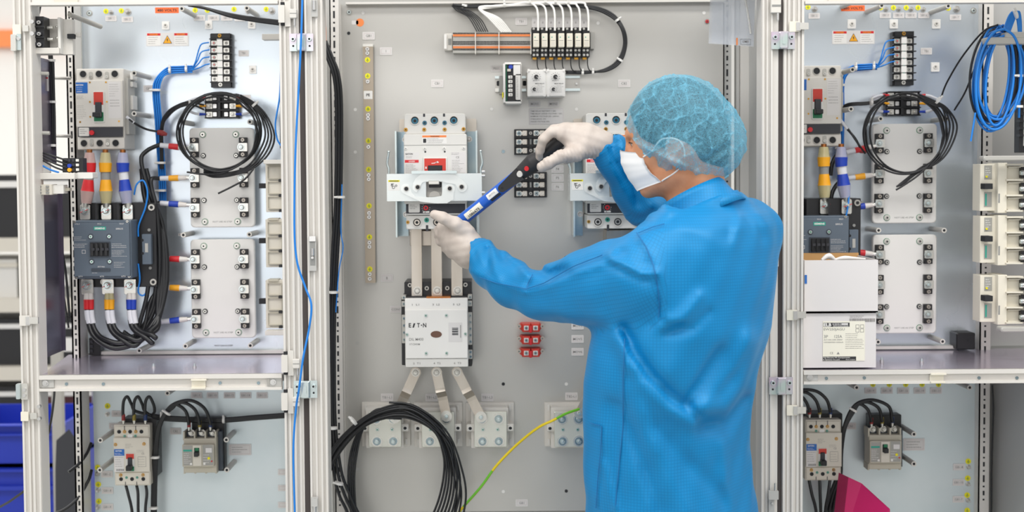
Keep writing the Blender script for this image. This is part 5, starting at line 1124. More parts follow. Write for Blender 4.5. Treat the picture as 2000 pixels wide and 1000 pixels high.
sleeves([(241, 815, 'darkred', 'dark red', 3.374), (262, 815, 'olive', 'olive', 3.374), (284, 815, 'navy', 'dark blue', 3.374)], 'small breaker, left bay')
sleeves([(369, 828, 'darkred', 'dark red', 3.384), (390, 828, 'olive', 'olive', 3.384), (411, 828, 'navy', 'dark blue', 3.384)], 'leakage breaker, left bay')
sleeves([(1581, 803, 'darkred', 'dark red', 3.374), (1601, 803, 'olive', 'olive', 3.374), (1622, 803, 'navy', 'dark blue', 3.374)], 'small breaker, right bay')
sleeves([(1702, 822, 'darkred', 'dark red', 3.384), (1723, 821, 'olive', 'olive', 3.384), (1743, 820, 'navy', 'dark blue', 3.384)], 'leakage breaker, right bay')
# right lower bay
cs = []
for i, x in enumerate((1581, 1601, 1622)): cs.append(([(x, 812, 3.38), (x-1, 800, 3.37), (x-8, 783-i*1.5, 3.36), (x-22-i*3, 770-i*3, 3.35), (x-45-i*6, 768-i*3, 3.34), (1545-i*3, 775, 3.34)], 3.3, M['cable']))
harness('cable_bundle', 'three black cables arching off the small breaker to the left, right lower bay', 'cable', cs)
cs = []
for i, x in enumerate((1702, 1723, 1743)): cs.append(([(x, 832, 3.39), (x-1, 818, 3.38), (x-8, 799-i*3, 3.37), (x-24-i*9, 789-i*4, 3.365), (1668, 803-i*5, 3.365), (1651-i*1.5, 835, 3.37), (1644-i*2, 880, 3.39), (1642-i*4, 930, 3.40), (1632-i*6, 970, 3.40), (1620-i*8, 1030, 3.39)], 3.4, M['cable']))
harness('cable_bundle', 'three black cables arching over and down beside the leakage breaker, right lower bay', 'cable', cs, [(1667, 801, 3.362, 8, 60)])
cs = []
for i, (x, xb) in enumerate(((1580, 1594), (1601, 1603), (1621, 1612))): cs.append(([(x, 937, 3.38), (x+(xb-x)*.4, 965, 3.37), (xb, 1000, 3.37), (xb+2, 1060, 3.38)], 3.2, M['cable']))
harness('cable_bundle', 'three black cables leaving the small breaker downwards, right lower bay', 'cable', cs)
# black cable at the right flank of the right bay and left flank wires
harness('cable', 'black cable running down the flank of the right cabinet\'s lower bay', 'cable', [([(1938, 752, 3.4), (1940, 800, 3.4), (1937, 900, 3.4), (1936, 1010, 3.4)], 1.8, M['cable'])])
harness('blue_wire', 'small blue wire loop rising from the slate contactor\'s side block', 'wire', [([(270, 462, 3.33), (271, 440, 3.33), (284, 405, 3.33), (288, 375, 3.33), (280, 353, 3.33), (267, 360, 3.33), (262, 380, 3.34)], 1.7, M['bluewire']), ([(270, 515, 3.33), (273, 545, 3.33), (270, 570, 3.34), (280, 577, 3.34), (292, 562, 3.35)], 1.7, M['bluewire'])], part='wire')
harness('blue_wire', 'small blue wire loop rising to the lug above the slate contactor, right cabinet', 'wire', [([(1652, 425, 3.32), (1657, 395, 3.32), (1657, 365, 3.33), (1648, 350, 3.34), (1635, 349, 3.36)], 1.7, M['bluewire'])], part='wire')
harness('blue_wire', 'blue wire loop against the inner edge of the left cabinet\'s right post', 'wire', [([(548, 130, 3.2), (546, 190, 3.2), (538, 240, 3.2), (541, 270, 3.2), (549, 285, 3.2)], 1.6, M['bluewire']), ([(549, 130, 3.21), (549, 200, 3.21), (549, 290, 3.21)], 2.2, M['cable'])], part='wire')
# --- left flank of the left cabinet
XL = xw(58, YF)
def flank_plate(y0, y1, Ya, Yb, lab, xw_=XL):
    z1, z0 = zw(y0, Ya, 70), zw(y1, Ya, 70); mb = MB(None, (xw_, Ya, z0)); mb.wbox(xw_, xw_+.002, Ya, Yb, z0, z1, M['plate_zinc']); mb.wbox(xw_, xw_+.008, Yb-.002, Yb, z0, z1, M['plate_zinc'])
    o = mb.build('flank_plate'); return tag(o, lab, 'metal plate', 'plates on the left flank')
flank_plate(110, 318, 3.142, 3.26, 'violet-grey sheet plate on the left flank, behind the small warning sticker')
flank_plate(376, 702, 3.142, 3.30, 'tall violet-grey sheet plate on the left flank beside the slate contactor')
def side_label(parent_lab, px0, px1, py, h, Ya, name, bands):
    pass
mb, fin = one('warning_label', 'small warning sticker with yellow triangle on the left flank plate', 'warning label', 81, 160, 0, None, 3.22)
mb.box(67, 147, 95, 178, 0, .001, M['palegrey']); mb.box(68, 149, 76, 152, .001, .0012, M['red']); mb.box(86, 151, 94, 154, .001, .0012, M['red']); mb.prism([(77, 172), (86, 172), (81, 152)], .001, .0013, M['amber']); mb.lines(68, 154, 76, 170, 4, .0013, M['greytxt'], .6); mb.lines(87, 156, 94, 174, 4, .0013, M['greytxt'], .6); fin()
mb, fin = one('voltage_label', 'tiny orange label on the left flank plate', 'label', 80, 128, 0, None, 3.22); mb.box(73, 122, 87, 134, 0, .001, M['orange']); mb.lines(74, 124, 86, 132, 2, .0012, M['ink']); fin()
for x0, x1, y, Y, lab in ((66, 95, 143, 3.14, 'peg above the small warning sticker on the left flank'), (66, 97, 259, 3.14, 'peg midway down the left flank plate'), (105, 138, 152, 3.3, 'peg reaching from the flank plate to the punched post, upper'), (106, 139, 265, 3.3, 'peg reaching from the flank plate to the punched post, lower')):
    mb = MB(None, W((x0+x1)/2, y, Y)); mb.rod((x0, y, Y), (x1, y+1, Y), 3.4, M['plast_g2'] if x0 < 100 else M['steel2']); o = mb.build('spacer_peg'); tag(o, 'grey spacer '+lab, 'peg', 'spacer pegs')
harness('cable_bundle', 'black cable strapped down the left flank plate with white ties', 'cable', [([(75, 10, 3.24), (72, 26, 3.24)], 6, M['cable'])]+[([(97+i*3, 108, 3.25), (100+i*3, 150, 3.25), (102+i*3, 200, 3.25), (103+i*3, 260, 3.25), (101+i*2, 285, 3.25), (96, 300, 3.25)], 3.2, M['cable']) for i in range(2)], [(102, 118, 3.245, 6, 90), (103, 199, 3.245, 6, 90), (103, 284, 3.245, 6, 90)])
# black fuse carrier on a beige bracket, top left
mb_root, fr = dev('fuse_carrier', 'black three-way fuse carrier on a beige bracket, top left corner', 'fuse carrier', 98, 72, .0, base=3.16)
m = MB(fr); m.box(65, 97, 128, 108, .0, .05, M['plast_g'], 1); m.box(100, 38, 128, 97, 0, .01, M['plast_g'], 1); m.box(128, 40, 147, 108, 0, .02, M['plast_g'], 1, c=.6); m.box(124, 38, 129, 108, .0, .04, M['plast_w'], 1); m.build('bracket', mb_root)
m = MB(fr); m.box(65, 37, 100, 96, .01, .05, M['black'], 1)
for y in (57, 77): m.box(65, y-1.5, 102, y+1.5, .05, .056, M['black_s'])
m.build('carrier_body', mb_root)
for y in (49, 71, 91):
    m = MB(fr); m.box(84, y-4, 96, y+2, .05, .056, M['dark'], 1); m.screw(92, y, .056, 4, M['steel'], 'dark'); m.rod((101, y+8, .03), (112, y+8, .03), 3.5, M['nickel']); m.ball(120, y+6, .03, 3.5, M['nickel'], 8); m.build('terminal', mb_root)
m = MB(fr); m.box(139, 69, 153, 78, .02, .03, M['slot'], 1); m.box(153, 66, 162, 74, .01, .02, M['plast_g']); m.build('knob', mb_root)
m = MB(fr); m.rod((137, 29, .0), (168, 42, -.12), 5, M['plast_g2'], n=12); m.build('spacer_peg', mb_root)
# terminal shelf with wires
mb_root, fr = dev('terminal_rail', 'beige rail carrying a small black terminal block on the left flank', 'rail', 118, 343, .0, base=3.16)
m = MB(fr); m.box(67, 338, 156, 350, 0, .04, M['plast_g'], 1, c=.8); m.box(156, 337, 186, 349, -.02, .02, M['plast_w'], 2); m.box(67, 316, 92, 338, -.03, -.02, M['plast_w']); m.build('rail', mb_root)
m = MB(fr); m.box(125, 309, 165, 337, -.02, .01, M['black'], 1); m.build('terminal_block', mb_root)
for i in range(3):
    m = MB(fr)
    for k in range(4): m.box(128+k*8, 311+i*9, 134+k*8, 316+i*9, .01, .014, M['nickel'] if k == 3 else M['dark'], .8)
    m.build('terminal', mb_root)
for k, (y, c) in enumerate(((324, 'blue'), (332, 'amber'))):
    m = MB(fr); m.cyl(141, y, .014, .022, 3.8, M[c]); m.build('button', mb_root)
harness('wire_bundle', 'thin black and blue wires fanning onto the small terminal block, left flank', 'wires', [([(68, 296+i*3, 3.15), (85, 299+i*5, 3.14), (108, 306+i*7, 3.14), (132, 314+i*7, 3.145)], 1.7, M['cable']) for i in range(4)]+[([(68, 303, 3.15), (76, 318, 3.14), (95, 330, 3.14), (115, 337, 3.14)], 1.8, M['bluewire'])], part='wire')
mb_root, fr = dev('small_breaker', 'small beige breaker clipped below the beige rail on the left flank', 'circuit breaker', 103, 369, .0, base=3.16)
m = MB(fr); m.box(70, 360, 112, 380, 0, .04, M['beige'], 1, c=.6); m.box(112, 361, 132, 378, 0, .03, M['plast_w'], 1); m.box(130, 367, 140, 373, 0, .02, M['beige2'], 1); m.build('housing', mb_root)
m = MB(fr); m.box(70, 362, 74, 370, .04, .043, M['amber']); m.build('button', mb_root)
for x in (89, 104):
    m = MB(fr); [m.box(x-3, 362+k*6, x+3, 366+k*6, .04, .043, M['grey'], 1) for k in range(3)]; m.build('terminal', mb_root)
# --- modules on the right flank of the left cabinet
def side_module(cy, h, lab, first=None):
    if first: return dup(first, at(538, cy, .0, 3.28), lab)
    root, fr = dev('fuse_module', lab, 'fuse module', 538, cy, .0, 'beige modules by the middle posts', 3.28); y0 = cy-h/2
    m = MB(fr); m.box(519, y0, 560, y0+h, -.03, .0, M['beige'], 1, c=.8); m.box(524, y0-2, 545, y0+2, -.03, .004, M['beige2'], 1); m.build('housing', root)
    for k in range(3):
        a = y0+5+k*(h-6)/3
        m = MB(fr); m.frame(523, a, 551, a+h/3-7, 1.2, 0, .004, M['beige2']); m.box(545, a+h/3-6, 552, a+h/3-1, 0, .008, M['black'], 1); m.box(527, a+h/3-4.4, 545, a+h/3-3.6, 0, .0006, M['grey']); m.build('cell', root)
    m = MB(fr); m.box(503, cy-9, 517, cy+1, -.04, -.02, M['slot']); m.build('knob', root)
    return root
sm1 = side_module(475, 94, 'beige three-cell module at the right edge of the left cabinet, middle of three'); side_module(367, 94, 'beige three-cell module at the right edge of the left cabinet, top of three', sm1); side_module(594, 94, 'beige three-cell module at the right edge of the left cabinet, bottom of three', sm1)
for y0, y1, x0, lab in ((67, 78, 513, 'beige bar near the top of the left cabinet\'s right edge'), (312, 320, 516, 'beige bar above the top three-cell module, left cabinet'), (645, 654, 519, 'beige bar under the bottom three-cell module, left cabinet')):
    mb, fin = one('spacer_bar', lab, 'bar', 540, (y0+y1)/2, 0, 'beige spacer bars', 3.26); mb.box(x0, y0, 562, y1, -.02, .01, M['plast_g'], 1, c=.5); fin()
# --- right flank of the right cabinet
def cream_module(cy, lab, first=None):
    if first: return dup(first, at(1962, cy, 0, 3.25), lab)
    root, fr = dev('leakage_breaker', lab, 'circuit breaker', 1962, cy, .0, 'cream breakers on the right flank', 3.25); y0 = cy-48; q = lambda y: y0+y
    m = MB(fr); m.box(1917, q(2), 1948, q(94), -.06, -.01, M['cream'], 1, c=.8); m.box(1946, q(0), 1964, q(98), -.06, .01, M['cream'], 1, c=1); m.box(1962, q(6), 2012, q(96), -.06, 0, M['cream'], 1); m.build('housing', root)
    for k in range(4):
        m = MB(fr); m.box(1960, q(2+k*30), 1992, q(5+k*30), 0, .02, M['cream'], .5); m.box(1966, q(8+k*30 if k < 3 else 90), 1990, q(10+k*30 if k < 3 else 92), 0, .01, M['beige']); m.build('barrier', root)
    m = MB(fr); m.box(1925, q(5), 1940, q(32), -.01, -.009, M['grey2']); m.lines(1927, q(8), 1939, q(26), 4, -.0088, M['white']); m.cyl(1929, q(27), -.009, -.006, 2, M['yellow']); m.box(1925, q(57), 1940, q(86), -.01, -.009, M['grey2']); m.box(1927, q(60), 1930, q(84), -.009, -.0087, M['teal']); m.box(1947, q(60), 1950, q(78), .01, .0104, M['grey']); m.build('rating_label', root)
    m = MB(fr); m.box(1918, q(40), 1933, q(51), -.01, .02, M['slot'], 1); m.build('toggle', root)
    for k in range(3):
        m = MB(fr); m.box(1990, q(8+k*31), 2012, q(30+k*31), 0, .015, M['black'], 1); m.rod((1986, q(20+k*31), .02), (2000, q(20+k*31), .02), 4.5, M['zinc']); m.rod((1989, q(20+k*31), .02), (1993, q(20+k*31), .02), 5.5, M['steel']); m.build('terminal_bolt', root)
    return root
cm = cream_module(366, 'cream breaker on the right flank, top of the three below the blue coil'); cream_module(468, 'cream breaker on the right flank, middle of the three', cm); cream_module(584, 'cream breaker on the right flank, bottom of the three', cm)
for y0, y1, x0, lab in ((304, 314, 1918, 'grey rail just above the top cream breaker on the right flank'), (638, 648, 1952, 'grey rail below the bottom cream breaker on the right flank'), (73, 87, 1922, 'grey peg through the upper part of the blue coil'), (63, 76, 1960, 'grey peg at the frame edge through the blue coil')):
    mb, fin = one('spacer_bar', lab, 'bar', 1980, (y0+y1)/2, 0, 'grey rails on the right flank', 3.2); mb.box(x0, y0, 2030, y1, -.02, .01, M['plast_g2'], 4, c=2); fin()
mb, fin = one('cable_clamp', 'black clamp block in the lower right corner of the right cabinet\'s back', 'clamp', 1889, 665, .05, None, 3.45); mb.box(1868, 650, 1905, 683, 0, .05, M['black'], 3, c=2); mb.cyl(1890, 664, .05, .0505, 2, M['slot']); fin()
mb, fin = one('terminal_strip', 'black terminal strip with white tabs at the right frame edge', 'terminal strip', 1995, 195, 0, None, 3.24); mb.box(1988, 88, 2012, 298, -.02, .01, M['black'], 1); mb.box(1996, 100, 2012, 285, .01, .014, M['white'])
for k in range(12): mb.box(1986, 108+k*14, 1994, 113+k*14, .0, .02, M['black_s'])
fin()
rd = random.Random(5); cs = []
for i in range(13):
    cx, cy = 1946+rd.uniform(-8, 12), 150+rd.uniform(-6, 8); rx, ry = rd.uniform(26, 48), rd.uniform(78, 100); Y = 3.19+i*.006
    cs.append(([(cx+rx*math.cos(a)+8*math.sin(a), cy-ry*math.sin(a), Y) for a in [2*math.pi*k/12+1.5 for k in range(13)]], 2.4, M['cable'] if i % 4 == 3 else M['bluewire']))
for i in range(5): cs.append(([(1960+i*3, 60, 3.2), (1972+i*3, 30, 3.2), (1983+i*2, 25, 3.2), (1990+i, 60, 3.2), (1992, 140, 3.21), (1990, 230, 3.22)], 2.3, M['bluewire']))
cs += [([(1905, 220, 3.19), (1902, 240, 3.19), (1899, 258, 3.19), (1896, 276, 3.19)], 1.8, M['bluewire']), ([(1950, 48, 3.2), (1920, 62, 3.22), (1880, 110, 3.3), (1850, 160, 3.36), (1838, 190, 3.38)], 1.8, M['cable']), ([(1925, 90, 3.2), (1905, 130, 3.25), (1885, 180, 3.3), (1864, 215, 3.34)], 1.8, M['cable'])]
harness('wire_coil', 'big hanging coil of blue wires with a few black ones, top right', 'wires', cs, [(1983, 28, 3.195, 9, 20), (1990, 148, 3.2, 8, 90), (1990, 208, 3.2, 8, 90)], part='wire')
# --- cartons on the right shelf
def carton(name, x0, x1, y0, y1, Y, depth, lab, open_top=False):
    z0, z1 = zw(y1, Y, (x0+x1)/2), zw(y0, Y, (x0+x1)/2); a, b_ = xw(x0, Y, (y0+y1)/2), xw(x1, Y, (y0+y1)/2)
    root = thing(name, lab, 'box', ((a+b_)/2, Y, z0), 'white cartons on the shelf')
    mb = MB(None, Vector(root.location)); t = .003
    if open_top:
        mb.wbox(a, b_, Y, Y+t, z0, z1, M['card']); mb.wbox(a, b_, Y+depth-t, Y+depth, z0, z1, M['card']); mb.wbox(a, a+t, Y+t, Y+depth-t, z0, z1, M['card']); mb.wbox(b_-t, b_, Y+t, Y+depth-t, z0, z1, M['card']); mb.wbox(a, b_, Y, Y+depth, z0, z0+t, M['card'])
    else: mb.wbox(a, b_, Y, Y+depth, z0, z1, M['card'])
    put(mb, 'carton_body', root)
    return root, a, b_, z0, z1
z_sh = zs3
c1, a1, b1, z0, z1 = carton('cardboard_box', 1569, 1711, 612, 718, 3.105, .19, 'white carton with printed label standing on the right cabinet\'s shelf')
def lab1(b):
    b.box(1607, 627, 1689, 705, 0, .0006, M['cream2']); b.box(1608, 630, 1659, 638, .0006, .0008, M['ink']); b.text('ELB', 1616, 634, .001, 6.5, M['white'], wid=15, bold=.04); b.text('EARTH LEAKAGE BREAKER', 1642, 636.5, .001, 2.2, M['white'], wid=30); b.box(1626, 631, 1656, 634.5, .0008, .0009, M['palegrey']); b.lines(1627, 631, 1654, 634, 1, .0010, M['ink'], 2)
    b.text('EW250JAGU', 1629, 643.5, .0008, 6, M['grey'], wid=41, bold=.01); b.text('3P', 1613, 657, .0008, 6, M['grey'], wid=8, bold=.01); b.text('125A', 1637, 657, .0008, 6, M['grey'], wid=15, bold=.01)
    b.text('AC100-230-440V', 1627, 663.5, .0008, 2.8, M['greytxt'], wid=37); b.text('100/200/500/1000mA', 1628, 668.3, .0008, 2.6, M['greytxt'], wid=38)
    b.box(1607, 696.5, 1672, 704.5, .0006, .0008, M['ink']); b.text('Fuji Electric FA Components', 1634, 698.8, .001, 2.8, M['white'], wid=52, bold=.02); b.text('& Systems Co.,Ltd.', 1624, 702.6, .001, 2.6, M['white'], wid=33, bold=.02); b.text('Made in Japan', 1661, 702.6, .001, 2.2, M['white'], wid=18)
    b.lines(1651, 650, 1688, 682, 9, .0008, M['greytxt'], .6, 8)
    for i in range(2):
        for j in range(2): b.frame(1671+i*9, 634+j*8, 1678+i*9, 641+j*8, .7, .0006, .0009, M['greytxt'])
    b.text('CE', 1624, 689.5, .0008, 4, M['greytxt']); b.prism([(1634, 692), (1640, 692), (1637, 687)], .0006, .0008, M['greytxt'])
on(c1, 'printed_label', lab1, 3.1045, 1648, 666)
def lab2(b):
    b.lines(1660, 615, 1704, 619, 1, .0002, M['greytxt'], .7); b.lines(1660, 618.5, 1684, 621, 1, .0002, M['greytxt'], .7, 2); x = 1659.5; rd = random.Random(2)
    while x < 1709: w = rd.choice((.7, 1.2, 1.8)); b.box(x, 622, x+w, 628.5, 0, .0004, M['greytxt']); x += w+rd.choice((.7, 1.1))
on(c1, 'barcode', lab2, 3.1045, 1685, 622)
c2, a2, b2, z0b, z1b = carton('cardboard_box', 1571, 1715, 508, 610.5, 3.10, .17, 'open white carton stacked on top of the labelled carton', True)
mb = MB(None, Vector(c2.location)); 
for (xa, xb, ya, yb) in ((1571, 1715, 3.27, 3.30),): mb.wbox(a2, b2, 3.266, 3.268, z1b-.03, z1b+.006, M['cardbrown'])
put(mb, 'rear_flap', c2)
mb = MB(None, Vector(c2.location)); mb.tube([(1605, 508, 3.12), (1618, 500, 3.125), (1632, 509, 3.13)], [3, 6, 3], M['paper'], n=5); mb.tube([(1632, 507, 3.13), (1650, 504, 3.13), (1690, 506, 3.14)], [3, 5, 2], M['paper'], n=5); put(mb, 'packing_paper', c2)
mb = MB(None, Vector(c2.location)); mb.add([Vector(p)-mb.org for p in ((a2-.0012, 3.11, z0b+.06), (a2-.0012, 3.14, z0b+.06), (a2-.0012, 3.14, z0b+.085), (a2-.0012, 3.11, z0b+.085))], [(0, 1, 2, 3)], M['bluelabel'])
on(c2, 'blue_tape', lambda b: b.box(1571.5, 537, 1576, 554, 0, .0006, M['bluelabel']), 3.0995, 1574, 545)
# --- magenta sheet in the lower right bay
o = W(1690, 980, 3.2); mb = MB(None, o)
q = [(1657, 932, 3.25), (1683, 944, 3.24), (1708, 967, 3.22), (1738, 994, 3.20), (1745, 1080, 3.20), (1640, 1080, 3.25)]
f_ = [mb.p(*a) for a in q]; b_ = [v+Vector((-.01, .05, .0)) for v in f_]; n = len(q)
mb.add(f_+b_, [tuple(range(n)), tuple(range(n, 2*n))[::-1]]+[(i, (i+1) % n, n+(i+1) % n, n+i) for i in range(n)], M['magenta']); ob = mb.build('foam_sheet'); tag(ob, 'glossy magenta slab standing in the right cabinet\'s lower bay', 'foam sheet')
# --- factory behind, seen past the left cabinet
def rack(x0, x1, Y, lab):
    root = thing('storage_rack', lab, 'shelving', (x0, Y, 0)); zs = [.25, .5, .75, 1.0, 1.22]
    for x in (x0, x1): mb = MB(None, (x, Y, 0)); mb.wbox(x, x+.05, Y, Y+.05, 0, 1.35, M['steel2']); put(mb, 'upright', root)
    for z in zs: mb = MB(None, (x0, Y, z)); mb.wbox(x0+.05, x1, Y, Y+.5, z, z+.05, M['beige']); put(mb, 'shelf', root)
    return zs
zs = rack(-3.4, -1.35, 5.2, 'beige storage rack in the blurred background beyond the left cabinet')
rd = random.Random(8); kinds = ['black', 'black', 'plast_w', 'black', 'grey', 'black']
cols_ = ['rear left', 'left', 'middle', 'right', 'far right']
k = 0
for zi, z in enumerate(zs[1:]):
    x = -3.3; j = 0
    while x < -1.5:
        w = rd.uniform(.3, .42); h = (.17, .17, .14, .23)[zi]; mt = (('black', 'maroon', 'black'), ('black', 'plast_w', 'black'), ('grey', 'plast_w', 'grey'), ('black', 'black', 'black'))[zi][k % 3]
        root = thing('storage_box', '%s box on the background rack, %s shelf up, %s box along' % ({'black': 'black', 'plast_w': 'white', 'grey': 'grey', 'maroon': 'dark red'}[mt], ('first', 'second', 'third', 'fourth')[zi], ('first', 'second', 'third', 'fourth', 'fifth', 'sixth')[j]), 'box', (x, 5.25, z+.05), 'boxes on the background rack')
        mb = MB(None, (x, 5.25, z+.05)); mb.wbox(x, x+w, 5.25, 5.6, z+.05, z+.05+h, M[mt]); put(mb, 'body', root)
        mb = MB(None, (x, 5.24, z+.05)); mb.wbox(x-.005, x+w+.005, 5.24, 5.61, z+.05+h*.8, z+.05+h*.9, M['white'] if mt != 'plast_w' else M['beige']); mb.wbox(x+w*.3, x+w*.5, 5.235, 5.245, z+.05+h*.3, z+.05+h*.6, M['yellow' if zi == 3 else 'white']); put(mb, 'rim', root)
        x += w+.04; k += 1; j += 1
def bin_(x0, x1, Y, z0, h, lab):
    root = thing('parts_bin', lab, 'bin', ((x0+x1)/2, Y, z0), 'blue bins'); mb = MB(None, (x0, Y, z0)); t = .01
    mb.wbox(x0, x1, Y, Y+t, z0, z0+h, M['bin_blue']); mb.wbox(x0, x1, Y+.38, Y+.39, z0, z0+h, M['bin_blue']); mb.wbox(x0, x0+t, Y, Y+.39, z0, z0+h, M['bin_blue']); mb.wbox(x1-t, x1, Y, Y+.39, z0, z0+h, M['bin_blue']); mb.wbox(x0, x1, Y, Y+.39, z0, z0+t, M['bin_blue']); put(mb, 'tub', root)
    mb = MB(None, (x0, Y, z0)); mb.wbox(x0-.01, x1+.01, Y-.02, Y, z0+h*.75, z0+h*.8, M['bin_blue']); mb.wbox(x0-.01, x1+.01, Y-.02, Y, z0+h*.97, z0+h, M['bin_blue']); put(mb, 'rim', root)
zb = zw(1080, 4.3, 60)
tbl = thing('trolley', 'grey metal trolley under the stacked blue bins beyond the left cabinet', 'trolley', (xw(20, 4.3), 4.3, 0)); X0, X1 = xw(-150, 4.3), xw(118, 4.3)
mb = MB(None, (X0, 4.3, zb)); mb.wbox(X0, X1, 4.28, 4.75, zb-.03, zb, M['steel2']); put(mb, 'deck', tbl)
for x, y in ((X0, 4.28), (X1-.03, 4.28), (X0, 4.71), (X1-.03, 4.71)):
    mb = MB(None, (x, y, 0)); mb.wbox(x, x+.03, y, y+.03, 0, 1.12 if x > X0+.1 else zb, M['steel2']); put(mb, 'upright', tbl)
bin_(xw(-140, 4.3), xw(112, 4.3), 4.32, zb, zw(915, 4.3, 60)-zb-.003, 'large blue bin beyond the left cabinet, under another bin')
bin_(xw(-120, 4.3), xw(112, 4.3), 4.33, zw(915, 4.3, 60), .13, 'large blue bin beyond the left cabinet, stacked on top')
mb = MB(None, W(127, 870, 4.1)); mb.prism([(110, 860), (135, 838), (150, 860), (150, 1700), (112, 1700), (108, 915)], 4.1, 4.2, M['dark']) ; o = mb.build('plastic_crate'); tag(o, 'dark plastic crate stack end beside the blue bins beyond the left cabinet', 'crate')
harness('cable', 'loose black cable drooping past the left post near the blue bins', 'cable', [([(0, 990, 3.5), (25, 975, 3.45), (60, 945, 3.4), (82, 890, 3.4), (98, 830, 3.4), (106, 770, 3.35), (104, 745, 3.3)], 2.5, M['cable'])])
harness('cable', 'black cable end poking out beside the left rear post', 'cable', [([(178, 865, 3.42), (170, 885, 3.40), (155, 905, 3.38), (134, 922, 3.36)], 3, M['cable'])])
harness('cable', 'black cable curving down behind the left rear post', 'cable', [([(179, 918, 3.42), (172, 940, 3.40), (150, 975, 3.38), (120, 998, 3.36), (80, 1010, 3.36)], 3.2, M['cable'])])
harness('cable', 'black cable hanging between the left flank plate and the rear post', 'cable', [([(112, 400, 3.36), (118, 470, 3.36), (128, 530, 3.36), (136, 620, 3.36)], 2.5, M['cable']), ([(112, 500, 3.35), (122, 560, 3.35), (134, 640, 3.36)], 2, M['cable'])])

mb, fin = one('terminal_strip', 'small black terminal strip on the shelf behind the looping cables, left cabinet', 'terminal strip', 184, 677, .03); mb.box(174, 660, 196, 694, 0, .03, M['black'], 1, c=.6)
for k in range(3): mb.box(176, 664+k*9, 182, 670+k*9, .03, .034, M['dark'])
fin()
# ============================================================ the worker
def surface_net(fn, lo, hi, h):
    ax = [np.arange(lo[i], hi[i]+h, h, dtype=np.float32) for i in range(3)]
    X, Y, Z = np.meshgrid(*ax, indexing='ij'); D = fn(X, Y, Z).astype(np.float32); ng = D < 0
    c = np.zeros(tuple(s-1 for s in D.shape), np.int8)
    offs = [(i, j, k) for i in (0, 1) for j in (0, 1) for k in (0, 1)]
    sl = lambda A, o: A[o[0]:A.shape[0]-1+o[0], o[1]:A.shape[1]-1+o[1], o[2]:A.shape[2]-1+o[2]]
    for o in offs: c += sl(ng, o)
    act = (c > 0) & (c < 8); idx = np.argwhere(act); n = len(idx)
    ids = -np.ones(act.shape, np.int64); ids[act] = np.arange(n)
    acc = np.zeros((n, 3)); cnt = np.zeros(n)
    for a in range(8):
        for b in range(a+1, 8):
            oa, ob = offs[a], offs[b]
            if sum(abs(oa[i]-ob[i]) for i in range(3)) != 1: continue
            da = D[idx[:, 0]+oa[0], idx[:, 1]+oa[1], idx[:, 2]+oa[2]]; db = D[idx[:, 0]+ob[0], idx[:, 1]+ob[1], idx[:, 2]+ob[2]]
            m = (da < 0) != (db < 0); t = np.where(m, da/(da-db+1e-12), 0)
            for i in range(3): acc[:, i] += np.where(m, oa[i]+(ob[i]-oa[i])*t, 0)
            cnt += m
    V = np.array([lo])+(idx+acc/cnt[:, None])*h
    F = []
    for d in range(3):
        u, v = (d+1) % 3, (d+2) % 3
        A = np.take(ng, range(0, ng.shape[d]-1), d); B = np.take(ng, range(1, ng.shape[d]), d)
        e = np.argwhere(A != B); s = A[e[:, 0], e[:, 1], e[:, 2]]
        ok = (e[:, u] > 0) & (e[:, v] > 0) & (e[:, u] < act.shape[u]) & (e[:, v] < act.shape[v]); e = e[ok]; s = s[ok]
        q = []
        for (du, dv) in ((0, 0), (1, 0), (1, 1), (0, 1)):
            g = e.copy(); g[:, u] -= du; g[:, v] -= dv; q.append(ids[g[:, 0], g[:, 1], g[:, 2]])
        q = np.stack(q, 1); q[~s] = q[~s][:, ::-1]; F.append(q)
    return V, np.concatenate(F)
def np_mesh(name, V, F, mats, parent, org, uv=None, smooth=True):
    V = V-np.array(org)[None]; me = bpy.data.meshes.new(name)
    me.vertices.add(len(V)); me.vertices.foreach_set('co', V.astype(np.float32).ravel())
    me.loops.add(F.size); me.loops.foreach_set('vertex_index', F.astype(np.int32).ravel())
    me.polygons.add(len(F)); me.polygons.foreach_set('loop_start', np.arange(0, F.size, 4, dtype=np.int32)); me.polygons.foreach_set('loop_total', np.full(len(F), 4, np.int32))
    me.polygons.foreach_set('use_smooth', np.full(len(F), smooth)); me.update(calc_edges=True); me.validate()
    if uv is not None and len(me.loops) == len(uv):
        l = me.uv_layers.new(name='weave'); l.data.foreach_set('uv', uv.astype(np.float32).ravel())
    for m in mats: me.materials.append(m)
    o = bpy.data.objects.new(name, me); C.objects.link(o)
    if parent: o.parent = parent; o.location = Vector(org)-Vector(parent.location)
    else: o.location = org
    return o
def smin(a, b, k):
    h = np.maximum(k-np.abs(a-b), 0)/k; return np.minimum(a, b)-h*h*k*.25
def cap(X, Y, Z, a, b, ra, rb):
    ba = b-a; t = ((X-a[0])*ba[0]+(Y-a[1])*ba[1]+(Z-a[2])*ba[2])/float(ba@ba); t = np.clip(t, 0, 1)
    dx, dy, dz = X-a[0]-t*ba[0], Y-a[1]-t*ba[1], Z-a[2]-t*ba[2]
    return np.sqrt(dx*dx+dy*dy+dz*dz)-(ra+(rb-ra)*t), t
def ell(X, Y, Z, c, B, r):     # B rows = axes
    q = [((X-c[0])*B[i][0]+(Y-c[1])*B[i][1]+(Z-c[2])*B[i][2])/r[i] for i in range(3)]
    k = np.sqrt(q[0]**2+q[1]**2+q[2]**2); return (k-1)*min(r)
w3 = lambda p: np.array(W(*p[:3]))
person = thing('person', 'person in blue gown, hairnet, mask and white gloves holding a torque tool against the breaker', 'person', (W(1320, 700, 2.8).x, 2.8, 0))
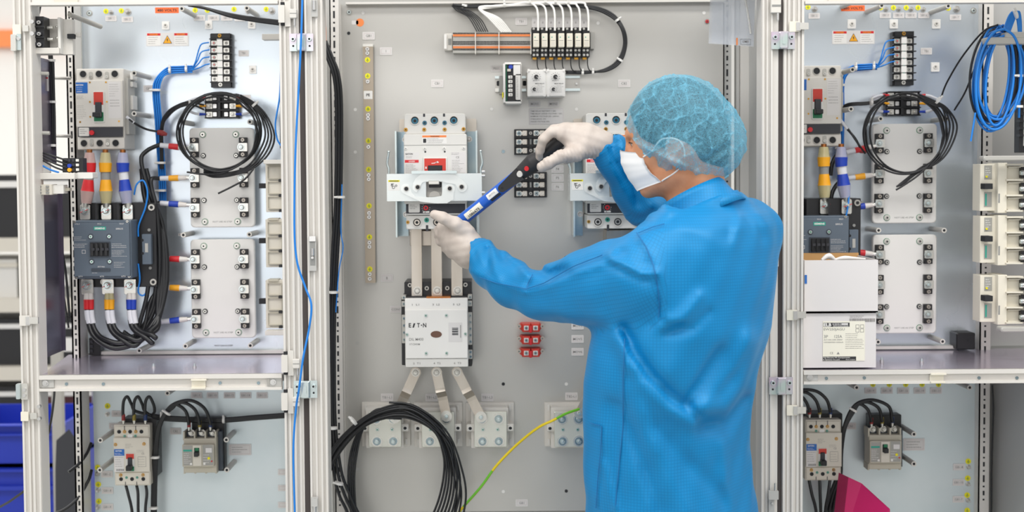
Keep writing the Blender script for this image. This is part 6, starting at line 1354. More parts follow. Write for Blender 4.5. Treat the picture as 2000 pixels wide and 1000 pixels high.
# ---------------- gown
A_ = R(40); fx, fy = -math.cos(A_), math.sin(A_); lx, ly = -math.sin(A_), -math.cos(A_)
LV = [(372, 1377, .05, .05), (400, 1380, .085, .06), (418, 1391, .125, .082), (440, 1390, .160, .100), (480, 1381, .182, .116), (530, 1362, .192, .132), (580, 1349, .2, .142), (640, 1333, .2, .152), (690, 1321, .2, .150), (740, 1310, .192, .150), (800, 1304, .183, .148), (880, 1303, .182, .144), (1000, 1314, .19, .150), (1200, 1318, .20, .155), (1500, 1320, .21, .165), (1650, 1320, .21, .165)]
lv = [(W(x, y, 2.83), a, b) for y, x, a, b in LV][::-1]
lz = [w.z for w, a, b in lv]; lcx = [w.x for w, a, b in lv]; la = [a for w, a, b in lv]; lb_ = [b for w, a, b in lv]
LARM = [(1262, 548, 2.72, .087), (1200, 556, 2.78, .084), (1150, 563, 2.82, .073), (1100, 570, 2.87, .060), (1062, 573, 2.90, .052), (1000, 553, 2.98, .046), (962, 525, 3.04, .041), (936, 500, 3.085, .035), (925, 491, 3.10, .030)]
RARM = [(1455, 452, 2.95, .062), (1370, 425, 3.04, .060), (1290, 402, 3.11, .050), (1256, 398, 3.12, .046), (1236, 370, 3.11, .043), (1212, 325, 3.09, .038), (1190, 293, 3.08, .037), (1178, 281, 3.075, .031)]
FOLD = [  # px polyline, amplitude m (+out), width px
 ([(1222, 646), (1242, 690), (1268, 728), (1310, 772), (1365, 812)], -.009, 12),
 ([(1208, 660), (1226, 705), (1254, 746), (1297, 790), (1352, 828)], .009, 15),
 ([(1365, 800), (1420, 798), (1458, 760), (1482, 680)], .014, 24),
 ([(1380, 838), (1430, 838), (1475, 800)], -.012, 18),
 ([(1345, 785), (1352, 770), (1380, 730), (1410, 690)], -.008, 12), ([(1370, 800), (1390, 770), (1440, 720), (1470, 660)], .006, 14),
 ([(1218, 655), (1222, 760), (1216, 860), (1205, 1000)], .004, 5), ([(1240, 760), (1265, 850), (1300, 920), (1340, 1000)], .007, 18), ([(1215, 800), (1245, 880), (1270, 940), (1290, 1000)], -.006, 12), ([(1290, 830), (1340, 900), (1400, 960), (1440, 1010)], -.006, 16),
 ([(1420, 880), (1425, 950), (1440, 1010)], .007, 14), ([(1180, 760), (1190, 850), (1180, 1000)], -.005, 12), ([(1165, 870), (1180, 930), (1195, 1000)], .005, 9),
 ([(1290, 634), (1330, 618), (1365, 578)], .008, 12), ([(1300, 648), (1350, 640), (1385, 610)], -.006, 9), ([(1275, 632), (1288, 630), (1330, 634)], -.004, 8),
 ([(1422, 420), (1412, 440), (1404, 460)], -.003, 8), ([(1432, 425), (1428, 445), (1418, 470)], .003, 9), ([(1440, 405), (1453, 424), (1462, 445)], -.003, 7), ([(1465, 400), (1488, 420), (1500, 445)], .003, 10), ([(1455, 412), (1476, 435), (1484, 465)], -.003, 8),
 ([(1290, 420), (1330, 440), (1390, 470)], .003, 16), ([(1240, 470), (1262, 510), (1282, 560), (1288, 625)], -.0035, 4), ([(1255, 468), (1275, 510), (1296, 560), (1302, 620)], .004, 9),
 ([(1245, 460), (1275, 447), (1310, 440), (1326, 420)], -.004, 4),
 ([(1182, 478), (1172, 490), (1195, 500), (1225, 518), (1250, 515)], .010, 7), ([(1178, 474), (1190, 480), (1200, 480)], -.005, 6), ([(1170, 500), (1200, 515), (1235, 528)], -.006, 7),
 ([(1176, 497), (1120, 520), (1060, 556), (1025, 566)], .007, 6), ([(1025, 566), (970, 556), (920, 538)], .006, 6), ([(1185, 485), (1120, 505), (1080, 530), (1035, 556)], -.003, 10),
 ([(1038, 528), (1030, 548), (1026, 566)], -.004, 4), ([(1040, 522), (1070, 534), (1098, 522)], -.012, 9), ([(1050, 600), (1100, 605), (1160, 598)], .004, 14), ([(1080, 620), (1150, 622), (1210, 634)], -.003, 9),
 ([(952, 492), (950, 510), (955, 530)], -.009, 5), ([(965, 482), (985, 510), (1010, 525)], -.007, 7), ([(958, 478), (968, 500), (965, 530), (975, 545)], .006, 6), ([(985, 500), (1010, 520), (1030, 535)], .005, 7), ([(925, 500), (930, 515), (945, 530)], -.004, 4),
 ([(1195, 270), (1200, 310), (1235, 360), (1250, 400)], -.008, 6), ([(1210, 270), (1222, 310), (1250, 360), (1270, 400)], .008, 8), ([(1185, 285), (1190, 320), (1215, 370)], .005, 5), ([(1225, 420), (1250, 425), (1280, 415)], -.004, 6)]
foldw = []
for pts, amp, wd_ in FOLD:
    Yr = 2.66 if pts[0][0] > 1185 and pts[0][1] > 440 else (2.9 if pts[0][1] > 450 else 3.05)
    if pts[0][0] > 1285 and pts[0][1] < 480: Yr = 2.8
    q = [W(x, y, Yr) for x, y in pts]; foldw.append((np.array([(v.x, v.z) for v in q]), amp, wd_*S(Yr)))
def arm_d(X, Y, Z, P, ruffle, k=.02):
    pts = [w3(p) for p in P]; d = None
    for i in range(len(pts)-1):
        q, t = cap(X, Y, Z, pts[i], pts[i+1], P[i][3], P[i+1][3]); d = q if d is None else smin(d, q, k)
    e = pts[-1]; pv = pts[-2]-e; pv /= np.linalg.norm(pv)      # flat cuff cut + elastic ruffles
    s = (X-e[0])*pv[0]+(Y-e[1])*pv[1]+(Z-e[2])*pv[2]
    n1 = np.cross(pv, [0, 0, 1.]); n1 /= np.linalg.norm(n1); n2 = np.cross(pv, n1)
    ang = np.arctan2((X-e[0])*n1[0]+(Y-e[1])*n1[1]+(Z-e[2])*n1[2], (X-e[0])*n2[0]+(Y-e[1])*n2[1]+(Z-e[2])*n2[2])
    d = d+.0022*np.sin(17*ang+40*s)*np.exp(-(s/.032)**2)+.003*np.exp(-((s-.012)/.006)**2)
    return np.maximum(d, -s-.002)
NB = w3((1368, 418, 2.845)); UPN = np.array([-.42, .2, .885]); UPN /= np.linalg.norm(UPN)
def gown(X, Y, Z):
    a = np.interp(Z, lz, la); b = np.interp(Z, lz, lb_); cx = np.interp(Z, lz, lcx)
    dx = X-cx; dy = Y-2.83; u = dx*lx+dy*ly; v = dx*fx+dy*fy
    k = (np.abs(u/a)**2.3+np.abs(v/b)**2.3)**(1/2.3); d = (k-1)*np.minimum(a, b)*.9
    for (p, q, r1, r2) in (((1368, 412, 2.86), (1288, 498, 2.73), .052, .060), ((1372, 408, 2.86), (1458, 447, 2.95), .050, .058)):
        e, t = cap(X, Y, Z, w3(p), w3(q), r1, r2); d = smin(d, e, .06)
    d = smin(d, arm_d(X, Y, Z, RARM, 0), .03)
    la_ = arm_d(X, Y, Z, LARM, 0); d = smin(d, la_, .022)
    f = np.zeros_like(X)
    for P, amp, w in foldw:
        best = np.full(X.shape, 9., np.float32)
        for i in range(len(P)-1):
            ba = P[i+1]-P[i]; t = np.clip(((X-P[i][0])*ba[0]+(Z-P[i][1])*ba[1])/float(ba@ba), 0, 1)
            best = np.minimum(best, (X-P[i][0]-t*ba[0])**2+(Z-P[i][1]-t*ba[1])**2)
        f += amp*np.exp(-best/(w*w))
    d = d-f*1.0
    d = d+.0016*np.sin(X*38+Z*19+2)*np.sin(Z*31-Y*22)+.0008*np.sin(X*90-Z*60+Y*40)
    nk = (X-NB[0])*UPN[0]+(Y-NB[1])*UPN[1]+(Z-NB[2])*UPN[2]; rr_ = (X-NB[0])**2+(Y-NB[1])**2
    d = np.where(rr_ < .12**2, np.maximum(d, nk-.010), d)
    return np.maximum(d, .42-Z)
V, F = surface_net(gown, (-.05, 2.5, .40), (.64, 3.2, 1.58), .0052)
def smoothV(V, F, it=2, lam=.5):
    for _ in range(it):
        s = np.zeros_like(V); c = np.zeros(len(V))
        for a, b in ((0, 1), (1, 2), (2, 3), (3, 0)):
            np.add.at(s, F[:, a], V[F[:, b]]); np.add.at(c, F[:, a], 1); np.add.at(s, F[:, b], V[F[:, a]]); np.add.at(c, F[:, b], 1)
        V = V+lam*(s/np.maximum(c, 1)[:, None]-V)
    return V
V = smoothV(V, F, 4)
# weave coordinates: torso or sleeve
cen = V[F].mean(1); Xc, Yc_, Zc = cen.T
def segs(P): return [w3(p) for p in P]
def uv_for(cent, pts_all):
    # choose sleeve (left, right) or torso for each face
    best = np.full(len(cent), .03); part = np.zeros(len(cent), int)
    for pi, P in ((1, LARM), (2, RARM)):
        pts = segs(P)
        for i in range(len(pts)-1):
            d, t = cap(*cent.T, pts[i], pts[i+1], P[i][3], P[i+1][3])
            m = (np.abs(d) < .022) & (d < best)
            if pi == 1: m &= (cent[:, 0] < W(1292, 540, 2.72).x)
            part[m] = pi; best[m] = d[m]
    return part
part = uv_for(cen, None)
UV = np.zeros((len(F), 4, 2)); Pq = V[F]
for pi in (0, 1, 2):
    m = part == pi; q = Pq[m].reshape(-1, 3)
    if not len(q): continue
    if pi == 0:
        u = (q[:, 0]-.36)*lx+(q[:, 1]-2.83)*ly; v = (q[:, 0]-.36)*fx+(q[:, 1]-2.83)*fy
        # surface-distance friendly: back and side panels unrolled by angle
        ang = np.unwrap(np.arctan2(u, -v).reshape(-1, 4), axis=1).ravel(); uv = np.stack([ang*.17, q[:, 2]], 1)
    else:
        P = LARM if pi == 1 else RARM; pts = segs(P); cum = [0]
        for i in range(len(pts)-1): cum.append(cum[-1]+np.linalg.norm(pts[i+1]-pts[i]))
        sw = np.zeros(len(q)); L = np.zeros(len(q)); cc = np.zeros((len(q), 3)); aa = np.zeros((len(q), 3))
        for i in range(len(pts)-1):
            ba = pts[i+1]-pts[i]; ln = np.linalg.norm(ba); t = (q-pts[i])@ba/ln**2; tc_ = np.clip(t, 0, 1)
            if i == 0: tu = np.minimum(t, 1.3)
            elif i == len(pts)-2: tu = np.maximum(t, -.3)
            else: tu = np.clip(t, -.5, 1.5)
            dd = np.linalg.norm(q-pts[i]-tc_[:, None]*ba, axis=1); w_ = np.exp(-((dd-.03)/.012))
            sw += w_; L += w_*(cum[i]+tu*ln); cc += w_[:, None]*(pts[i]+tu[:, None]*ba); aa += w_[:, None]*ba/ln
        L /= sw; cc /= sw[:, None]; aa /= np.linalg.norm(aa, axis=1)[:, None]; n1 = np.cross(aa, [0, 0, 1.]); n1 /= np.linalg.norm(n1, axis=1)[:, None]; n2 = np.cross(aa, n1); r_ = q-cc
        a_ = np.arctan2((r_*n1).sum(1), (r_*n2).sum(1))
        a_ = np.unwrap(a_.reshape(-1, 4), axis=1).ravel(); uv = np.stack([L, a_*.062], 1)
    UV[m] = uv.reshape(-1, 4, 2)
gm = new_mat('gown_blue', '1c8fd2', .46, 0, .6); n_ = gm.node_tree; b_ = n_.nodes['Principled BSDF']; b_.inputs['Sheen Weight'].default_value = .22; b_.inputs['Specular Tint'].default_value = (.5, .84, 1, 1); b_.inputs['Sheen Roughness'].default_value = .35; b_.inputs['Sheen Tint'].default_value = lin('6cc0f2')
uvn = n_.nodes.new('ShaderNodeUVMap'); uvn.uv_map = 'weave'; sp = n_.nodes.new('ShaderNodeSeparateXYZ'); n_.links.new(uvn.outputs[0], sp.inputs[0])
mk = []
for axx in ('X', 'Y'):
    a1 = n_.nodes.new('ShaderNodeMath'); a1.operation = 'MULTIPLY'; a1.inputs[1].default_value = 1/.0058; a2 = n_.nodes.new('ShaderNodeMath'); a2.operation = 'FRACT'; a3 = n_.nodes.new('ShaderNodeMath'); a3.operation = 'LESS_THAN'; a3.inputs[1].default_value = .2
    n_.links.new(sp.outputs[axx], a1.inputs[0]); n_.links.new(a1.outputs[0], a2.inputs[0]); n_.links.new(a2.outputs[0], a3.inputs[0]); mk.append(a3)
mx_ = n_.nodes.new('ShaderNodeMath'); mx_.operation = 'MAXIMUM'; n_.links.new(mk[0].outputs[0], mx_.inputs[0]); n_.links.new(mk[1].outputs[0], mx_.inputs[1])
cm_ = n_.nodes.new('ShaderNodeMixRGB'); cm_.inputs[1].default_value = lin('007ebc'); cm_.inputs[2].default_value = lin('0072ac'); n_.links.new(mx_.outputs[0], cm_.inputs[0]); n_.links.new(cm_.outputs[0], b_.inputs['Base Color'])
M['gown'] = gm
org = W(1320, 700, 2.8)
gown_o = np_mesh('gown', V, F, [gm], person, org, UV.reshape(-1, 2))
# stitched seams lying on the cloth
GV = V.copy(); Mi = CM.inverted(); Gc = np.c_[GV, np.ones(len(GV))] @ np.array(Mi).T
Gx = 1000+((-Gc[:, 0]/Gc[:, 2])*FPX/2000-SHX)*2000; Gy = 500-((-Gc[:, 1]/Gc[:, 2])*FPX/2000-SHY)*2000
def on_gown(x, y):
    d2 = (Gx-x)**2+(Gy-y)**2; m = np.where(d2 < 36)[0]; return float(GV[m, 1].min()) if len(m) else None
dm('seam', '0a6aa6', .6)
for pts_ in ([(1243, 454), (1262, 482), (1276, 518), (1284, 556), (1288, 596), (1286, 628)], [(1246, 455), (1275, 443), (1305, 435)], [(1176, 498), (1120, 520), (1062, 553), (1028, 564), (970, 553), (926, 538)], [(1040, 536), (1032, 552), (1028, 564)], [(1151, 826), (1162, 829), (1175, 832)], [(1175, 832), (1173, 880), (1167, 940), (1163, 1010)], [(1220, 662), (1217, 740), (1217, 830), (1208, 920), (1200, 1010)]):
    pp = []
    for (x0, y0), (x1, y1) in zip(pts_[:-1], pts_[1:]):
        for k in range(4):
            x, y = x0+(x1-x0)*k/4, y0+(y1-y0)*k/4; Y_ = on_gown(x, y)
            if Y_: pp.append((x, y, Y_))
    mb = MB(None, org)
    if len(pp) > 2: mb.tube(pp, .8, M['seam'], n=6, sub=2); so = mb.build('seam', person); so.location = Vector(org)-Vector(person.location)
# collar band
def band(name, rings, mat, parent, n=40, th=.004, label=None):
    """rings: list of (centre, axis_u, axis_v, ru, rv); closed thick band"""
    vs = []; K = len(rings)
    for side in (0, 1):
        for (c, au, av, ru, rv) in (rings if side == 0 else rings[::-1]):
            for j in range(n):
                a = 2*math.pi*j/n; r1, r2 = (ru-th*side, rv-th*side); vs.append(c+au*math.cos(a)*r1+av*math.sin(a)*r2)
    fs = []; T = 2*K
    for i in range(T):
        for j in range(n): fs.append((i*n+j, i*n+(j+1) % n, ((i+1) % T)*n+(j+1) % n, ((i+1) % T)*n+j))
    V = np.array(vs); F = np.array(fs); uv = np.zeros((len(F), 4, 2))
    uv = V[F][:, :, [0, 2]]
    return np_mesh(name, V, F, [M[mat]], parent, V.mean(0), uv.reshape(-1, 2))
nb = w3((1368, 418, 2.845)); nt_ = w3((1352, 382, 2.86)); up = nt_-nb; up /= np.linalg.norm(up); up = np.array([-.42, .2, .885]); up /= np.linalg.norm(up)
fu = np.array([fx, fy, 0.]); fu -= up*(fu@up); fu /= np.linalg.norm(fu); lu = np.cross(up, fu)
band('collar', [(nb-up*.014, fu, lu, .096, .086), (nb+up*.004, fu, lu, .085, .078), (nb+up*.018, fu, lu, .078, .073), (nb+up*.034, fu, lu, .074, .070), (nb+up*.046, fu, lu, .072, .069)], 'gown', person)
# ---------------- head
Ah, Pt = R(14), R(12)
fh = np.array([-math.cos(Ah), math.sin(Ah), 0]); Fv = fh*math.cos(Pt)+np.array([0, 0, -math.sin(Pt)]); Uv = np.array([0, 0, math.cos(Pt)])+fh*math.sin(Pt); Lv = np.cross(Uv, Fv)
H0 = w3((1318, 250, 2.87)); BS = [Fv, Lv, Uv]
def loc(X, Y, Z): return tuple((X-H0[0])*b[0]+(Y-H0[1])*b[1]+(Z-H0[2])*b[2] for b in BS)
def hw(f, l, u): return H0+Fv*f+Lv*l+Uv*u
E3 = [np.array([1., 0, 0]), np.array([0, 1., 0]), np.array([0, 0, 1.])]
v3 = lambda *a: np.array(a, float)
def head(X, Y, Z):
    f, l, u = loc(X, Y, Z); la = np.abs(l)
    d = ell(f, l, u, v3(-.002, 0, 0), E3, (.095, .075, .094))
    d = smin(d, ell(f, l, u, v3(.052, 0, -.045), E3, (.046, .055, .062)), .03)      # face
    for a, b, r1, r2 in ((v3(-.005, .052, -.05), v3(.008, .048, -.088), .016, .013), (v3(.008, .048, -.088), v3(.078, .012, -.112), .014, .013)):
        e, _ = cap(f, la, u, a, b, r1, r2); d = smin(d, e, .03)
    d = smin(d, ell(f, l, u, v3(.045, 0, -.09), E3, (.040, .042, .030)), .02)
    e, _ = cap(f, l, u, v3(.090, 0, -.012), v3(.110, 0, -.05), .007, .010); d = smin(d, e, .014)   # nose
    e, _ = cap(f, la, u, v3(.098, .004, -.056), v3(.096, .013, -.054), .009, .007); d = smin(d, e, .008)
    e, _ = cap(f, la, u, v3(.088, .010, .006), v3(.076, .042, .004), .008, .007); d = smin(d, e, .014)       # brow
    d = np.maximum(d, -(ell(f, la, u, v3(.096, .031, -.014), E3, (.012, .014, .009))-.0005)) if False else d
    sock = ell(f, la, u, v3(.092, .032, -.013), E3, (.012, .017, .011)); k = .008; h = np.maximum(k-np.abs(-sock-d), 0)/k; d = np.maximum(d, -sock)+h*h*k*.25
    lid = ell(f, la, u, v3(.076, .031, -.013), E3, (.0135, .0145, .0125)); slit, _ = cap(f, la, u, v3(.092, .024, -.0145), v3(.086, .042, -.0145), .0032, .002); lid = np.maximum(lid, -slit); d = np.minimum(d, lid)
    e, _ = cap(f, la, u, v3(.102, .0, -.078), v3(.094, .018, -.081), .006, .004); d = smin(d, e, .006)       # lips
    # ears
    ear = ell(f, la, u, v3(.002, .078, -.046), [v3(.96, .22, .18), v3(-.3, .93, .1), v3(-.17, -.1, .98)], (.019, .007, .031))
    con = ell(f, la, u, v3(.006, .087, -.042), E3, (.011, .009, .021)); k = .004; h = np.maximum(k-np.abs(-con-ear), 0)/k; ear = np.maximum(ear, -con)+h*h*k*.25
    e, _ = cap(f, la, u, v3(.014, .077, -.046), v3(.016, .074, -.056), .004, .004); ear = smin(ear, e, .004)
    e, _ = cap(f, la, u, v3(.004, .076, -.073), v3(.007, .075, -.078), .006, .005); ear = smin(ear, e, .006)
    d = smin(d, ear, .005)
    # neck and upper chest
    nk, _ = cap(X, Y, Z, hw(-.028, 0, -.05), w3((1366, 440, 2.85)), .054, .060); nk2, _ = cap(f, la, u, v3(-.02, .045, -.06), v3(-.0, .02, -.19), .014, .014); d = smin(d, smin(nk, nk2, .02), .03)
    ch, _ = cap(X, Y, Z, w3((1330, 500, 2.76)), w3((1430, 470, 2.92)), .055, .055); d = smin(d, ch, .06)
    return d
V, F = surface_net(head, (.17, 2.66, 1.27), (.55, 3.04, 1.71), .0027)
sk = new_mat('skin', 'c98d68', .5, 0, .4); sk.node_tree.nodes['Principled BSDF'].inputs['Subsurface Weight'].default_value = .12; sk.node_tree.nodes['Principled BSDF'].inputs['Subsurface Radius'].default_value = (.01, .004, .002)
noisy(sk, 'c2835e', 'd09672', 30); M['skin'] = sk
np_mesh('body', smoothV(V, F, 1), F, [sk], person, H0)
def fine(name, fn, lo, hi, h, mat, parent=person, it=1, keep=None, th=None):
    V, F = surface_net(fn, lo, hi, h); V = smoothV(V, F, it)
    if keep is not None:
        m = keep(V)[F].all(1); F = F[m]; used = np.unique(F); mp_ = -np.ones(len(V), int); mp_[used] = np.arange(len(used)); V = V[used]; F = mp_[F]
    o = np_mesh(name, V, F, [M[mat]], parent, V.mean(0)); return o, V, F
dm('eye_white', 'e8e2da', .2); dm('lash', '2b1d18', .6); dm('hair', '1d1512', .5)
noisy(M['hair'], '130d0b', '2c211c', 60, stretch=(1, 1, .2))
def eye(s_):
    def fn(X, Y, Z):
        f, l, u = loc(X, Y, Z); return ell(f, l*s_, u, v3(.0775, .031, -.013), E3, (.0118, .0118, .0115))
    p = hw(.08, .031*s_, -.013); o, V, F = fine('eye', fn, p-.016, p+.016, .0012, 'eye_white'); o.data.materials.append(M['lash'])
    c = np.array([loc(*v)[0] for v in V[F].mean(1)]); 
    for i, pl in enumerate(o.data.polygons):
        if c[i] > .0865: pl.material_index = 1
eye(1); eye(-1)
def tube_local(name, pts, r, mat, parent=person, n=8):
    c = Vector(hw(*pts[0])); mb = MB(None, c); mb.fr = (0, 0, 1.0); mb.tube([Vector(hw(*p))-c for p in pts], r, M[mat], n=n, raw=True); mb.fr = None
    o = mb.build(name, parent); o.location = c-Vector(parent.location); return o
for s_ in (1, -1):
    tube_local('eyebrow', [(.094, .014*s_, .004), (.092, .025*s_, .009), (.082, .042*s_, .008), (.074, .049*s_, .002)], [.001, .0024, .0022, .001], 'lash')
    tube_local('eyelashes', [(.0925, .020*s_, -.011), (.0915, .031*s_, -.0095), (.084, .043*s_, -.013)], .0009, 'lash')
def hair(X, Y, Z):
    f, l, u = loc(X, Y, Z); d = ell(f, l, u, v3(-.004, 0, .002), E3, (.0995, .081, .098)); d = smin(d, ell(f, l, u, v3(-.05, 0, -.055), E3, (.045, .058, .055)), .03)
    cut = np.where(u > -.02, f-(.066+.25*u), f-(.03+1.6*(u+.02)+.02)); cut = np.minimum(cut, 9)
    return np.maximum(np.maximum(d, cut*.8), -(u+.108))
fine('hair', hair, H0-.14, H0+.14, .003, 'hair')
# ---------------- bouffant cap
rng = np.random.RandomState(4); WV = [(rng.randn(3), rng.rand()*6) for _ in range(11)]
def capq(f, l, u):
    """0..1 strength of the creases in the nonwoven cap, mostly running up and back from the temple"""
    q = np.zeros_like(f)
    for k, (w, ph) in enumerate(WV):
        w = np.array([.9, .25, .45])+.5*w*(1+.4*(k % 3)); w /= np.linalg.norm(w); fr = (30, 44, 62, 90)[k % 4]
        g = np.sin((f*w[0]+l*w[1]*.6+u*w[2])*fr*1.2+ph+2.4*np.sin(f*26*w[1]+u*34*w[0]+k)+.8*np.sin(f*70-u*55+l*60+2*k)); m = np.clip(.1+1.1*np.sin(f*41+u*37*w[0]+l*30+k*1.7), 0, 1); q += m*(1-np.abs(g))**9
    return np.minimum(q*.75, 1.3)
def capd(X, Y, Z):
    f, l, u = loc(X, Y, Z)
    d = ell(f, l, u, v3(-.008, 0, .002), E3, (.108, .091, .106)); d = smin(d, ell(f, l, u, v3(-.054, 0, -.045), E3, (.080, .084, .076)), .04)
    d = smin(d, ell(f, l, u, v3(.0, 0, -.05), E3, (.045, .093, .045)), .03)
    d = d-.0032*capq(f, l, u)+.003
    for (a, b, amp, w_) in (((.09, -.005), (-.03, -.095), .006, .006), ((.07, -.06), (.0, .075), .004, .005), ((.045, -.06), (.03, .05), -.004, .006), ((.09, .0), (.045, .06), .003, .004), ((-.03, -.10), (-.075, .0), .005, .005), ((-.02, -.09), (-.10, -.06), -.005, .008), ((.03, -.085), (-.055, -.01), .003, .004)):
        a = np.array(a); b = np.array(b); ba = b-a; t = np.clip(((f-a[0])*ba[0]+(u-a[1])*ba[1])/(ba@ba), 0, 1); dd = (f-a[0]-t*ba[0])**2+(u-a[1]-t*ba[1])**2; d = d-amp*np.exp(-dd/w_**2)
    return d
rimx = [1150, 1216, 1222, 1232, 1247, 1265, 1282, 1297, 1322, 1370, 1405, 1440, 1470]; rimy = [200, 215, 232, 252, 275, 298, 314, 332, 346, 356, 366, 360, 350]
def prof(V):
    f, l, u = loc(V[:, 0], V[:, 1], V[:, 2]); return 1318-(.945*f+.2*u)/.001025, 250-(-.208*f+.978*u)/.001025
def keepcap(V):
    x, y = prof(V); return y < np.interp(x, rimx, rimy)
cmn = bpy.data.materials.new('cap_blue'); cmn.use_nodes = True; n_ = cmn.node_tree; b_ = n_.nodes['Principled BSDF']; b_.inputs['Base Color'].default_value = lin('7fcdea'); b_.inputs['Roughness'].default_value = .7
tr = n_.nodes.new('ShaderNodeBsdfTransparent'); tl = n_.nodes.new('ShaderNodeBsdfTranslucent'); tl.inputs[0].default_value = lin('6cc4e6'); m1 = n_.nodes.new('ShaderNodeMixShader'); m1.inputs[0].default_value = .35; m2 = n_.nodes.new('ShaderNodeMixShader')
at_ = n_.nodes.new('ShaderNodeAttribute'); at_.attribute_name = 'crease'
no = n_.nodes.new('ShaderNodeTexNoise'); no.inputs['Scale'].default_value = 300; no.inputs['Detail'].default_value = 4; no.inputs['Distortion'].default_value = 2.5; rp = n_.nodes.new('ShaderNodeMapRange'); rp.inputs['From Min'].default_value = .35; rp.inputs['From Max'].default_value = .65; rp.inputs['To Min'].default_value = .2; rp.inputs['To Max'].default_value = .70
tcn = n_.nodes.new('ShaderNodeTexCoord'); n_.links.new(tcn.outputs['Object'], no.inputs[0]); n_.links.new(no.outputs[0], rp.inputs[0]); ad_ = n_.nodes.new('ShaderNodeMath'); ad_.operation = 'MULTIPLY_ADD'; ad_.inputs[1].default_value = .34; ad_.use_clamp = True; n_.links.new(at_.outputs['Fac'], ad_.inputs[0]); n_.links.new(rp.outputs[0], ad_.inputs[2]); n_.links.new(ad_.outputs[0], m2.inputs[0])
n_.links.new(b_.outputs[0], m1.inputs[1]); n_.links.new(tl.outputs[0], m1.inputs[2]); n_.links.new(tr.outputs[0], m2.inputs[1]); n_.links.new(m1.outputs[0], m2.inputs[2]); n_.links.new(m2.outputs[0], n_.nodes['Material Output'].inputs[0])
M['cap'] = cmn; dm('cap_hem', '8fd0e8', .7)
cap_o, CV, CF = fine('bouffant_cap', capd, H0-.165, H0+.165, .0025, 'cap', keep=keepcap, it=0)
at2 = cap_o.data.attributes.new('crease', 'FLOAT', 'POINT'); at2.data.foreach_set('value', capq(*loc(CV[:, 0], CV[:, 1], CV[:, 2])).astype(np.float32))
rp_ = [(1266, 299), (1283, 315), (1298, 332), (1322, 346), (1368, 357), (1404, 364), (1430, 362)]
bnd = []
for x_, y_ in rp_:      # edge of the cap on the near side: furthest-left vertices around each rim point
    px_, py_ = prof(CV); l_ = loc(CV[:, 0], CV[:, 1], CV[:, 2])[1]; dd_ = (px_-x_)**2+(py_-y_)**2-(l_*300)
    bnd.append(Vector(CV[np.argmin(dd_+np.where(l_ > 0, 0, 1e6))]))
for s_ in (1, -1):
    pts_ = []
    for k, v in enumerate(bnd):
        f_, l_, u_ = loc(*v); pts_.append((f_, l_*s_, u_))
    tube_local('elastic_hem', pts_, .0018, 'cap_hem')
# ---------------- mask
rows = [(.1165, -.019, .068, -.036, .056), (.1205, -.047, .066, -.060, .058), (.1135, -.077, .060, -.077, .059), (.0995, -.108, .042, -.1005, .056)]
def mask_pt(s, t):      # s 0..1 top->bottom ; t -1..1 across
    r = [np.interp(s, [0, .33, .66, 1], [q[k] for q in rows]) for k in range(5)]
    a = abs(t); e = a**1.9; f = r[0]+(r[2]-r[0])*e; u = r[1]+(r[3]-r[1])*(a**1.5); l = r[4]*math.copysign(1, t)*(a**.85)*(1.02-.02*a)
    return hw(f+.0004*math.sin(s*28), l, u)
mv = []; NS, NT = 22, 34
for i in range(NS+1):
    for j in range(NT+1): mv.append(mask_pt(i/NS, -1+2*j/NT))
mv = np.array(mv); n0 = len(mv); inner = mv+np.array([0, 0, 0])-0*mv
ctr = hw(.03, 0, -.06); dirn = (ctr-mv); dirn /= np.linalg.norm(dirn, axis=1)[:, None]; mv2 = mv+dirn*.0015
fs = [(i*(NT+1)+j, i*(NT+1)+j+1, (i+1)*(NT+1)+j+1, (i+1)*(NT+1)+j) for i in range(NS) for j in range(NT)]
fs2 = [tuple(n0+k for k in f[::-1]) for f in fs]; rim = [j for j in range(NT+1)]+[i*(NT+1)+NT for i in range(1, NS+1)]+[NS*(NT+1)+j for j in range(NT-1, -1, -1)]+[i*(NT+1) for i in range(NS-1, 0, -1)]
fs3 = [(rim[k], rim[(k+1) % len(rim)], n0+rim[(k+1) % len(rim)], n0+rim[k]) for k in range(len(rim))]
dm('mask', 'f0efee', .75)
np_mesh('face_mask', np.concatenate([mv, mv2]), np.array(fs+fs2+fs3), [M['mask']], person, mv.mean(0))
for s_ in (1, -1):
    tube_local('mask_loop', [(.066, .058*s_, -.045), (.045, .066*s_, -.037), (.02, .078*s_, -.02), (-.012, .082*s_, -.03), (-.016, .078*s_, -.06), (.004, .074*s_, -.085), (.040, .058*s_, -.099)], .0016, 'white')
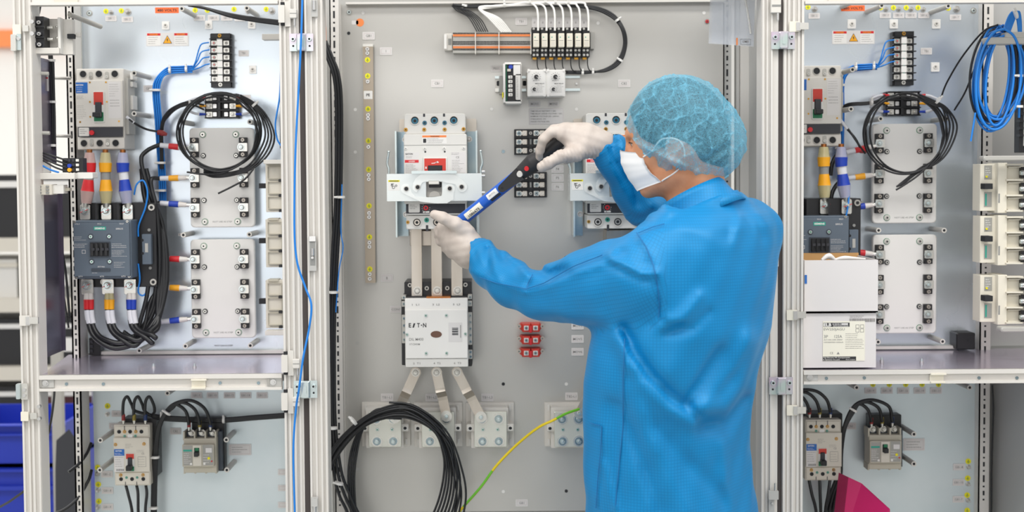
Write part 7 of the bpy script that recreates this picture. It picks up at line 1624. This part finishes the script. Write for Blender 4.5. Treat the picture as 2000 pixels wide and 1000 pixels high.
# ---------------- gloves
dm('glove', 'cdc1b8', .5); noisy(M['glove'], 'bdb1a8', 'c9beb5', 40, bump=.15)
def chain(X, Y, Z, P, k=.004):
    d = None; pts = [w3(p) for p in P]
    for i in range(len(pts)-1):
        q, _ = cap(X, Y, Z, pts[i], pts[i+1], P[i][3], P[i+1][3]); d = q if d is None else smin(d, q, k)
    return d
def hull(X, Y, Z, chains, k=.012):
    d = None
    for c in chains: q = chain(X, Y, Z, c, .008); d = q if d is None else smin(d, q, k)
    return d
wr = lambda X, Z, a, fr, am: am*np.sin((X*math.cos(R(a))+Z*math.sin(R(a)))*fr)
def gloveR(X, Y, Z):
    palm = hull(X, Y, Z, [[(1172, 280, 3.075, .027), (1140, 268, 3.07, .030), (1104, 252, 3.065, .014)], [(1165, 284, 3.07, .026), (1135, 280, 3.065, .026), (1098, 262, 3.05, .016)], [(1150, 272, 3.08, .026), (1108, 256, 3.09, .014)], [(1150, 276, 3.09, .024), (1112, 264, 3.115, .013)]], .02)
    palm = smin(palm, chain(X, Y, Z, [(1140, 290, 3.05, .020), (1112, 303, 3.035, .0165)], .01), .02)
    cuff = chain(X, Y, Z, [(1160, 278, 3.073, .030), (1180, 283, 3.078, .028)]); cuff = np.minimum(cuff, chain(X, Y, Z, [(1165, 281, 3.075, .0305), (1168, 282, 3.076, .031)]))
    d = smin(palm, cuff, .006)
    fing = [[(1104, 254, 3.055, .0125), (1078, 258, 3.045, .0115), (1061, 272, 3.045, .0105), (1054, 295, 3.06, .0095), (1053, 308, 3.075, .008)],
            [(1108, 250, 3.08, .0125), (1082, 254, 3.075, .0115), (1067, 275, 3.085, .0105), (1068, 300, 3.105, .0095), (1078, 310, 3.10, .0085)],
            [(1112, 252, 3.10, .012), (1090, 258, 3.105, .011), (1078, 280, 3.12, .010), (1082, 302, 3.125, .009), (1094, 308, 3.11, .008)],
            [(1118, 260, 3.12, .011), (1100, 268, 3.13, .010), (1092, 286, 3.135, .009), (1098, 304, 3.125, .008), (1106, 314, 3.10, .0075)]]
    for i, c in enumerate(fing): d = smin(d, chain(X, Y, Z, c), .005)
    th = chain(X, Y, Z, [(1125, 300, 3.035, .017), (1096, 305, 3.015, .0135), (1072, 318, 3.01, .0125), (1059, 326, 3.015, .0115)]); d = smin(d, th, .008)
    m = np.exp(-((Z-W(1100, 305, 3.05).z)/.02)**2); d = d+m*wr(X, Z, 20, 780, .0007)+.0006*np.sin(X*160+Z*140)*np.sin(Z*190-X*60)
    return d
a_ = w3((1110, 275, 3.08)); V, F = surface_net(gloveR, a_-np.array([.09, .10, .075]), a_+np.array([.10, .085, .075]), .0016)
o = np_mesh('glove', smoothV(V, F, 1), F, [M['glove']], person, a_)
def gloveL(X, Y, Z):
    palm = hull(X, Y, Z, [[(926, 491, 3.10, .028), (900, 462, 3.11, .026), (875, 443, 3.12, .014)], [(922, 494, 3.105, .028), (890, 468, 3.115, .024), (868, 456, 3.125, .014)], [(915, 494, 3.115, .026), (885, 478, 3.13, .020), (868, 470, 3.14, .013)], [(912, 497, 3.12, .025), (885, 488, 3.145, .016), (877, 484, 3.15, .012)], [(915, 480, 3.10, .026), (905, 445, 3.12, .014)]], .02)
    cuff = chain(X, Y, Z, [(908, 478, 3.107, .030), (927, 493, 3.10, .029)]); cuff = np.minimum(cuff, chain(X, Y, Z, [(912, 481, 3.106, .0305), (915, 484, 3.105, .031)]))
    d = smin(palm, cuff, .006)
    fing = [[(880, 442, 3.12, .0125), (863, 443, 3.135, .0115), (857, 450, 3.16, .0105), (872, 455, 3.18, .009)],
            [(872, 454, 3.125, .0125), (860, 455, 3.14, .0115), (858, 460, 3.165, .0105), (874, 464, 3.185, .009)],
            [(872, 468, 3.135, .012), (861, 470, 3.15, .011), (862, 473, 3.17, .010), (878, 474, 3.185, .0085)],
            [(880, 482, 3.145, .011), (871, 485, 3.16, .010), (873, 487, 3.178, .009), (886, 484, 3.19, .008)]]
    for c in fing: d = smin(d, chain(X, Y, Z, c), .0045)
    th = chain(X, Y, Z, [(912, 455, 3.095, .018), (890, 438, 3.085, .0155), (866, 426, 3.08, .0125), (849, 419, 3.085, .0105)]); d = smin(d, th, .007)
    return d+.0006*np.sin(X*150-Z*170)*np.sin(Z*190+X*60)
a_ = w3((888, 458, 3.13)); V, F = surface_net(gloveL, a_-np.array([.075, .07, .075]), a_+np.array([.08, .085, .075]), .0016)
np_mesh('glove', smoothV(V, F, 1), F, [M['glove']], person, a_)
# ---------------- trousers and shoes (below the frame)
def legs(X, Y, Z):
    d = None
    for s_ in (-1, 1):
        hx, hy = .36+lx*.1*s_, 2.83+ly*.1*s_; q, _ = cap(X, Y, Z, v3(hx, hy, .8), v3(hx+.005, hy, .07), .10, .065); d = q if d is None else np.minimum(d, q)
    return np.maximum(d, .045-Z)
fine('trousers', legs, v3(.08, 2.55, .03), v3(.64, 3.1, .80), .012, 'navy')
for s_ in (-1, 1):
    def shoe(X, Y, Z):
        hx, hy = .36+lx*.1*s_, 2.83+ly*.1*s_; q, _ = cap(X, Y, Z, v3(hx-fx*.05, hy-fy*.05, .045), v3(hx+fx*.16, hy+fy*.16, .035), .045, .04); return np.maximum(q, -Z)
    fine('shoe', shoe, v3(.05, 2.5, -.01), v3(.68, 3.15, .12), .008, 'white')
# ---------------- torque tool
P0, P1 = W(892, 438, 3.165), W(1090, 280, 3.07)
tool = thing('torque_wrench', 'blue torque tool with black grip and red button held diagonally in both gloves', 'tool', P0)
ax = (P1-P0).normalized(); L = (P1-P0).length; side = ax.cross(Vector((0, 1, 0))).normalized(); front = side.cross(ax).normalized()
if front.y > 0: front = -front
side = ax.cross(front)
if side.z < 0: side = -side
def tw(px): # parameter along the tool for a picture x
    return (px-892)/(1090-892)*L
def toolpart(name, fn, label=None):
    mb = MB(None, P0); fn(mb); o = mb.build(name, tool); o.location = (0, 0, 0)
    if label: o['label'] = label
def rodt(mb, a, b, ra, rb, mat, n=20, off=(0, 0)):
    A = ax*a+front*off[0]+side*off[1]; B = ax*b+front*off[0]+side*off[1]; mb._rod(A, B, ra, rb, M[mat], n)
toolpart('shaft', lambda m: (rodt(m, -.02, tw(1004), .0135, .0135, 'tool_blue'), rodt(m, tw(1004), tw(1032), .0135, .0145, 'tool_blue'), rodt(m, -.05, -.02, .010, .012, 'tool_blue')))
def gripf(m):
    pts = [tw(x) for x in (1014, 1024, 1035, 1041, 1044, 1050, 1056, 1070, 1084, 1096)]; rs = [.014, .0165, .019, .0205, .021, .0195, .016, .0135, .0135, .0125]
    m.fr = (0, 0, 1.0); m.tube([ax*p for p in pts], rs, M['tool_black'], n=22, raw=True, sub=4); m.fr = None
toolpart('grip', gripf)
def tongue(m):      # flat black tongue reaching down over the blue shaft
    for k in range(9):
        a, b = tw(984+k*4), tw(984+k*4+4); w0, w1 = .0085+k*.0007, .0085+(k+1)*.0007
        vs = [ax*a-side*w0+front*.010, ax*a+side*w0+front*.010, ax*b+side*w1+front*.010, ax*b-side*w1+front*.010]; vs += [v+front*.0062 for v in vs]
        m.add(vs, [(0, 1, 2, 3), (7, 6, 5, 4), (0, 4, 5, 1), (1, 5, 6, 2), (2, 6, 7, 3), (3, 7, 4, 0)], M['tool_black'])
    m._rod(ax*tw(985)+front*.010, ax*tw(985)+front*.0161, .0085, .0085, M['tool_black'], 18); m._rod(ax*tw(986)+front*.016, ax*tw(986)+front*.0164, .003, .003, M['slot'], 10)
toolpart('switch_tongue', tongue)
toolpart('button', lambda m: m._rod(ax*tw(1020)+front*.014, ax*tw(1020)+front*.019, .0072, .0062, M['plast_g'], 16), 'round light grey button'); toolpart('button', lambda m: m._rod(ax*tw(1034)+front*.018, ax*tw(1034)+front*.0218, .0055, .005, M['red'], 14), 'small red button')
def quad(m, a, b, w0, w1, h, mat):
    vs = [ax*a+side*w0+front*h, ax*b+side*w0+front*h, ax*b+side*w1+front*h, ax*a+side*w1+front*h]; vs += [v+front*.0006 for v in vs]
    m.add(vs, [(0, 1, 2, 3), (7, 6, 5, 4), (0, 4, 5, 1), (1, 5, 6, 2), (2, 6, 7, 3), (3, 7, 4, 0)], M[mat])
def wrap(m, a, b, w0, w1, mat, r=.0139):     # sticker following the shaft
    N = 8
    for k in range(N):
        t0, t1 = w0+(w1-w0)*k/N, w0+(w1-w0)*(k+1)/N
        vs = [ax*a+(front*math.cos(t0)+side*math.sin(t0))*r, ax*b+(front*math.cos(t0)+side*math.sin(t0))*r, ax*b+(front*math.cos(t1)+side*math.sin(t1))*r, ax*a+(front*math.cos(t1)+side*math.sin(t1))*r]
        m.add(vs, [(0, 1, 2, 3)], M[mat])
def ttext(m, s, a, sd, size, mat, r=.0142, wid=None):
    vs, fs, w, hh = text_geo(s, .02); k = size/hh; kx = k if wid is None else wid/w; sgn = 1
    out = []
    for x, y in vs:
        th_ = (sd+y*k)/.0139; out.append(ax*(a+x*kx)+(front*math.cos(th_)+side*math.sin(th_))*r)
    m.add(out, fs, M[mat])
toolpart('number_sticker', lambda m: (wrap(m, tw(913), tw(944), -.55, .55, 'cream2'), ttext(m, '1086673', tw(928), -.003, .0062, 'ink', wid=.031), ttext(m, 'No.', tw(926), .0045, .003, 'greytxt')))
toolpart('white_sticker', lambda m: (wrap(m, tw(958), tw(977), -.2, .75, 'white'), ttext(m, '2017/12', tw(967), .004, .004, 'greytxt', wid=.017), wrap(m, tw(960), tw(978), -.75, -.25, 'dark')))
